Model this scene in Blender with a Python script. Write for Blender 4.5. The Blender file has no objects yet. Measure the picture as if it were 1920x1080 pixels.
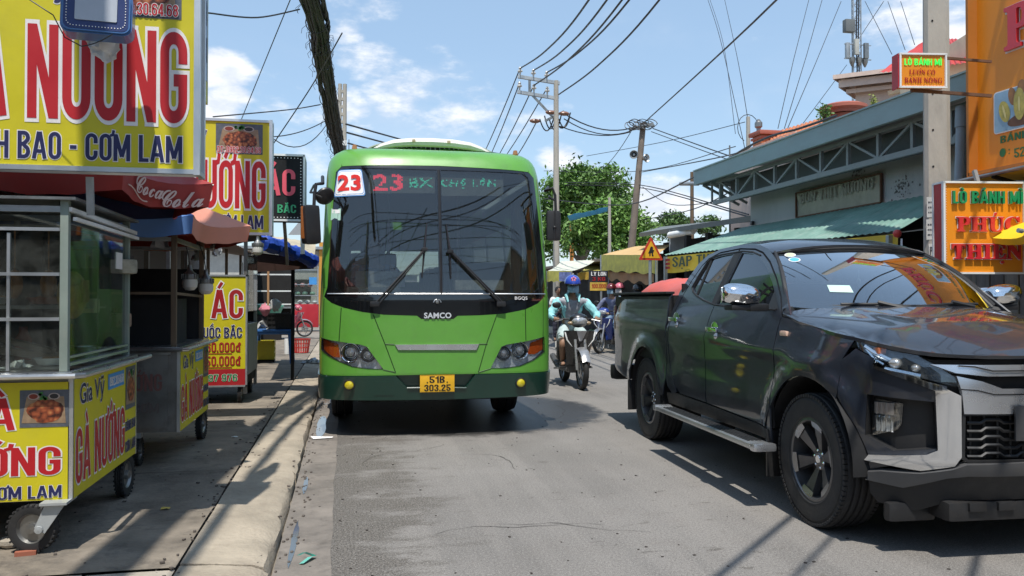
import bpy, bmesh, math, random
from math import sin, cos, pi, radians as R, hypot, atan2, sqrt, exp
from mathutils import Vector, Matrix, Quaternion
from mathutils.geometry import delaunay_2d_cdt
random.seed(7)
scene = bpy.context.scene
COL = scene.collection
# ------------------------------------------------------------------ camera
F = 1540.0; YAW = R(11.5); CH = 1.32
cam_d = bpy.data.cameras.new('camera'); cam = bpy.data.objects.new('camera', cam_d); COL.objects.link(cam)
cam_d.sensor_width = 36; cam_d.lens = F/1920*36; cam_d.clip_end = 2000; cam_d.clip_start = .05
cam.location = (0, 0, CH); cam.rotation_euler = (R(90)+math.atan(20/F), 0, -YAW)
scene.camera = cam
def ray(px, py):
 X = (px-960)/F
 return X*cos(YAW)+sin(YAW), -X*sin(YAW)+cos(YAW), (560-py)/F
def atz(px, py, z=0):
 x, y, k = ray(px, py); t = (z-CH)/k; return Vector((x*t, y*t, z))
def atY(px, py, Y):
 x, y, k = ray(px, py); t = Y/y; return Vector((x*t, Y, CH+k*t))
def atX(px, py, X):
 x, y, k = ray(px, py); t = X/x; return Vector((X, y*t, CH+k*t))
def atD(px, py, d):
 x, y, k = ray(px, py); return Vector((x*d, y*d, CH+k*d))
# ------------------------------------------------------------------ light
SUN = Vector((-.08, -.42, 1)).normalized()
sl = bpy.data.lights.new('sun', 'SUN'); sl.energy = 4.3; sl.angle = R(.53); sl.color = (1, .955, .88)
so = bpy.data.objects.new('sun', sl); COL.objects.link(so); so.rotation_euler = SUN.to_track_quat('Z', 'Y').to_euler()
world = bpy.data.worlds.new('World'); scene.world = world; world.use_nodes = True
def build_world():
 nt = world.node_tree; N = nt.nodes; Lk = nt.links; N.clear()
 out = N.new('ShaderNodeOutputWorld'); bg = N.new('ShaderNodeBackground'); Lk.new(bg.outputs[0], out.inputs[0])
 bg.inputs[1].default_value = .125
 sky = N.new('ShaderNodeTexSky'); sky.sky_type = 'NISHITA'; sky.sun_disc = False
 sky.sun_elevation = math.asin(SUN.z); sky.sun_rotation = atan2(SUN.x, SUN.y)
 sky.air_density = 1.15; sky.dust_density = .3; sky.ozone_density = 2.2; sky.altitude = 0
 tc = N.new('ShaderNodeTexCoord')
 def math_(op, a, b=None, c=None, clamp=False):
  n = N.new('ShaderNodeMath'); n.operation = op; n.use_clamp = clamp
  for i, v in enumerate((a, b, c)):
   if v is None: continue
   if isinstance(v, (int, float)): n.inputs[i].default_value = v
   else: Lk.new(v, n.inputs[i])
  return n.outputs[0]
 def noise(scale, detail, rough, vec, dist=0):
  n = N.new('ShaderNodeTexNoise'); n.inputs['Scale'].default_value = scale; n.inputs['Detail'].default_value = detail
  n.inputs['Roughness'].default_value = rough; n.inputs['Distortion'].default_value = dist; Lk.new(vec, n.inputs['Vector']); return n.outputs[0]
 def sstep(v, a, b):
  n = N.new('ShaderNodeMapRange'); n.interpolation_type = 'SMOOTHSTEP'; Lk.new(v, n.inputs[0])
  n.inputs[1].default_value = a; n.inputs[2].default_value = b; return n.outputs[0]
 nrm = N.new('ShaderNodeVectorMath'); nrm.operation = 'NORMALIZE'; Lk.new(tc.outputs['Generated'], nrm.inputs[0]); D = nrm.outputs[0]
 mp = N.new('ShaderNodeMapping'); mp.inputs['Scale'].default_value = (1, 1, 2.2); Lk.new(D, mp.inputs[0])
 n1 = noise(9, 9, .55, mp.outputs[0]); n2 = noise(22, 8, .6, mp.outputs[0]); n3 = noise(3.2, 5, .55, mp.outputs[0], .4)
 blobs = None
 def blob(px, py, r, amp):
  nonlocal blobs
  v = Vector(ray(px, py)).normalized()
  s = N.new('ShaderNodeVectorMath'); s.operation = 'SUBTRACT'; Lk.new(D, s.inputs[0]); s.inputs[1].default_value = v
  sc = N.new('ShaderNodeVectorMath'); sc.operation = 'MULTIPLY'; Lk.new(s.outputs[0], sc.inputs[0]); sc.inputs[1].default_value = (1, 1, 1.7)
  ln = N.new('ShaderNodeVectorMath'); ln.operation = 'LENGTH'; Lk.new(sc.outputs[0], ln.inputs[0])
  g = math_('MULTIPLY', sstep(ln.outputs[1], r, 0), amp)
  blobs = g if blobs is None else math_('MAXIMUM', blobs, g)
 for a in [(405, 130, .07, 1.15), (430, 180, .05, 1.1), (395, 205, .06, 1.1), (650, 60, .05, .62), (690, 120, .09, .66), (740, 170, .10, .66), (640, 190, .09, .6), (520, 190, .10, .55), (820, 95, .06, .5), (870, 210, .12, .56), (970, 240, .10, .48),
              (1050, 300, .06, 1.1), (1230, 375, .10, .95), (1310, 400, .10, .8), (1190, 395, .08, .85), (1750, 20, .12, .85), (1800, 70, .10, .9), (1120, 330, .16, .5), (700, 20, .06, .5), (560, 250, .2, .45)]: blob(*a)
 c1 = math_('ADD', math_('MULTIPLY', n1, .62), math_('MULTIPLY', n2, .38))
 cov = math_('MULTIPLY', sstep(math_('ADD', c1, math_('MULTIPLY', blobs, .42)), .62, .84), 1.0)
 gen = math_('MULTIPLY', sstep(n3, .50, .78), sstep(n1, .40, .75))
 cov2 = math_('MULTIPLY', gen, .38)
 cov = math_('MAXIMUM', cov, cov2, clamp=True)
 mx = N.new('ShaderNodeMix'); mx.data_type = 'RGBA'; Lk.new(cov, mx.inputs[0])
 hz = N.new('ShaderNodeMix'); hz.data_type = 'RGBA'; hz.inputs[0].default_value = .42; Lk.new(sky.outputs[0], hz.inputs[6]); hz.inputs[7].default_value = (3.9, 5.6, 7.6, 1)
 Lk.new(hz.outputs[2], mx.inputs[6])
 sh = N.new('ShaderNodeMix'); sh.data_type = 'RGBA'; Lk.new(sstep(n2, .35, .65), sh.inputs[0]); sh.inputs[6].default_value = (5.6, 6.1, 7.0, 1); sh.inputs[7].default_value = (7.4, 7.6, 7.9, 1)
 Lk.new(sh.outputs[2], mx.inputs[7])
 Lk.new(mx.outputs[2], bg.inputs[0])
build_world()
vs = scene.view_settings; vs.view_transform = 'Standard'; vs.look = 'None'; vs.exposure = .22; vs.gamma = 1; vs.use_curve_mapping = False
scene.cycles.max_bounces = 6; scene.cycles.transparent_max_bounces = 12; scene.cycles.glossy_bounces = 3
# ------------------------------------------------------------------ helpers
MATS = {}
def M(name, col=(.5, .5, .5), rough=.6, metal=0, var=.12, vs_=3.0, bump=0, bs=40, coat=0, spec=.5, dirt=0, dirtcol=(.09, .075, .06), emit=0, sheen=0, stretch=None):
 if name in MATS: return MATS[name]
 m = bpy.data.materials.new(name); m.use_nodes = True; nt = m.node_tree; N = nt.nodes; L = nt.links
 b = N['Principled BSDF']; b.inputs['Metallic'].default_value = metal; b.inputs['Specular IOR Level'].default_value = spec
 b.inputs['Coat Weight'].default_value = coat; b.inputs['Coat Roughness'].default_value = .04
 tc = N.new('ShaderNodeTexCoord'); vec = tc.outputs['Object']
 if stretch:
  mp = N.new('ShaderNodeMapping'); mp.inputs['Scale'].default_value = stretch; L.new(vec, mp.inputs[0]); vec = mp.outputs[0]
 nz = N.new('ShaderNodeTexNoise'); nz.inputs['Scale'].default_value = vs_; nz.inputs['Detail'].default_value = 6; nz.inputs['Roughness'].default_value = .65; L.new(vec, nz.inputs['Vector'])
 mr = N.new('ShaderNodeMapRange'); L.new(nz.outputs[0], mr.inputs[0]); mr.inputs[1].default_value = .3; mr.inputs[2].default_value = .7
 mr.inputs[3].default_value = 1-var; mr.inputs[4].default_value = 1+var*.6
 mul = N.new('ShaderNodeVectorMath'); mul.operation = 'SCALE'; mul.inputs[0].default_value = col; L.new(mr.outputs[0], mul.inputs['Scale'])
 src = mul.outputs[0]
 if dirt:
  n2 = N.new('ShaderNodeTexNoise'); n2.inputs['Scale'].default_value = vs_*2.3; n2.inputs['Detail'].default_value = 8; n2.inputs['Roughness'].default_value = .72; L.new(vec, n2.inputs['Vector'])
  r2 = N.new('ShaderNodeMapRange'); L.new(n2.outputs[0], r2.inputs[0]); r2.inputs[1].default_value = .5; r2.inputs[2].default_value = .72; r2.inputs[4].default_value = dirt
  mx = N.new('ShaderNodeMix'); mx.data_type = 'RGBA'; L.new(r2.outputs[0], mx.inputs[0]); L.new(src, mx.inputs[6]); mx.inputs[7].default_value = (*dirtcol, 1); src = mx.outputs[2]
 L.new(src, b.inputs['Base Color'])
 rr = N.new('ShaderNodeMapRange'); L.new(nz.outputs[0], rr.inputs[0]); rr.inputs[1].default_value = .3; rr.inputs[2].default_value = .7
 rr.inputs[3].default_value = max(0, rough*(1-.25)); rr.inputs[4].default_value = min(1, rough*1.25); L.new(rr.outputs[0], b.inputs['Roughness'])
 if bump:
  n3 = N.new('ShaderNodeTexNoise'); n3.inputs['Scale'].default_value = bs; n3.inputs['Detail'].default_value = 4; L.new(vec, n3.inputs['Vector'])
  bp = N.new('ShaderNodeBump'); bp.inputs['Strength'].default_value = bump; bp.inputs['Distance'].default_value = .01; L.new(n3.outputs[0], bp.inputs['Height']); L.new(bp.outputs[0], b.inputs['Normal'])
 if emit:
  b.inputs['Emission Color'].default_value = (*col, 1); b.inputs['Emission Strength'].default_value = emit
 MATS[name] = m; return m
def glass(name, tint=(.5, .55, .55), k=1.0, opac=.0, opcol=(.02, .02, .02), rough=.02, smudge=0):
 if name in MATS: return MATS[name]
 m = bpy.data.materials.new(name); m.use_nodes = True; nt = m.node_tree; N = nt.nodes; L = nt.links; N.clear()
 out = N.new('ShaderNodeOutputMaterial'); tr = N.new('ShaderNodeBsdfTransparent'); tr.inputs[0].default_value = (*tint, 1)
 gl = N.new('ShaderNodeBsdfGlossy'); gl.inputs['Roughness'].default_value = rough; gl.inputs[0].default_value = (1, 1, 1, 1)
 df = N.new('ShaderNodeBsdfDiffuse'); df.inputs[0].default_value = (*opcol, 1)
 m0 = N.new('ShaderNodeMixShader'); m0.inputs[0].default_value = opac; L.new(tr.outputs[0], m0.inputs[1]); L.new(df.outputs[0], m0.inputs[2])
 if smudge:
  tc = N.new('ShaderNodeTexCoord'); nz = N.new('ShaderNodeTexNoise'); nz.inputs['Scale'].default_value = 5; nz.inputs['Detail'].default_value = 9; nz.inputs['Roughness'].default_value = .7; nz.inputs['Distortion'].default_value = .6; L.new(tc.outputs['Object'], nz.inputs['Vector'])
  mr = N.new('ShaderNodeMapRange'); L.new(nz.outputs[0], mr.inputs[0]); mr.inputs[1].default_value = .45; mr.inputs[2].default_value = .78; mr.inputs[3].default_value = opac; mr.inputs[4].default_value = smudge; L.new(mr.outputs[0], m0.inputs[0])
 fr = N.new('ShaderNodeFresnel'); gm = N.new('ShaderNodeNewGeometry'); ir = N.new('ShaderNodeMapRange'); L.new(gm.outputs['Backfacing'], ir.inputs[0]); ir.inputs[3].default_value = 1.52; ir.inputs[4].default_value = 1/1.52; L.new(ir.outputs[0], fr.inputs[0])
 ml = N.new('ShaderNodeMath'); ml.operation = 'MULTIPLY'; ml.use_clamp = True; ml.inputs[1].default_value = k; L.new(fr.outputs[0], ml.inputs[0])
 mx = N.new('ShaderNodeMixShader'); L.new(ml.outputs[0], mx.inputs[0]); L.new(m0.outputs[0], mx.inputs[1]); L.new(gl.outputs[0], mx.inputs[2]); L.new(mx.outputs[0], out.inputs[0])
 MATS[name] = m; return m
def link_mesh(name, me, mat, parent):
 if mat is not None:
  me.materials.clear(); me.materials.append(mat)
 o = bpy.data.objects.new(name, me); COL.objects.link(o)
 if parent is not None: o.parent = parent
 return o
def smooth_angle(me, ang=35):
 me.polygons.foreach_set('use_smooth', [True]*len(me.polygons))
 bm = bmesh.new(); bm.from_mesh(me); c = R(ang)
 for e in bm.edges:
  e.smooth = not (len(e.link_faces) != 2 or e.calc_face_angle(0) > c)
 bm.to_mesh(me); bm.free()
def frame(d, up=Vector((0, 0, 1))):
 d = Vector(d).normalized()
 if abs(d.dot(up)) > .99: up = Vector((0, 1, 0))
 x = d.cross(up).normalized(); y = x.cross(d).normalized(); return x, y, d
class MB:
 def __init__(s): s.v = []; s.f = []
 def add(s, vs, fs, mt=None):
  b = len(s.v)
  s.v += [tuple(mt @ Vector(v)) for v in vs] if mt is not None else [tuple(v) for v in vs]
  s.f += [tuple(i+b for i in f) for f in fs]; return s
 def box(s, c, d, rz=0, mt=None, tilt=None):
  x, y, z = d[0]/2, d[1]/2, d[2]/2
  m = Matrix.Translation(c) @ Matrix.Rotation(rz, 4, 'Z')
  if tilt is not None: m = m @ tilt
  if mt is not None: m = mt @ m
  vs = [(a, b, e) for e in (-z, z) for b in (-y, y) for a in (-x, x)]
  return s.add(vs, [(0, 2, 3, 1), (4, 5, 7, 6), (0, 1, 5, 4), (2, 6, 7, 3), (1, 3, 7, 5), (0, 4, 6, 2)], m)
 def rbox(s, c, d, r=.02, rz=0, mt=None, tilt=None):  # box with chamfered edges
  x, y, z = d[0]/2, d[1]/2, d[2]/2; r = min(r, x*.9, y*.9, z*.9)
  bm = bmesh.new(); bmesh.ops.create_cube(bm, size=1); bmesh.ops.scale(bm, vec=d, verts=bm.verts)
  bmesh.ops.bevel(bm, geom=bm.edges[:], offset=r, segments=2, profile=.7, affect='EDGES')
  m = Matrix.Translation(c) @ Matrix.Rotation(rz, 4, 'Z')
  if tilt is not None: m = m @ tilt
  if mt is not None: m = mt @ m
  bm.verts.index_update(); s.add([v.co.copy() for v in bm.verts], [[v.index for v in f.verts] for f in bm.faces], m); bm.free(); return s
 def bar(s, a, b, w, h=None):
  a, b = Vector(a), Vector(b); h = h or w; x, y, d = frame(b-a)
  vs = [p+x*i*w/2+y*j*h/2 for p in (a, b) for i, j in ((-1, -1), (1, -1), (1, 1), (-1, 1))]
  return s.add(vs, [(3, 2, 1, 0), (4, 5, 6, 7), (0, 1, 5, 4), (1, 2, 6, 5), (2, 3, 7, 6), (3, 0, 4, 7)])
 def tube(s, pts, r, seg=8, cap=True):
  pts = [Vector(p) for p in pts]; n = len(pts); rr = r if isinstance(r, (list, tuple)) else [r]*n
  vs = []; fs = []; px = None
  for i, p in enumerate(pts):
   d = (pts[min(i+1, n-1)]-pts[max(i-1, 0)])
   if d.length < 1e-9: d = Vector((0, 0, 1))
   d.normalize()
   if px is None: x, y, _ = frame(d)
   else:
    x = (px - d*px.dot(d)); x = x.normalized() if x.length > 1e-6 else frame(d)[0]; y = d.cross(x)*1
   px = x; y = x.cross(d) if i == 0 else x.cross(d)
   for k in range(seg):
    a = 2*pi*k/seg; vs.append(p+(x*cos(a)+y*sin(a))*rr[i])
  for i in range(n-1):
   for k in range(seg):
    k2 = (k+1) % seg; fs.append((i*seg+k2, i*seg+k, (i+1)*seg+k, (i+1)*seg+k2))
  if cap: fs.append(tuple(range(seg))); fs.append(tuple(range((n-1)*seg, n*seg))[::-1])
  return s.add(vs, fs)
 def lathe(s, prof, seg=24, mt=None, closed=False, arc=2*pi):  # prof [(r,h)] around local Z
  n = len(prof); vs = []; fs = []; full = abs(arc-2*pi) < 1e-6; S = seg if full else seg+1
  for k in range(S):
   a = arc*k/seg
   for r, h in prof: vs.append((r*cos(a), r*sin(a), h))
  for k in range(seg):
   k2 = (k+1) % S
   for i in range(n if closed else n-1):
    j = (i+1) % n; fs.append((k*n+i, k2*n+i, k2*n+j, k*n+j))
  return s.add(vs, fs, mt)
 def prism(s, poly, h0, h1, mt=None):  # polygon in local XY
  n = len(poly); vs = [(x, y, h0) for x, y in poly]+[(x, y, h1) for x, y in poly]
  fs = [tuple(range(n))[::-1], tuple(range(n, 2*n))]+[(i, (i+1) % n, n+(i+1) % n, n+i) for i in range(n)]
  return s.add(vs, fs, mt)
 def ball(s, c, r, seg=12, rings=8, sc=(1, 1, 1), mt=None):
  prof = [(sin(pi*i/rings)*r, -cos(pi*i/rings)*r) for i in range(rings+1)]
  m = Matrix.Translation(c) @ Matrix.Diagonal((*sc, 1))
  return s.lathe([(max(a, 1e-4), b) for a, b in prof], seg, (mt @ m) if mt is not None else m)
 def grid(s, nu, nv, fn, th=0):
  vs = [fn(i/nu, j/nv) for i in range(nu+1) for j in range(nv+1)]
  w = nv+1; fs = [(i*w+j, (i+1)*w+j, (i+1)*w+j+1, i*w+j+1) for i in range(nu) for j in range(nv)]
  return s.add(vs, fs)
 def build(s, name, mat, parent=None, sm=35, bev=0, recalc=True, solid=0):
  me = bpy.data.meshes.new(name); me.from_pydata(s.v, [], s.f); me.validate()
  if recalc or bev or solid:
   bm = bmesh.new(); bm.from_mesh(me)
   if bev: bmesh.ops.bevel(bm, geom=[e for e in bm.edges if len(e.link_faces) == 2 and e.calc_face_angle(0) > R(50)], offset=bev, segments=1, affect='EDGES')
   if recalc: bmesh.ops.recalc_face_normals(bm, faces=bm.faces)
   if solid: bmesh.ops.solidify(bm, geom=bm.faces[:], thickness=solid)
   bm.to_mesh(me); bm.free()
  if sm: smooth_angle(me, sm)
  return link_mesh(name, me, mat, parent)
def thing(name, label, cat, loc=(0, 0, 0), rz=0, group=None):
 o = bpy.data.objects.new(name, None); COL.objects.link(o); o.location = loc; o.rotation_euler = (0, 0, rz); o.empty_display_size = .1
 o['label'] = label; o['category'] = cat
 if group: o['group'] = group
 return o
def tag(o, label, cat, group=None):
 o['label'] = label; o['category'] = cat
 if group: o['group'] = group
 return o
def struct(o): o['kind'] = 'structure'; return o
def stuff(o): o['kind'] = 'stuff'; return o
def dup(root, loc, rz=None, label=None, group=None, scale=None):
 def cp(o, par):
  c = o.copy(); COL.objects.link(c)
  if par is not None: c.parent = par
  for ch in list(o.children): cp(ch, c)
  return c
 r = cp(root, None); r.location = loc
 if rz is not None: r.rotation_euler = (0, 0, rz)
 if label: r['label'] = label
 if group: r['group'] = group
 if scale: r.scale = scale
 return r
_TC = {}
def text_mesh(s, bold=0, ext=0, res=3):
 k = (s, bold, ext)
 if k in _TC: return _TC[k]
 cu = bpy.data.curves.new('lettering', 'FONT'); cu.body = s; cu.offset = bold; cu.extrude = ext; cu.resolution_u = res; cu.space_character = 1+bold*1.6
 ob = bpy.data.objects.new('lettering', cu); COL.objects.link(ob)
 dg = bpy.context.evaluated_depsgraph_get(); me = bpy.data.meshes.new_from_object(ob.evaluated_get(dg))
 bpy.data.objects.remove(ob); bpy.data.curves.remove(cu)
 vs = [v.co.copy() for v in me.vertices]; fs = [tuple(p.vertices) for p in me.polygons]; bpy.data.meshes.remove(me)
 _TC[k] = (vs, fs); return vs, fs
def bbox(vs):
 return min(v.x for v in vs), max(v.x for v in vs), min(v.y for v in vs), max(v.y for v in vs)
def letters(s, x0, x1, y0, y1, mat, parent, mt, z=.003, bold=.03, depth=0, outline=None, om=None, name='lettering', oz=.0015, shift=(0, 0)):
 if s not in PLAIN and ord(s[0]) < 0x1D400:
  r_ = block(s.replace('Đ', 'D'), x0, x1, y0, y1, mat, parent, mt, z, depth, outline, om, oz, name)
  if r_ is not None: return r_
 vs, fs = text_mesh(s, bold); a, b, c, d = bbox(vs); sx = (x1-x0)/(b-a); sy = (y1-y0)/(d-c)
 res = []
 if outline:
  vo, fo = text_mesh(s, bold+outline); ao, bo, co, do = bbox(vo); g = outline
  gx = g*sx*1.0; gy = g*sy
  sxo = (x1-x0+2*gx)/(bo-ao); syo = (y1-y0+2*gy)/(do-co)
  mb=MB(); mb.add([((v.x-ao)*sxo+x0-gx+shift[0], (v.y-co)*syo+y0-gy+shift[1], oz) for v in vo], fo, mt); res.append(mb.build(name+'_outline', om, parent, sm=0, recalc=False))
 mb = MB()
 V = [((v.x-a)*sx+x0, (v.y-c)*sy+y0, z) for v in vs]
 if depth:
  n = len(V); from collections import Counter
  ec = Counter(); 
  for f in fs:
   for i in range(len(f)): e = (f[i], f[(i+1) % len(f)]); ec[e] += 1
  V2 = V+[(x, y, z+depth) for x, y, _ in V]; fs2 = [tuple(i+n for i in f) for f in fs]
  for (i, j) in ec:
   if (j, i) not in ec: fs2.append((i, j, j+n, i+n))
  mb.add(V2, fs2, mt)
 else: mb.add(V, fs, mt)
 res.append(mb.build(name, mat, parent, sm=0, recalc=False)); return res
import unicodedata
def _arc(cx, cy, rx, ry, a0, a1, n=7): return [(cx+rx*cos(R(a0+(a1-a0)*i/n)), cy+ry*sin(R(a0+(a1-a0)*i/n))) for i in range(n+1)]
TX, TY = .17, .135
def _gl(ch):
 """strokes (centre lines) of a condensed block capital in a box w x 1"""
 w = {'M': .72, 'N': .56, 'I': TX+.02, ' ': .22, '-': .28, '.': .17, 'L': .42, 'T': .48, 'A': .60, 'F': .42, 'E': .43, '/': .4, ':': .17, '1': .34, 'Y': .56, 'X': .56, 'V': .58, 'd': .50, 'đ': .52, 'K': .56}.get(ch, .52)
 a, b, lo, hi = TX/2, w-TX/2, TY/2, 1-TY/2; r = min(.17, (b-a)/2); c = w/2; S = []
 if ch in 'O0CGQ':
  full = _arc(b-r, hi-r, r, r, 0, 90)+_arc(a+r, hi-r, r, r, 90, 180)+_arc(a+r, lo+r, r, r, 180, 270)+_arc(b-r, lo+r, r, r, 270, 360)
  if ch in 'O0Q': S = [full+[full[0]]]
  else: S = [[(b, .63)]+full+[(b, .36)]] if ch == 'C' else [[(b, .65)]+full+[(b, .50)], [(c+.0, .47), (b+TX/2, .47)]]
 elif ch == 'U': S = [[(a, 1)]+_arc(a+r, lo+r, r, r, 180, 270)+_arc(b-r, lo+r, r, r, 270, 360)+[(b, 1)]]
 elif ch == 'N': S = [[(a, 0), (a, 1)], [(b, 0), (b, 1)], [(a+.01, .99), (b-.01, .01)]]
 elif ch == 'M': S = [[(a, 0), (a, 1)], [(b, 0), (b, 1)], [(a+.02, .96), (c, .16)], [(b-.02, .96), (c, .16)]]
 elif ch == 'A': S = [[(a-.01, 0), (c-.02, 1)], [(b+.01, 0), (c+.02, 1)], [(a+.07, .28), (b-.07, .28)]]
 elif ch == 'V': S = [[(a, 1), (c, 0)], [(b, 1), (c, 0)]]
 elif ch == 'Y': S = [[(a, 1), (c, .45), (c, 0)], [(b, 1), (c, .45)]]
 elif ch == 'X': S = [[(a, 1), (b, 0)], [(b, 1), (a, 0)]]
 elif ch == 'K': S = [[(a, 0), (a, 1)], [(b, 1), (a+.05, .45)], [(b, 0), (a+.15, .6)]]
 elif ch == '/': S = [[(a, 0), (b, 1)]]
 elif ch == 'I': S = [[(w/2, 0), (w/2, 1)]]
 elif ch == 'H': S = [[(a, 0), (a, 1)], [(b, 0), (b, 1)], [(a, .52), (b, .52)]]
 elif ch == 'L': S = [[(a, 1), (a, 0)], [(a-TX/2+.01, lo), (w, lo)]]
 elif ch == 'T': S = [[(c, 0), (c, 1)], [(0, hi), (w, hi)]]
 elif ch in 'EF': S = [[(a, 0), (a, 1)], [(a, hi), (w, hi)], [(a, .52), (w-.05, .52)]]+([[(a, lo), (w, lo)]] if ch == 'E' else [])
 elif ch == 'B': S = [[(a, 0), (a, 1)], [(a, hi)]+_arc(b-r-.01, hi-.17, r, .17, 90, -60)+[(b-r-.02, .53)], [(b-r-.02, .53)]+_arc(b-r, lo+.19, r, .19, 75, -90)+[(a, lo)], [(a, .53), (b-r, .53)]]
 elif ch in 'PR': S = [[(a, 0), (a, 1)], [(a, hi)]+_arc(b-r, hi-.19, r, .19, 90, -90)+[(a, hi-.38)]]+([[(b-.08, .48), (b, .3), (b, 0)]] if ch == 'R' else [])
 elif ch == 'D': S = [[(a, 0), (a, 1)], [(a, hi)]+_arc(b-r, hi-r, r, r, 90, 0)+_arc(b-r, lo+r, r, r, 0, -90)+[(a, lo)]]
 elif ch in 'S5': S = [([(b, .70)]+_arc(b-r, hi-r, r, r, 0, 90) if ch == 'S' else [(w, hi)])+(_arc(a+r, hi-r, r, r, 90, 200) if ch == 'S' else [(a, hi), (a, .55)])+[(c, .55)]+_arc(b-r, lo+.20, r, .20, 60, -90)+_arc(a+r, lo+r, r, r, 270, 180)+[(a, .32)]]
 elif ch == '-': S = [[(0, .47), (w, .47)]]
 elif ch == '.': S = [[(w/2, 0), (w/2, .17)]]
 elif ch == ':': S = [[(w/2, .1), (w/2, .27)], [(w/2, .6), (w/2, .77)]]
 elif ch == '1': S = [[(w-TX/2, 0), (w-TX/2, 1)], [(w-TX, .80), (.0, .70)]]
 elif ch == '2': S = [[(a, .68)]+_arc(a+r, hi-r, r, r, 180, 90)+_arc(b-r, hi-r, r, r, 90, -20)+[(a, .16)], [(0, lo), (w, lo)]]
 elif ch == '3': S = [[(a, .74)]+_arc(a+r, hi-r, r, r, 180, 90)+_arc(b-r, hi-.17, r, .17, 90, -60)+[(c, .53)], [(c, .53)]+_arc(b-r, lo+.19, r, .19, 75, -90)+_arc(a+r, lo+r, r, r, 270, 180)+[(a, .28)]]
 elif ch == '4': S = [[(b-.05, 0), (b-.05, 1)], [(b-.08, .95), (a, .30)], [(0, .25), (w, .25)]]
 elif ch == '6': S = [[(b, .74)]+_arc(b-r, hi-r, r, r, 0, 90)+_arc(a+r, hi-r, r, r, 90, 180)+_arc(a+r, lo+r, r, r, 180, 270)+_arc(b-r, lo+r, r, r, 270, 360)+_arc(b-r, .58-r, r, r, 0, 90)+[(a, .58)]]
 elif ch == '9': S = [[(a, .26)]+_arc(a+r, lo+r, r, r, 180, 270)+_arc(b-r, lo+r, r, r, 270, 360)+_arc(b-r, hi-r, r, r, 0, 90)+_arc(a+r, hi-r, r, r, 90, 180)+_arc(a+r, .42+r, r, r, 180, 270)+[(b, .42)]]
 elif ch == '7': S = [[(0, hi), (w, hi)], [(b, hi), (a+.1, 0)]]
 elif ch == '8': S = [_arc(c, .75, b-c, .18, 0, 360, 16), _arc(c, .31, b-c, .245, 0, 360, 16)]
 elif ch in 'dđ': S = [[(b, 0), (b, 1)], _arc(c, .36, b-c, .29, 0, 360, 16)]+([[(c, .84), (w+.08, .84)]] if ch == 'đ' else [])
 elif ch != ' ': return None
 return w, S
def _mark(m, w, up=1.0):
 c = w/2
 return {'\u0301': [[(c-.04, up+.05), (c+.10, up+.25)]], '\u0300': [[(c+.04, up+.05), (c-.10, up+.25)]], '\u0302': [[(c-.16, up+.07), (c, up+.21), (c+.16, up+.07)]], '\u0306': [[(c-.14, up+.20), (c-.06, up+.08), (c+.06, up+.08), (c+.14, up+.20)]],
   '\u031b': [[(w-.08, up-.07), (w+.05, up-.03), (w+.085, up+.14)]], '\u0323': [[(c, -.24), (c, -.10)]], '\u0303': [[(c-.15, up+.08), (c-.05, up+.18), (c+.05, up+.10), (c+.15, up+.20)]], '\u0309': [[(c-.06, up+.2), (c+.04, up+.18), (c, up+.06)]]}.get(m, [])
def _stroke(path, g, mark=False):
 tx, ty = (TX*.72+2*g, TY*.72+2*g) if mark else (TX+2*g, TY+2*g); P = [Vector(p) for p in path]; P = [p for i, p in enumerate(P) if i == 0 or (p-P[i-1]).length > 1e-4]; n = len(P); L_, R_ = [], []
 cl = n > 6 and (P[0]-P[-1]).length < 1e-5
 for i, p in enumerate(P):
  d0 = (P[i]-P[i-1]).normalized() if i > 0 else None; d1 = (P[i+1]-P[i]).normalized() if i < n-1 else None
  if cl and i in (0, n-1): d0 = (P[-1]-P[-2]).normalized(); d1 = (P[1]-P[0]).normalized()
  d = d0 if d1 is None else d1 if d0 is None else ((d0+d1).normalized() if (d0+d1).length > .1 else d1)
  q = p.copy()
  if i == 0 and not cl: q -= d*g
  if i == n-1 and not cl: q += d*g
  nn = Vector((-d.y, d.x)); k = 1.0
  if d0 is not None and d1 is not None: k = min(1.6, 1/max(.4, d.dot(d1)))
  half = .5/ sqrt((nn.x/tx)**2+(nn.y/ty)**2) if True else 0
  L_.append(q+nn*half*k); R_.append(q-nn*half*k)
 vs = []; fs = []
 if not mark:
  for q in L_+R_: q.y = max(-g, min(1+g, q.y))
 for a, b in zip(L_, R_): vs += [(a.x, a.y), (b.x, b.y)]
 for i in range(n-1): fs.append((2*i+1, 2*i+3, 2*i+2, 2*i))
 return vs, fs
def block_layout(s):
 x = 0; out = []
 for ch in s:
  if ch == 'đ': comps = ['đ']
  else: comps = list(unicodedata.normalize('NFD', ch))
  g = _gl(comps[0])
  if g is None: return None
  w, S = g
  for st in S: out.append(([(x+a, b) for a, b in st], False))
  for m in comps[1:]:
   for st in _mark(m, w, 1.0 if not (m == '\u0301' and '\u0302' in comps) else 1.13): out.append(([(x+a, b) for a, b in st], True))
  x += w+.075
 return out
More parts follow.
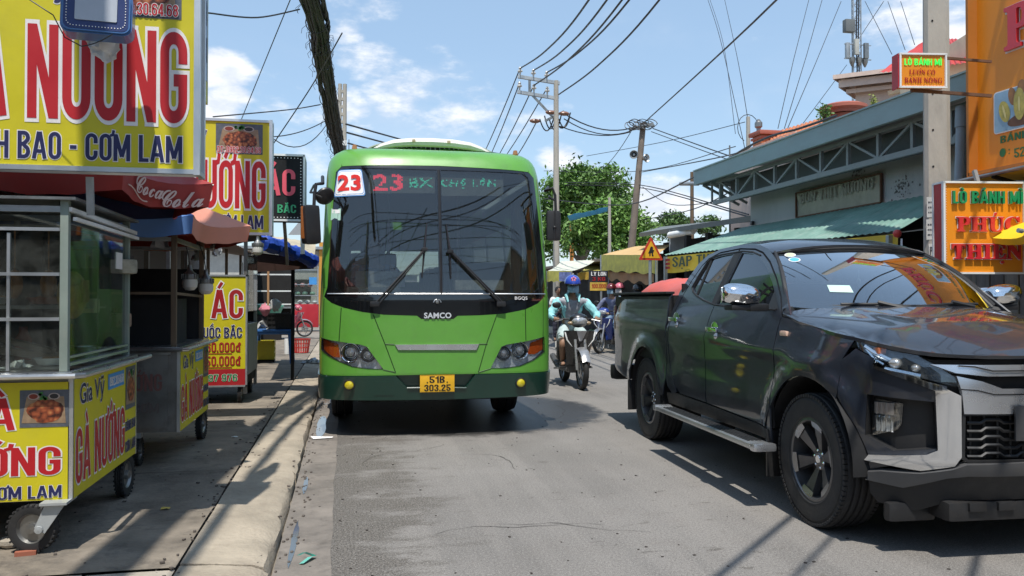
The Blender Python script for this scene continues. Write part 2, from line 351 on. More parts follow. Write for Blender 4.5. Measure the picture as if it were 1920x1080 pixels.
def block(s, x0, x1, y0, y1, mat, parent, mt, z, depth, outline, om, oz, name):
 lay = block_layout(s)
 if lay is None: return None
 allv = [v for st, mk in lay for v in _stroke(st, 0, mk)[0]]; a, b = min(v[0] for v in allv), max(v[0] for v in allv); c, d = min(v[1] for v in allv), max(v[1] for v in allv)
 sx, sy = (x1-x0)/(b-a), (y1-y0)/(d-c); res = []
 def mk_(g, zz, mm, nm, dep):
  mb=MB(); k = 0
  for st, m in lay:
   vs, fs = _stroke(st, g, m); zk = zz+.00007*(k % 20); k += 1; V = [((v[0]-a)*sx+x0, (v[1]-c)*sy+y0, zk+dep) for v in vs]; F_ = list(fs)
   if dep:
    n = len(V); V += [(p[0], p[1], zk) for p in V[:n]]
    for i in range(0, n-2, 2): F_ += [(i, i+2, n+i+2, n+i), (i+3, i+1, n+i+1, n+i+3)]
    F_ += [(1, 0, n, n+1), (n-2, n-1, 2*n-1, 2*n-2)]
   mb.add(V, F_, mt)
  return mb.build(nm, mm, parent, sm=0, recalc=False)
 if outline: res.append(mk_(outline*.75, oz, om, name+'_outline', 0))
 res.append(mk_(0, z, mat, name, depth)); return res
PLAIN = {'SAMCO', 'BGQS', '23', 'Gia Vỹ', 'ĐT: 0962.30.64.68x'}
def plane_mt(o, xdir, ydir):
 x = Vector(xdir).normalized(); y = Vector(ydir).normalized(); z = x.cross(y)
 return Matrix.Translation(o) @ Matrix((x, y, z)).transposed().to_4x4()
def pip(p, poly):
 x, y = p; c = False; n = len(poly); j = n-1
 for i in range(n):
  xi, yi = poly[i]; xj, yj = poly[j]
  if (yi > y) != (yj > y) and x < (xj-xi)*(y-yi)/(yj-yi)+xi: c = not c
  j = i
 return c
def dens(poly, res):
 out = []
 for i in range(len(poly)):
  a = Vector(poly[i]).to_2d(); b = Vector(poly[(i+1) % len(poly)]).to_2d(); n = max(1, int((b-a).length/res))
  for k in range(n): out.append(a.lerp(b, k/n))
 return out
def chaikin(poly, it=2, keep=()):
 P = [Vector(p).to_2d() for p in poly]
 for _ in range(it):
  Q = []
  for i in range(len(P)):
   a, b = P[i], P[(i+1) % len(P)]; Q += [a.lerp(b, .25), a.lerp(b, .75)]
  P = Q
 return [tuple(p) for p in P]
def panel(name, poly, f, mat, parent, holes=(), res=.06, th=.012, off=0, sgn=1, two=True):
 """solid sheet whose outline poly (2-D) is carried on the surface f(u,v)->xyz; sgn picks the outer side"""
 vs = []; es = []
 loops = [dens(poly, res)]+[dens(h, res) for h in holes]
 for lp in loops:
  b = len(vs); vs += lp; es += [(b+i, b+(i+1) % len(lp)) for i in range(len(lp))]
 P0 = [tuple(p) for p in loops[0]]; H = [[tuple(p) for p in l] for l in loops[1:]]
 xs = [p[0] for p in P0]; ys = [p[1] for p in P0]
 allb = [tuple(p) for l in loops for p in l]
 nx = int((max(xs)-min(xs))/res); ny = int((max(ys)-min(ys))/res)
 for i in range(1, nx+1):
  for j in range(1, ny+1):
   p = (min(xs)+i*res-.37*res, min(ys)+j*res-.41*res)
   if pip(p, P0) and not any(pip(p, h) for h in H):
    if min((p[0]-q[0])**2+(p[1]-q[1])**2 for q in allb) > (.45*res)**2: vs.append(Vector(p))
 r = delaunay_2d_cdt(vs, es, [], 0, 1e-7); V2 = r[0]; T = []
 for t in r[2]:
  c = (sum(V2[i].x for i in t)/len(t), sum(V2[i].y for i in t)/len(t))
  if pip(c, P0) and not any(pip(c, h) for h in H): T.append(tuple(t))
 h = .004; O = []; I = []; NN = []
 for p in V2:
  c = Vector(f(p.x, p.y)); du = Vector(f(p.x+h, p.y))-Vector(f(p.x-h, p.y)); dv = Vector(f(p.x, p.y+h))-Vector(f(p.x, p.y-h))
  n = du.cross(dv); n = n.normalized()*sgn if n.length > 1e-12 else Vector((0, 0, 1))
  O.append(c+n*off); I.append(c+n*(off-th)); NN.append(n)
 T2 = []
 for t in T:
  a, b, c = (O[i] for i in t[:3]); n = (b-a).cross(c-a)
  T2.append(t if n.dot(NN[t[0]]) >= 0 else t[::-1])
 nV = len(O); V = O[:]; FF = T2[:]; nor = NN[:]
 if two and th > 0:
  V += I; FF += [tuple(i+nV for i in t[::-1]) for t in T2]; nor += [-n for n in NN]
  dirs = {}
  for t in T2:
   for i in range(len(t)): dirs[(t[i], t[(i+1) % len(t)])] = 1
  for (i, j) in dirs:
   if (j, i) not in dirs:
    b = len(V); V += [O[i], O[j], I[j], I[i]]; FF.append((b+1, b, b+3, b+2)); nor += [Vector((0, 0, 0))]*4
 me = bpy.data.meshes.new(name); me.from_pydata([tuple(v) for v in V], [], FF)
 me.polygons.foreach_set('use_smooth', [True]*len(me.polygons)); me.update()
 if len(me.vertices) == len(nor): me.normals_split_custom_set_from_vertices([tuple(n) for n in nor])
 return link_mesh(name, me, mat, parent)
def cable(pts, r=.012, sag=0, n=14, seg=5):
 out = []
 for i in range(len(pts)-1):
  a, b = Vector(pts[i]), Vector(pts[i+1]); s = sag if not isinstance(sag, (list, tuple)) else sag[i]
  for k in range(n+(1 if i == len(pts)-2 else 0)):
   t = k/n; p = a.lerp(b, t); p.z -= 4*s*t*(1-t); out.append(p)
 return MB().tube(out, r, seg)
def skin_mesh(joints, edges, radii, sub=2):
 me = bpy.data.meshes.new('sk'); me.from_pydata([tuple(j) for j in joints], edges, []); ob = bpy.data.objects.new('sk', me); COL.objects.link(ob)
 md = ob.modifiers.new('s', 'SKIN'); md.use_smooth_shade = True; md.branch_smoothing = .6
 for i, r in enumerate(radii):
  me.skin_vertices[0].data[i].radius = (r, r) if not isinstance(r, (tuple, list)) else r
 me.skin_vertices[0].data[0].use_root = True
 sb = ob.modifiers.new('u', 'SUBSURF'); sb.levels = sub; sb.render_levels = sub
 dg = bpy.context.evaluated_depsgraph_get(); m2 = bpy.data.meshes.new_from_object(ob.evaluated_get(dg))
 vs = [v.co.copy() for v in m2.vertices]; fs = [tuple(p.vertices) for p in m2.polygons]
 bpy.data.objects.remove(ob); bpy.data.meshes.remove(me); bpy.data.meshes.remove(m2); return vs, fs
# ------------------------------------------------------------------ materials
m_steel = M('brushed_steel', (.55, .56, .56), .32, 1, .12, dirt=.25)
m_steel_dark = M('grimy_steel', (.30, .30, .29), .42, .8, .25, dirt=.5)
m_alu = M('aluminium', (.62, .63, .63), .4, .9, .1)
m_galv = M('galvanised', (.42, .44, .45), .5, .7, .2, dirt=.25)
m_rubber = M('rubber', (.022, .022, .023), .75, bump=.15, dirt=.35, dirtcol=(.07, .062, .052))
m_blackp = M('black_plastic', (.018, .018, .019), .45, var=.2, dirt=.15)
m_black = M('flat_black', (.008, .008, .009), .9)
m_white = M('white_paint', (.78, .78, .76), .5, dirt=.12)
m_chrome = M('chrome', (.86, .87, .88), .09, 1, .03)
m_red = M('sign_red', (.46, .008, .014), .5, var=.08)
m_redd = M('sign_dark_red', (.36, .012, .016), .5, var=.08)
m_navy = M('sign_navy', (.014, .016, .085), .5, var=.08)
m_green = M('sign_green', (.01, .22, .06), .5, var=.08)
m_yel = M('sign_yellow', (.60, .52, .010), .5, var=.09, vs_=1.6, dirt=.22, dirtcol=(.36, .32, .06), bump=.35, bs=5)
m_wht = M('sign_white', (.82, .80, .78), .5, var=.04)
m_orange = M('sign_orange', (.80, .27, .012), .42, var=.06, vs_=1.5, dirt=.08, dirtcol=(.35, .12, .01))
m_conc = M('concrete', (.36, .335, .30), .9, var=.22, vs_=2.2, bump=.35, bs=60, dirt=.45, dirtcol=(.15, .13, .11))
m_pole = M('pole_concrete', (.42, .385, .33), .9, var=.2, vs_=2.5, bump=.25, bs=50, dirt=.3, dirtcol=(.2, .175, .15), stretch=(1, 1, .35))
m_pave = M('pavement_concrete', (.235, .20, .158), .92, var=.5, vs_=2.4, bump=.7, bs=45, dirt=.9, dirtcol=(.075, .065, .056))
m_kerb = M('kerb_concrete', (.38, .325, .25), .92, var=.28, vs_=3, bump=.9, bs=45, dirt=.65, dirtcol=(.26, .21, .16))
m_slab = M('pale_slab', (.44, .39, .32), .9, var=.25, vs_=4, bump=.5, bs=60, dirt=.4, dirtcol=(.2, .17, .13))
m_wallg = M('grey_render', (.42, .425, .42), .92, var=.16, vs_=.9, bump=.2, bs=25, dirt=.35, dirtcol=(.26, .26, .25), stretch=(1, 1, .4))
m_wood = M('old_wood', (.16, .11, .07), .8, var=.35, vs_=6, bump=.3, stretch=(1, 1, .2))
m_wire = M('cable_black', (.022, .022, .024), .55, var=.2)
m_skin = M('skin', (.30, .17, .11), .55, var=.08, vs_=12)
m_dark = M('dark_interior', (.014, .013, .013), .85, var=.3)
m_rust = M('rusty_metal', (.17, .085, .05), .75, .3, .4, 5, dirt=.4)
m_gl = glass('clear_glass', (.74, .78, .76), .8, opac=.02, opcol=(.34, .35, .32), smudge=.15)

def asphalt():
 m = bpy.data.materials.new('asphalt'); m.use_nodes = True; nt = m.node_tree; N = nt.nodes; L = nt.links; b = N['Principled BSDF']
 tc = N.new('ShaderNodeTexCoord')
 def mapn(sc):
  n = N.new('ShaderNodeMapping'); n.inputs['Scale'].default_value = sc; L.new(tc.outputs['Object'], n.inputs[0]); return n.outputs[0]
 def noise(v, s, d=4, r=.6):
  n = N.new('ShaderNodeTexNoise'); n.inputs['Scale'].default_value = s; n.inputs['Detail'].default_value = d; n.inputs['Roughness'].default_value = r; L.new(v, n.inputs['Vector']); return n.outputs[0]
 def mr(v, a, b_, c=0, d=1, sm=True):
  n = N.new('ShaderNodeMapRange'); n.interpolation_type = 'SMOOTHSTEP' if sm else 'LINEAR'; L.new(v, n.inputs[0])
  for i, q in enumerate((a, b_, c, d)): n.inputs[i+1].default_value = q
  return n.outputs[0]
 def mt(op, a, b_):
  n = N.new('ShaderNodeMath'); n.operation = op
  for i, q in enumerate((a, b_)):
   if isinstance(q, (int, float)): n.inputs[i].default_value = q
   else: L.new(q, n.inputs[i])
  return n.outputs[0]
 def mix(f, a, b_):
  n = N.new('ShaderNodeMix'); n.data_type = 'RGBA'; L.new(f, n.inputs[0])
  for i, q in ((6, a), (7, b_)):
   if isinstance(q, tuple): n.inputs[i].default_value = (*q, 1)
   else: L.new(q, n.inputs[i])
  return n.outputs[2]
 iso = mapn((1, 1, 1)); st = mapn((.9, 2.0, 1)); ln = mapn((2.6, .18, 1))
 big = noise(iso, .45, 5); mid = noise(iso, 3, 6, .7); fine = noise(iso, 190, 2, .5); grit = noise(iso, 90, 3, .7)
 streak = noise(st, 1.3, 10, .74); lanes = noise(ln, 1.0, 4)
 c = mix(mr(big, .35, .65), (.155, .145, .134), (.215, .202, .188))
 c = mix(mr(lanes, .42, .62, 0, .45), c, (.25, .232, .212))
 c = mix(mr(mid, .5, .72, 0, .35), c, (.17, .15, .135))
 sx = N.new('ShaderNodeSeparateXYZ'); L.new(tc.outputs['Object'], sx.inputs[0])
 g = mr(sx.outputs[0], 1.15, -.25, 0, .40, False)
 msk = mr(mt('ADD', streak, g), .65, .80)
 far = mr(sx.outputs[1], 9.5, 8.0)
 msk = mt('MULTIPLY', msk, far)
 spots = mr(noise(mapn((1.0, 2.4, 1)), 5.5, 6, .62), .60, .66, 0, .85)
 reg = mr(noise(iso, .8, 2), .44, .60); spots = mt('MULTIPLY', spots, reg)
 msk2 = mt('MAXIMUM', msk, spots)
 darkc = mix(mr(grit, .42, .60), (.045, .04, .034), (.15, .132, .112))
 c = mix(mt('MULTIPLY', msk2, .92), c, darkc)
 peb = noise(iso, 70, 3, .6); c = mix(mr(peb, .52, .66, 0, .55), c, (.30, .28, .255)); c = mix(mr(peb, .46, .34, 0, .55), c, (.085, .076, .068)); c = mix(mr(fine, .56, .70, 0, .7), c, (.42, .40, .37)); c = mix(mr(fine, .44, .32, 0, .7), c, (.05, .045, .04))
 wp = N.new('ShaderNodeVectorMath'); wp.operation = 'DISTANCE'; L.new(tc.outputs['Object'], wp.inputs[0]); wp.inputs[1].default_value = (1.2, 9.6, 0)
 wet_shade = mr(mt('ADD', wp.outputs[1], mt('MULTIPLY', mid, .9)), 2.35, 2.05)
 c = mix(mt('MULTIPLY', wet_shade, .9), c, (.018, .018, .018))  # damp patch, also painted near black as the shade under the bus
 L.new(c, b.inputs['Base Color'])
 rg = mt('SUBTRACT', mt('SUBTRACT', .88, mt('MULTIPLY', msk2, .12)), mt('MULTIPLY', wet_shade, .42)); L.new(rg, b.inputs['Roughness'])
 bp = N.new('ShaderNodeBump'); bp.inputs['Strength'].default_value = .55; bp.inputs['Distance'].default_value = .006
 L.new(mt('ADD', mt('MULTIPLY', grit, .7), mt('MULTIPLY', fine, .4)), bp.inputs['Height']); L.new(bp.outputs[0], b.inputs['Normal'])
 return m
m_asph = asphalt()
# ------------------------------------------------------------------ ground
mb=MB(); mb.add([(-400, -60, -.03), (600, -60, -.03), (600, 900, -.03), (-400, 900, -.03)], [(0, 1, 2, 3)])
struct(mb.build('ground', M('dusty_ground', (.24, .21, .17), .95, var=.25, vs_=.5, bump=.3), sm=0))
def road_x(Y):  # kerb-side edge
 return -.33 + (0 if Y < 18 else .006*(Y-18)**2)
rows = [-12, -6, 0, 2, 4, 6, 8, 10, 12, 14, 16, 18, 21, 24, 27, 30, 34, 38, 44, 50, 60]
mb=MB(); vs_ = []; fs_ = []
for i, y in enumerate(rows):
 a = road_x(y); vs_ += [(a, y, 0), (a+6.6, y, 0)]
 if i: k = 2*i; fs_.append((k-2, k-1, k+1, k))
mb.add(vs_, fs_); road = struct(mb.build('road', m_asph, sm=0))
mb=MB(); n0 = 60
rnd = random.Random(3)
for i in range(60):
 y = 0+i*.4; a = -.07+rnd.uniform(-.012, .012)
 mb.v += [(-.335, y, .004), (a, y, .004)]
 if i: k = 2*i; mb.f.append((k-2, k-1, k+1, k))
gut = struct(mb.build('gutter', M('gutter_concrete', (.21, .185, .16), .8, var=.3, vs_=3, bump=.5, bs=60, dirt=.6, dirtcol=(.06, .052, .045)), sm=0))
kerb = struct(bpy.data.objects.new('kerb', None)); COL.objects.link(kerb)
rnd = random.Random(11); y = -.4; kcache = []
while y < 26:
 ln = 2.2-.012 if y > 1 else 2.2; d = rnd.uniform(-.006, .006)
 mb=MB(); L_ = ln; ns = 12
 prof = [(-.345, -.06), (-.352, .040), (-.372, .062), (-.42, .078), (-.58, .092), (-.735, .102), (-.742, -.06)]
 rr = random.Random(int(y*10)+50)
 for i in range(ns+1):
  for j, (px_, pz_) in enumerate(prof): mb.v.append((px_+(rr.uniform(-.012, .012) if j in (1, 2) else 0), y+L_*i/ns, pz_+d+rr.uniform(-.002, .002)))
 n = len(prof)
 for i in range(ns):
  for j in range(n-1): mb.f.append((i*n+j, i*n+j+1, (i+1)*n+j+1, (i+1)*n+j))
 mb.f += [tuple(range(n)), tuple(range(ns*n, ns*n+n))[::-1]]
 mb.build('kerb_stone', m_kerb, kerb); y += 2.2
pave = struct(bpy.data.objects.new('pavement', None)); COL.objects.link(pave)
mb=MB(); mb.box((-2.8, 10, .02), (4.08, 34, .10)); mb.build('bedding', M('joint_dirt', (.06, .05, .04), .95, bump=.4), pave)
ys = [-.4, 1.8, 4.0, 6.2, 8.4, 10.6, 12.8, 15, 17.2, 19.4, 21.6, 23.8, 26]
rnd = random.Random(5)
def slab(x0, x1, y0, y1, zt, mat):
 mb=MB(); nx = max(2, int((x1-x0)/.3)); ny = max(2, int((y1-y0)/.3)); g = .004
 def fn(u, v):
  x = x0+g+(x1-x0-2*g)*u; yy = y0+g+(y1-y0-2*g)*v
  e = u in (0, 1) or v in (0, 1)
  return (x+(rnd.uniform(-.005, .005) if e else 0), yy+(rnd.uniform(-.005, .005) if e else 0), zt+rnd.uniform(-.0015, .0015)-(.003 if e else 0))
 mb.grid(nx, ny, fn)
 mb.build('slab', mat, pave, solid=.0, recalc=True)
 return
for i in range(len(ys)-1):
 xs_ = [-.752, -2.35, -4.6]
 for j in range(2):
  if ys[i] < 4 and j == 0:
   if ys[i] < 1.5: continue
   yy = 1.8
   while yy < 3.95:
    xx = -.752
    while xx > -2.3: slab(xx-.385, xx, yy, yy+.36, .09+rnd.uniform(-.004, .006), m_slab); xx -= .39
    yy += .366
   continue
  slab(xs_[j+1], xs_[j], ys[i], ys[i+1], .094+rnd.uniform(-.004, .004), m_pave)
rnd = random.Random(8)
mb = MB()
for i in range(150):
 Y = rnd.uniform(2.5, 12); X = -.33+abs(rnd.gauss(0, .05))
 mb.ball((X, Y, .008), rnd.uniform(.004, .013), 5, 3, (1, 1.6, .6))
stuff(mb.build('gutter_grit', M('grit', (.12, .10, .085), .9)))
mb=MB(); rr = random.Random(2)
for (cy, l, w) in ((4.6, .9, .035), (6.0, .6, .03), (8.7, 1.6, .10), (10.9, 1.0, .12)):
 n = 14; pts = [(-.285+.5*w+(w*(.6+.4*rr.random()))*sin(2*pi*k/n)*.6, cy+l/2*cos(2*pi*k/n)*(.8+.2*rr.random()), .0075) for k in range(n)]
 mb.add(pts, [tuple(range(n))])
struct(mb.build('water', M('gutter_water', (.10, .11, .11), .06, var=.1, spec=.8), sm=0))
def crumple(name, c, sx, sy, sz, mat, label, cat, seed=1, n=9):
 rr = random.Random(seed); mb = MB()
 mb.grid(n, n, lambda u, v: (c[0]+(u-.5)*sx+rr.uniform(-.12, .12)*sx, c[1]+(v-.5)*sy+rr.uniform(-.12, .12)*sy, c[2]+rr.uniform(0, 1)*sz*(1-.8*abs(u-.5)*2)))
 return tag(mb.build(name, mat, None, sm=20), label, cat)
p = atz(572, 1048)
mb=MB(); rr = random.Random(4)
pts = [Vector((p.x-.03, p.y+.04, .01)), Vector((p.x+.0, p.y+.02, .03)), Vector((p.x+.05, p.y+.01, .012)), Vector((p.x+.03, p.y-.03, .02)), Vector((p.x-.01, p.y-.09, .008))]
mb.add([(q.x+dx, q.y+dy, q.z+dz) for q in pts for dx, dy, dz in ((-.012, .008, 0), (.012, -.006, .006))], [(2*i, 2*i+1, 2*i+3, 2*i+2) for i in range(4)])
tag(mb.build('plastic_scrap', M('teal_plastic', (.16, .50, .42), .4), sm=0), 'torn strip of teal green plastic lying on the road near the kerb', 'litter')
p = atz(595, 822, .01); mb=MB(); mb.add([(p.x-.03, p.y-.02, .012), (p.x+.14, p.y+.01, .014), (p.x+.15, p.y+.035, .02), (p.x+.02, p.y+.05, .016), (p.x-.06, p.y+.03, .03)], [(0, 1, 2, 3, 4)])
tag(mb.build('paper_scrap', m_wht, sm=0), 'scrap of white paper in the gutter at the front left of the bus', 'litter')
p = atz(22, 1024, .1); mb=MB(); mb.ball((p.x, p.y, .125), .045, 7, 5, (1.2, .8, .7)); tag(mb.build('stone', m_slab, sm=25), 'pale lump of stone on the pavement left of the front cart wheel', 'stone')
p = atz(52, 1037, .1); mb=MB(); mb.box((p.x, p.y, .105), (.09, .03, .02), rz=.15); tag(mb.build('brick_shard', M('brick_red', (.36, .12, .07), .9), sm=0), 'thin shard of red brick beside the front cart wheel', 'brick shard')

rnd = random.Random(19); mb=MB()
for i in range(420):
 Y = 2.6+9*rnd.random()**1.4; X = rnd.choice([rnd.uniform(-2.2, -.75), rnd.gauss(-.76, .05), rnd.uniform(-.75, -.35)]); s_ = rnd.uniform(.003, .011); z_ = .096 if X < -.74 else .10-.09*(X+.74)
 mb.box((X, Y, z_+s_*.3), (s_*2, s_*1.3, s_*.8), rz=rnd.random()*3)
stuff(mb.build('pavement_grit', M('grit', ()), sm=0)); mb=MB()
for i in range(220):
 Y = 3+8*rnd.random()**1.3; X = -.2+3.2*rnd.random()**1.6; s_ = rnd.uniform(.003, .008); mb.box((X, Y, s_*.3), (s_*2, s_*1.4, s_*.7), rz=rnd.random()*3)
stuff(mb.build('road_grit', M('grit_dark', (.05, .042, .036), .9), sm=0))
for k, (x, y, lb, c) in enumerate(((-1.02, 5.1, 'small yellow wrapper on the pavement beside the nearest cart', (.6, .45, .1)), (-.60, 6.9, 'brown dry leaf on the kerb ramp beside the second cart', (.22, .12, .05)), (-.95, 7.6, 'white ticket stub on the pavement in front of the price board', (.7, .7, .68)), (-.55, 4.5, 'brown dry leaf on the kerb ramp in the foreground', (.20, .11, .05)))):
 crumple('scrap', (x, y, .10 if x < -.74 else .085), .05, .035, .012, M('scrap%d' % k, c, .7), lb, 'litter', 30+k, 3)

mb=MB(); rnd = random.Random(23)
for (x, y, a, n) in ((.5, 4.6, .3, 16), (1.3, 6.2, 1.9, 14), (2.1, 8.6, .8, 20), (.15, 6.6, 1.4, 18), (1.7, 4.4, 2.6, 12), (3.0, 11, 1.2, 24)):
 for i in range(n):
  a += rnd.uniform(-.5, .5); l = rnd.uniform(.04, .10); w = rnd.uniform(.0015, .004)*(1-abs(2*i/n-1)*.6); x2, y2 = x+cos(a)*l, y+sin(a)*l; nx_, ny_ = -sin(a)*w, cos(a)*w
  mb.add([(x-nx_, y-ny_, .0035), (x2-nx_, y2-ny_, .0035), (x2+nx_, y2+ny_, .0035), (x+nx_, y+ny_, .0035)], [(0, 1, 2, 3)]); x, y = x2, y2
c_=mb.build('crack', M('crack_dark', (.04, .035, .03), .95), road, sm=0); c_['kind'] = 'stuff'
# ------------------------------------------------------------------ pickup truck
def arc_table(pts):
 s = [0]
 for i in range(1, len(pts)): s.append(s[-1]+hypot(pts[i][0]-pts[i-1][0], pts[i][1]-pts[i-1][1]))
 return s
def interp(xs, ys, x):
 if x <= xs[0]: return ys[0]
 for i in range(1, len(xs)):
  if x <= xs[i]:
   t = (x-xs[i-1])/max(xs[i]-xs[i-1], 1e-9); return ys[i-1]+t*(ys[i]-ys[i-1])
 return ys[-1]
def smooth_interp(xs, ys, x):
 return (interp(xs, ys, x-.04)+2*interp(xs, ys, x)+interp(xs, ys, x+.04))/4
import bisect
class Plan:  # half-plan curve from the centre of the nose round the corner and down the side
 def __init__(s, u0, A, B, n, back):
  P = []
  for i in range(181):
   th = pi/2*i/180; c = max(cos(th), 0)**(2/n); d = max(sin(th), 0)**(2/n); P.append((u0+A*c, B*d))
  k = 40
  for i in range(1, k+1): P.append((u0-(u0-back)*i/k, B))
  s.P = P; s.S = arc_table(P)
 def at(s, a):
  sg = 1 if a >= 0 else -1; a = abs(a); i = min(max(bisect.bisect_right(s.S, a)-1, 0), len(s.P)-2)
  t = (a-s.S[i])/max(s.S[i+1]-s.S[i], 1e-9); p, q = s.P[i], s.P[i+1]
  return p[0]+(q[0]-p[0])*t, sg*(p[1]+(q[1]-p[1])*t)
 def nrm(s, a):
  sg = 1 if a >= 0 else -1; a = abs(a); e = .02
  if a < 2*e: w = a/(2*e); x1, y1 = s.at(2*e+e); x0, y0 = s.at(2*e-e)
  else: w = 1; x1, y1 = s.at(a+e); x0, y0 = s.at(a-e)
  tx, ty = x1-x0, y1-y0; l = hypot(tx, ty); nx, ny = ty/l, -tx/l
  ny *= w; l = hypot(nx, ny); return nx/l, ny/l*sg
 def v_at(s, u):  # half width where the curve is at u
  P = s.P
  for i in range(1, len(P)):
   if P[i][0] <= u:
    t = (P[i-1][0]-u)/max(P[i-1][0]-P[i][0], 1e-9); return P[i-1][1]+(P[i][1]-P[i-1][1])*t
  return P[-1][1]
TP = Plan(1.2, 1.08, .878, 3.2, .2)
_vc = {}
def plan_w(u):
 k = round(u*500)
 if k not in _vc: _vc[k] = TP.v_at(k/500)
 a = _vc[k]; return a
def inset(z):
 o = 0
 if z < .60: o += .085*((.60-z)/.32)**2
 if z > .95: o += .06*(min(z, 1.22)-.95)**2/.0729
 if z > 1.22: o += .444*(z-1.22)
 return o
def flare(u, z):
 o = 0
 for c in (1.5, -1.5):
  r = hypot(u-c, z-.40)
  o += .034*exp(-((r-.50)/.075)**2) if r > .50 else (.034 if r > .2 else 0)
 k = min(1, max(0, (1.10-z)/.14)); return o*k*k*(3-2*k)
def crease(u, z):
 zc = 1.02-.035*(u-.2); d = z-zc
 return .012*exp(-(d/.05)**2)*(1 if d > 0 else exp(-(d/.12)**2)) - .008*exp(-((z-.78)/.10)**2)
def side_w(u, z):
 w = plan_w(u) if u > 1.2 else .878
 if u < -2.2: w -= .03*((-2.2-u)/.5)**2
 return w-inset(z)+flare(u, z)+(crease(u, z) if u < 1.6 else crease(u, z)*max(0, 1-(u-1.6)/.3))
def bed_w(u, z):
 w = .878
 if u < -2.2: w -= .03*((-2.2-u)/.5)**2
 o = 0
 if z < .60: o += .085*((.60-z)/.32)**2
 if z > .95: o += .045*((z-.95)/.43)**2
 if z > 1.33: o += .035*((z-1.33)/.05)**2
 return w-o+flare(u, z)+crease(u, z)
def shoulder(u): return interp([-1, .9, 1.1, 1.4, 1.9, 2.1, 2.3], [1.25, 1.24, 1.215, 1.175, 1.11, 1.06, 1.005], u)
m_paint = M('black_paint', (.013, .017, .026), .38, 0, .04, spec=.6, coat=1, dirt=.10, dirtcol=(.036, .035, .033)); m_paint.node_tree.nodes['Principled BSDF'].inputs['Coat Roughness'].default_value = .045
m_trim = M('truck_trim', (.016, .016, .017), .55, var=.15, dirt=.3, dirtcol=(.06, .055, .05))
m_tgl = glass('tinted_window', (.05, .055, .06), 1.6, opac=.75, opcol=(.01, .011, .012))
m_ws = glass('windscreen_glass', (.50, .56, .58), 5.2, opac=.06, opcol=(.05, .06, .065))
m_lens = glass('lamp_lens', (.9, .92, .93), 1.4)
m_silver = M('silver_panel', (.62, .63, .65), .28, .85, .06)
m_rim = M('rim_grey', (.16, .16, .165), .35, .8, .15, dirt=.3)
m_rimbright = M('rim_machined', (.45, .45, .46), .3, .9, .1)
def build_wheel(root, u, v, R0, W, s, name='wheel', rimR=.24):
 """s: +1 left, -1 right"""
 mt = Matrix.Translation((u, v, R0)) @ Matrix.Rotation(-pi/2*s, 4, 'X')   # local +Z points outwards
 h = W/2; mb = MB()
 prof = [(rimR, -h*.82), (rimR+.02, -h*.9), (R0*.80, -h*.98), (R0*.93, -h*.93), (R0*.975, -h*.80)]
 for i in range(5):
  a = -h*.66+i*h*.33
  prof += [(R0*.995, a-.10*h), (R0, a-.04*h), (R0, a+.04*h), (R0*.995, a+.10*h)]
  if i < 4: prof += [(R0*.965, a+.12*h), (R0*.965, a+.20*h)]
 prof += [(R0*.975, h*.80), (R0*.93, h*.93), (R0*.90, h*.95), (R0*.895, h*.965), (R0*.80, h*.98), (rimR+.03, h*.92), (rimR+.012, h*.93), (rimR, h*.86)]
 mb.lathe(prof, 72, mt)
 for k in range(80):
  a = 2*pi*k/80; m2 = mt @ Matrix.Rotation(a, 4, 'Z')
  mb.box((R0*.957, 0, h*.86), (.018, .022, .03), mt=m2); mb.box((R0*.957, 0, -h*.86), (.018, .022, .03), mt=m2)
 w = mb.build(name, m_rubber, root)
 mb=MB(); mb.lathe([(rimR+.004, h*.86), (rimR-.012, h*.90), (rimR-.02, h*.84), (rimR-.03, h*.3), (rimR-.035, -h*.8), (rimR, -h*.85)], 48, mt)
 mb.lathe([(.001, -h*.1), (rimR-.035, -h*.1)], 32, mt)
 mb.build('rim', m_rim, w)
 mb=MB(); mb2 = MB()
 for k in range(6):
  a = 2*pi*k/6+.26
  for d in (-.13, .13):
   m2 = mt @ Matrix.Rotation(a+d*.9, 4, 'Z')
   mb.add([(.055, -.016+d*-.05, h*.42), (.055, .016+d*-.05, h*.42), (rimR-.018, .020, h*.80), (rimR-.018, -.020, h*.80), (.055, -.02+d*-.05, h*.1), (.055, .02+d*-.05, h*.1), (rimR-.03, .026, h*.45), (rimR-.03, -.026, h*.45)],
                   [(0, 1, 2, 3), (0, 4, 5, 1), (1, 5, 6, 2), (3, 2, 6, 7), (0, 3, 7, 4)], m2)
  m2 = mt @ Matrix.Rotation(a, 4, 'Z')
  MB().add([(rimR-.055, -.055, h*.775), (rimR-.055, .055, h*.775), (rimR-.016, .062, h*.875), (rimR-.016, -.062, h*.875)], [(0, 1, 2, 3)], m2).build('spoke_tip', m_rimbright, w)
 mb.lathe([(.001, h*.50), (.035, h*.50), (.04, h*.46), (.062, h*.43), (.07, h*.2)], 20, mt)
 mb.build('spokes', m_rim, w)
 mb=MB(); mb.lathe([(.001, h*.52), (.022, h*.52), (.024, h*.50)], 16, mt)
 for k in range(6):
  a = 2*pi*k/6+.26+pi/6; mb.ball(mt @ Vector((.05*cos(a), .05*sin(a), h*.42)), .009, 6, 4)
 mb.build('hub_cap', m_chrome, w)
 mb=MB(); mb.lathe([(.001, -h*.05), (rimR*.72, -h*.05), (rimR*.72, -h*.02), (.001, -h*.0)], 32, mt); mb.build('brake_disc', m_steel_dark, w)
 return w
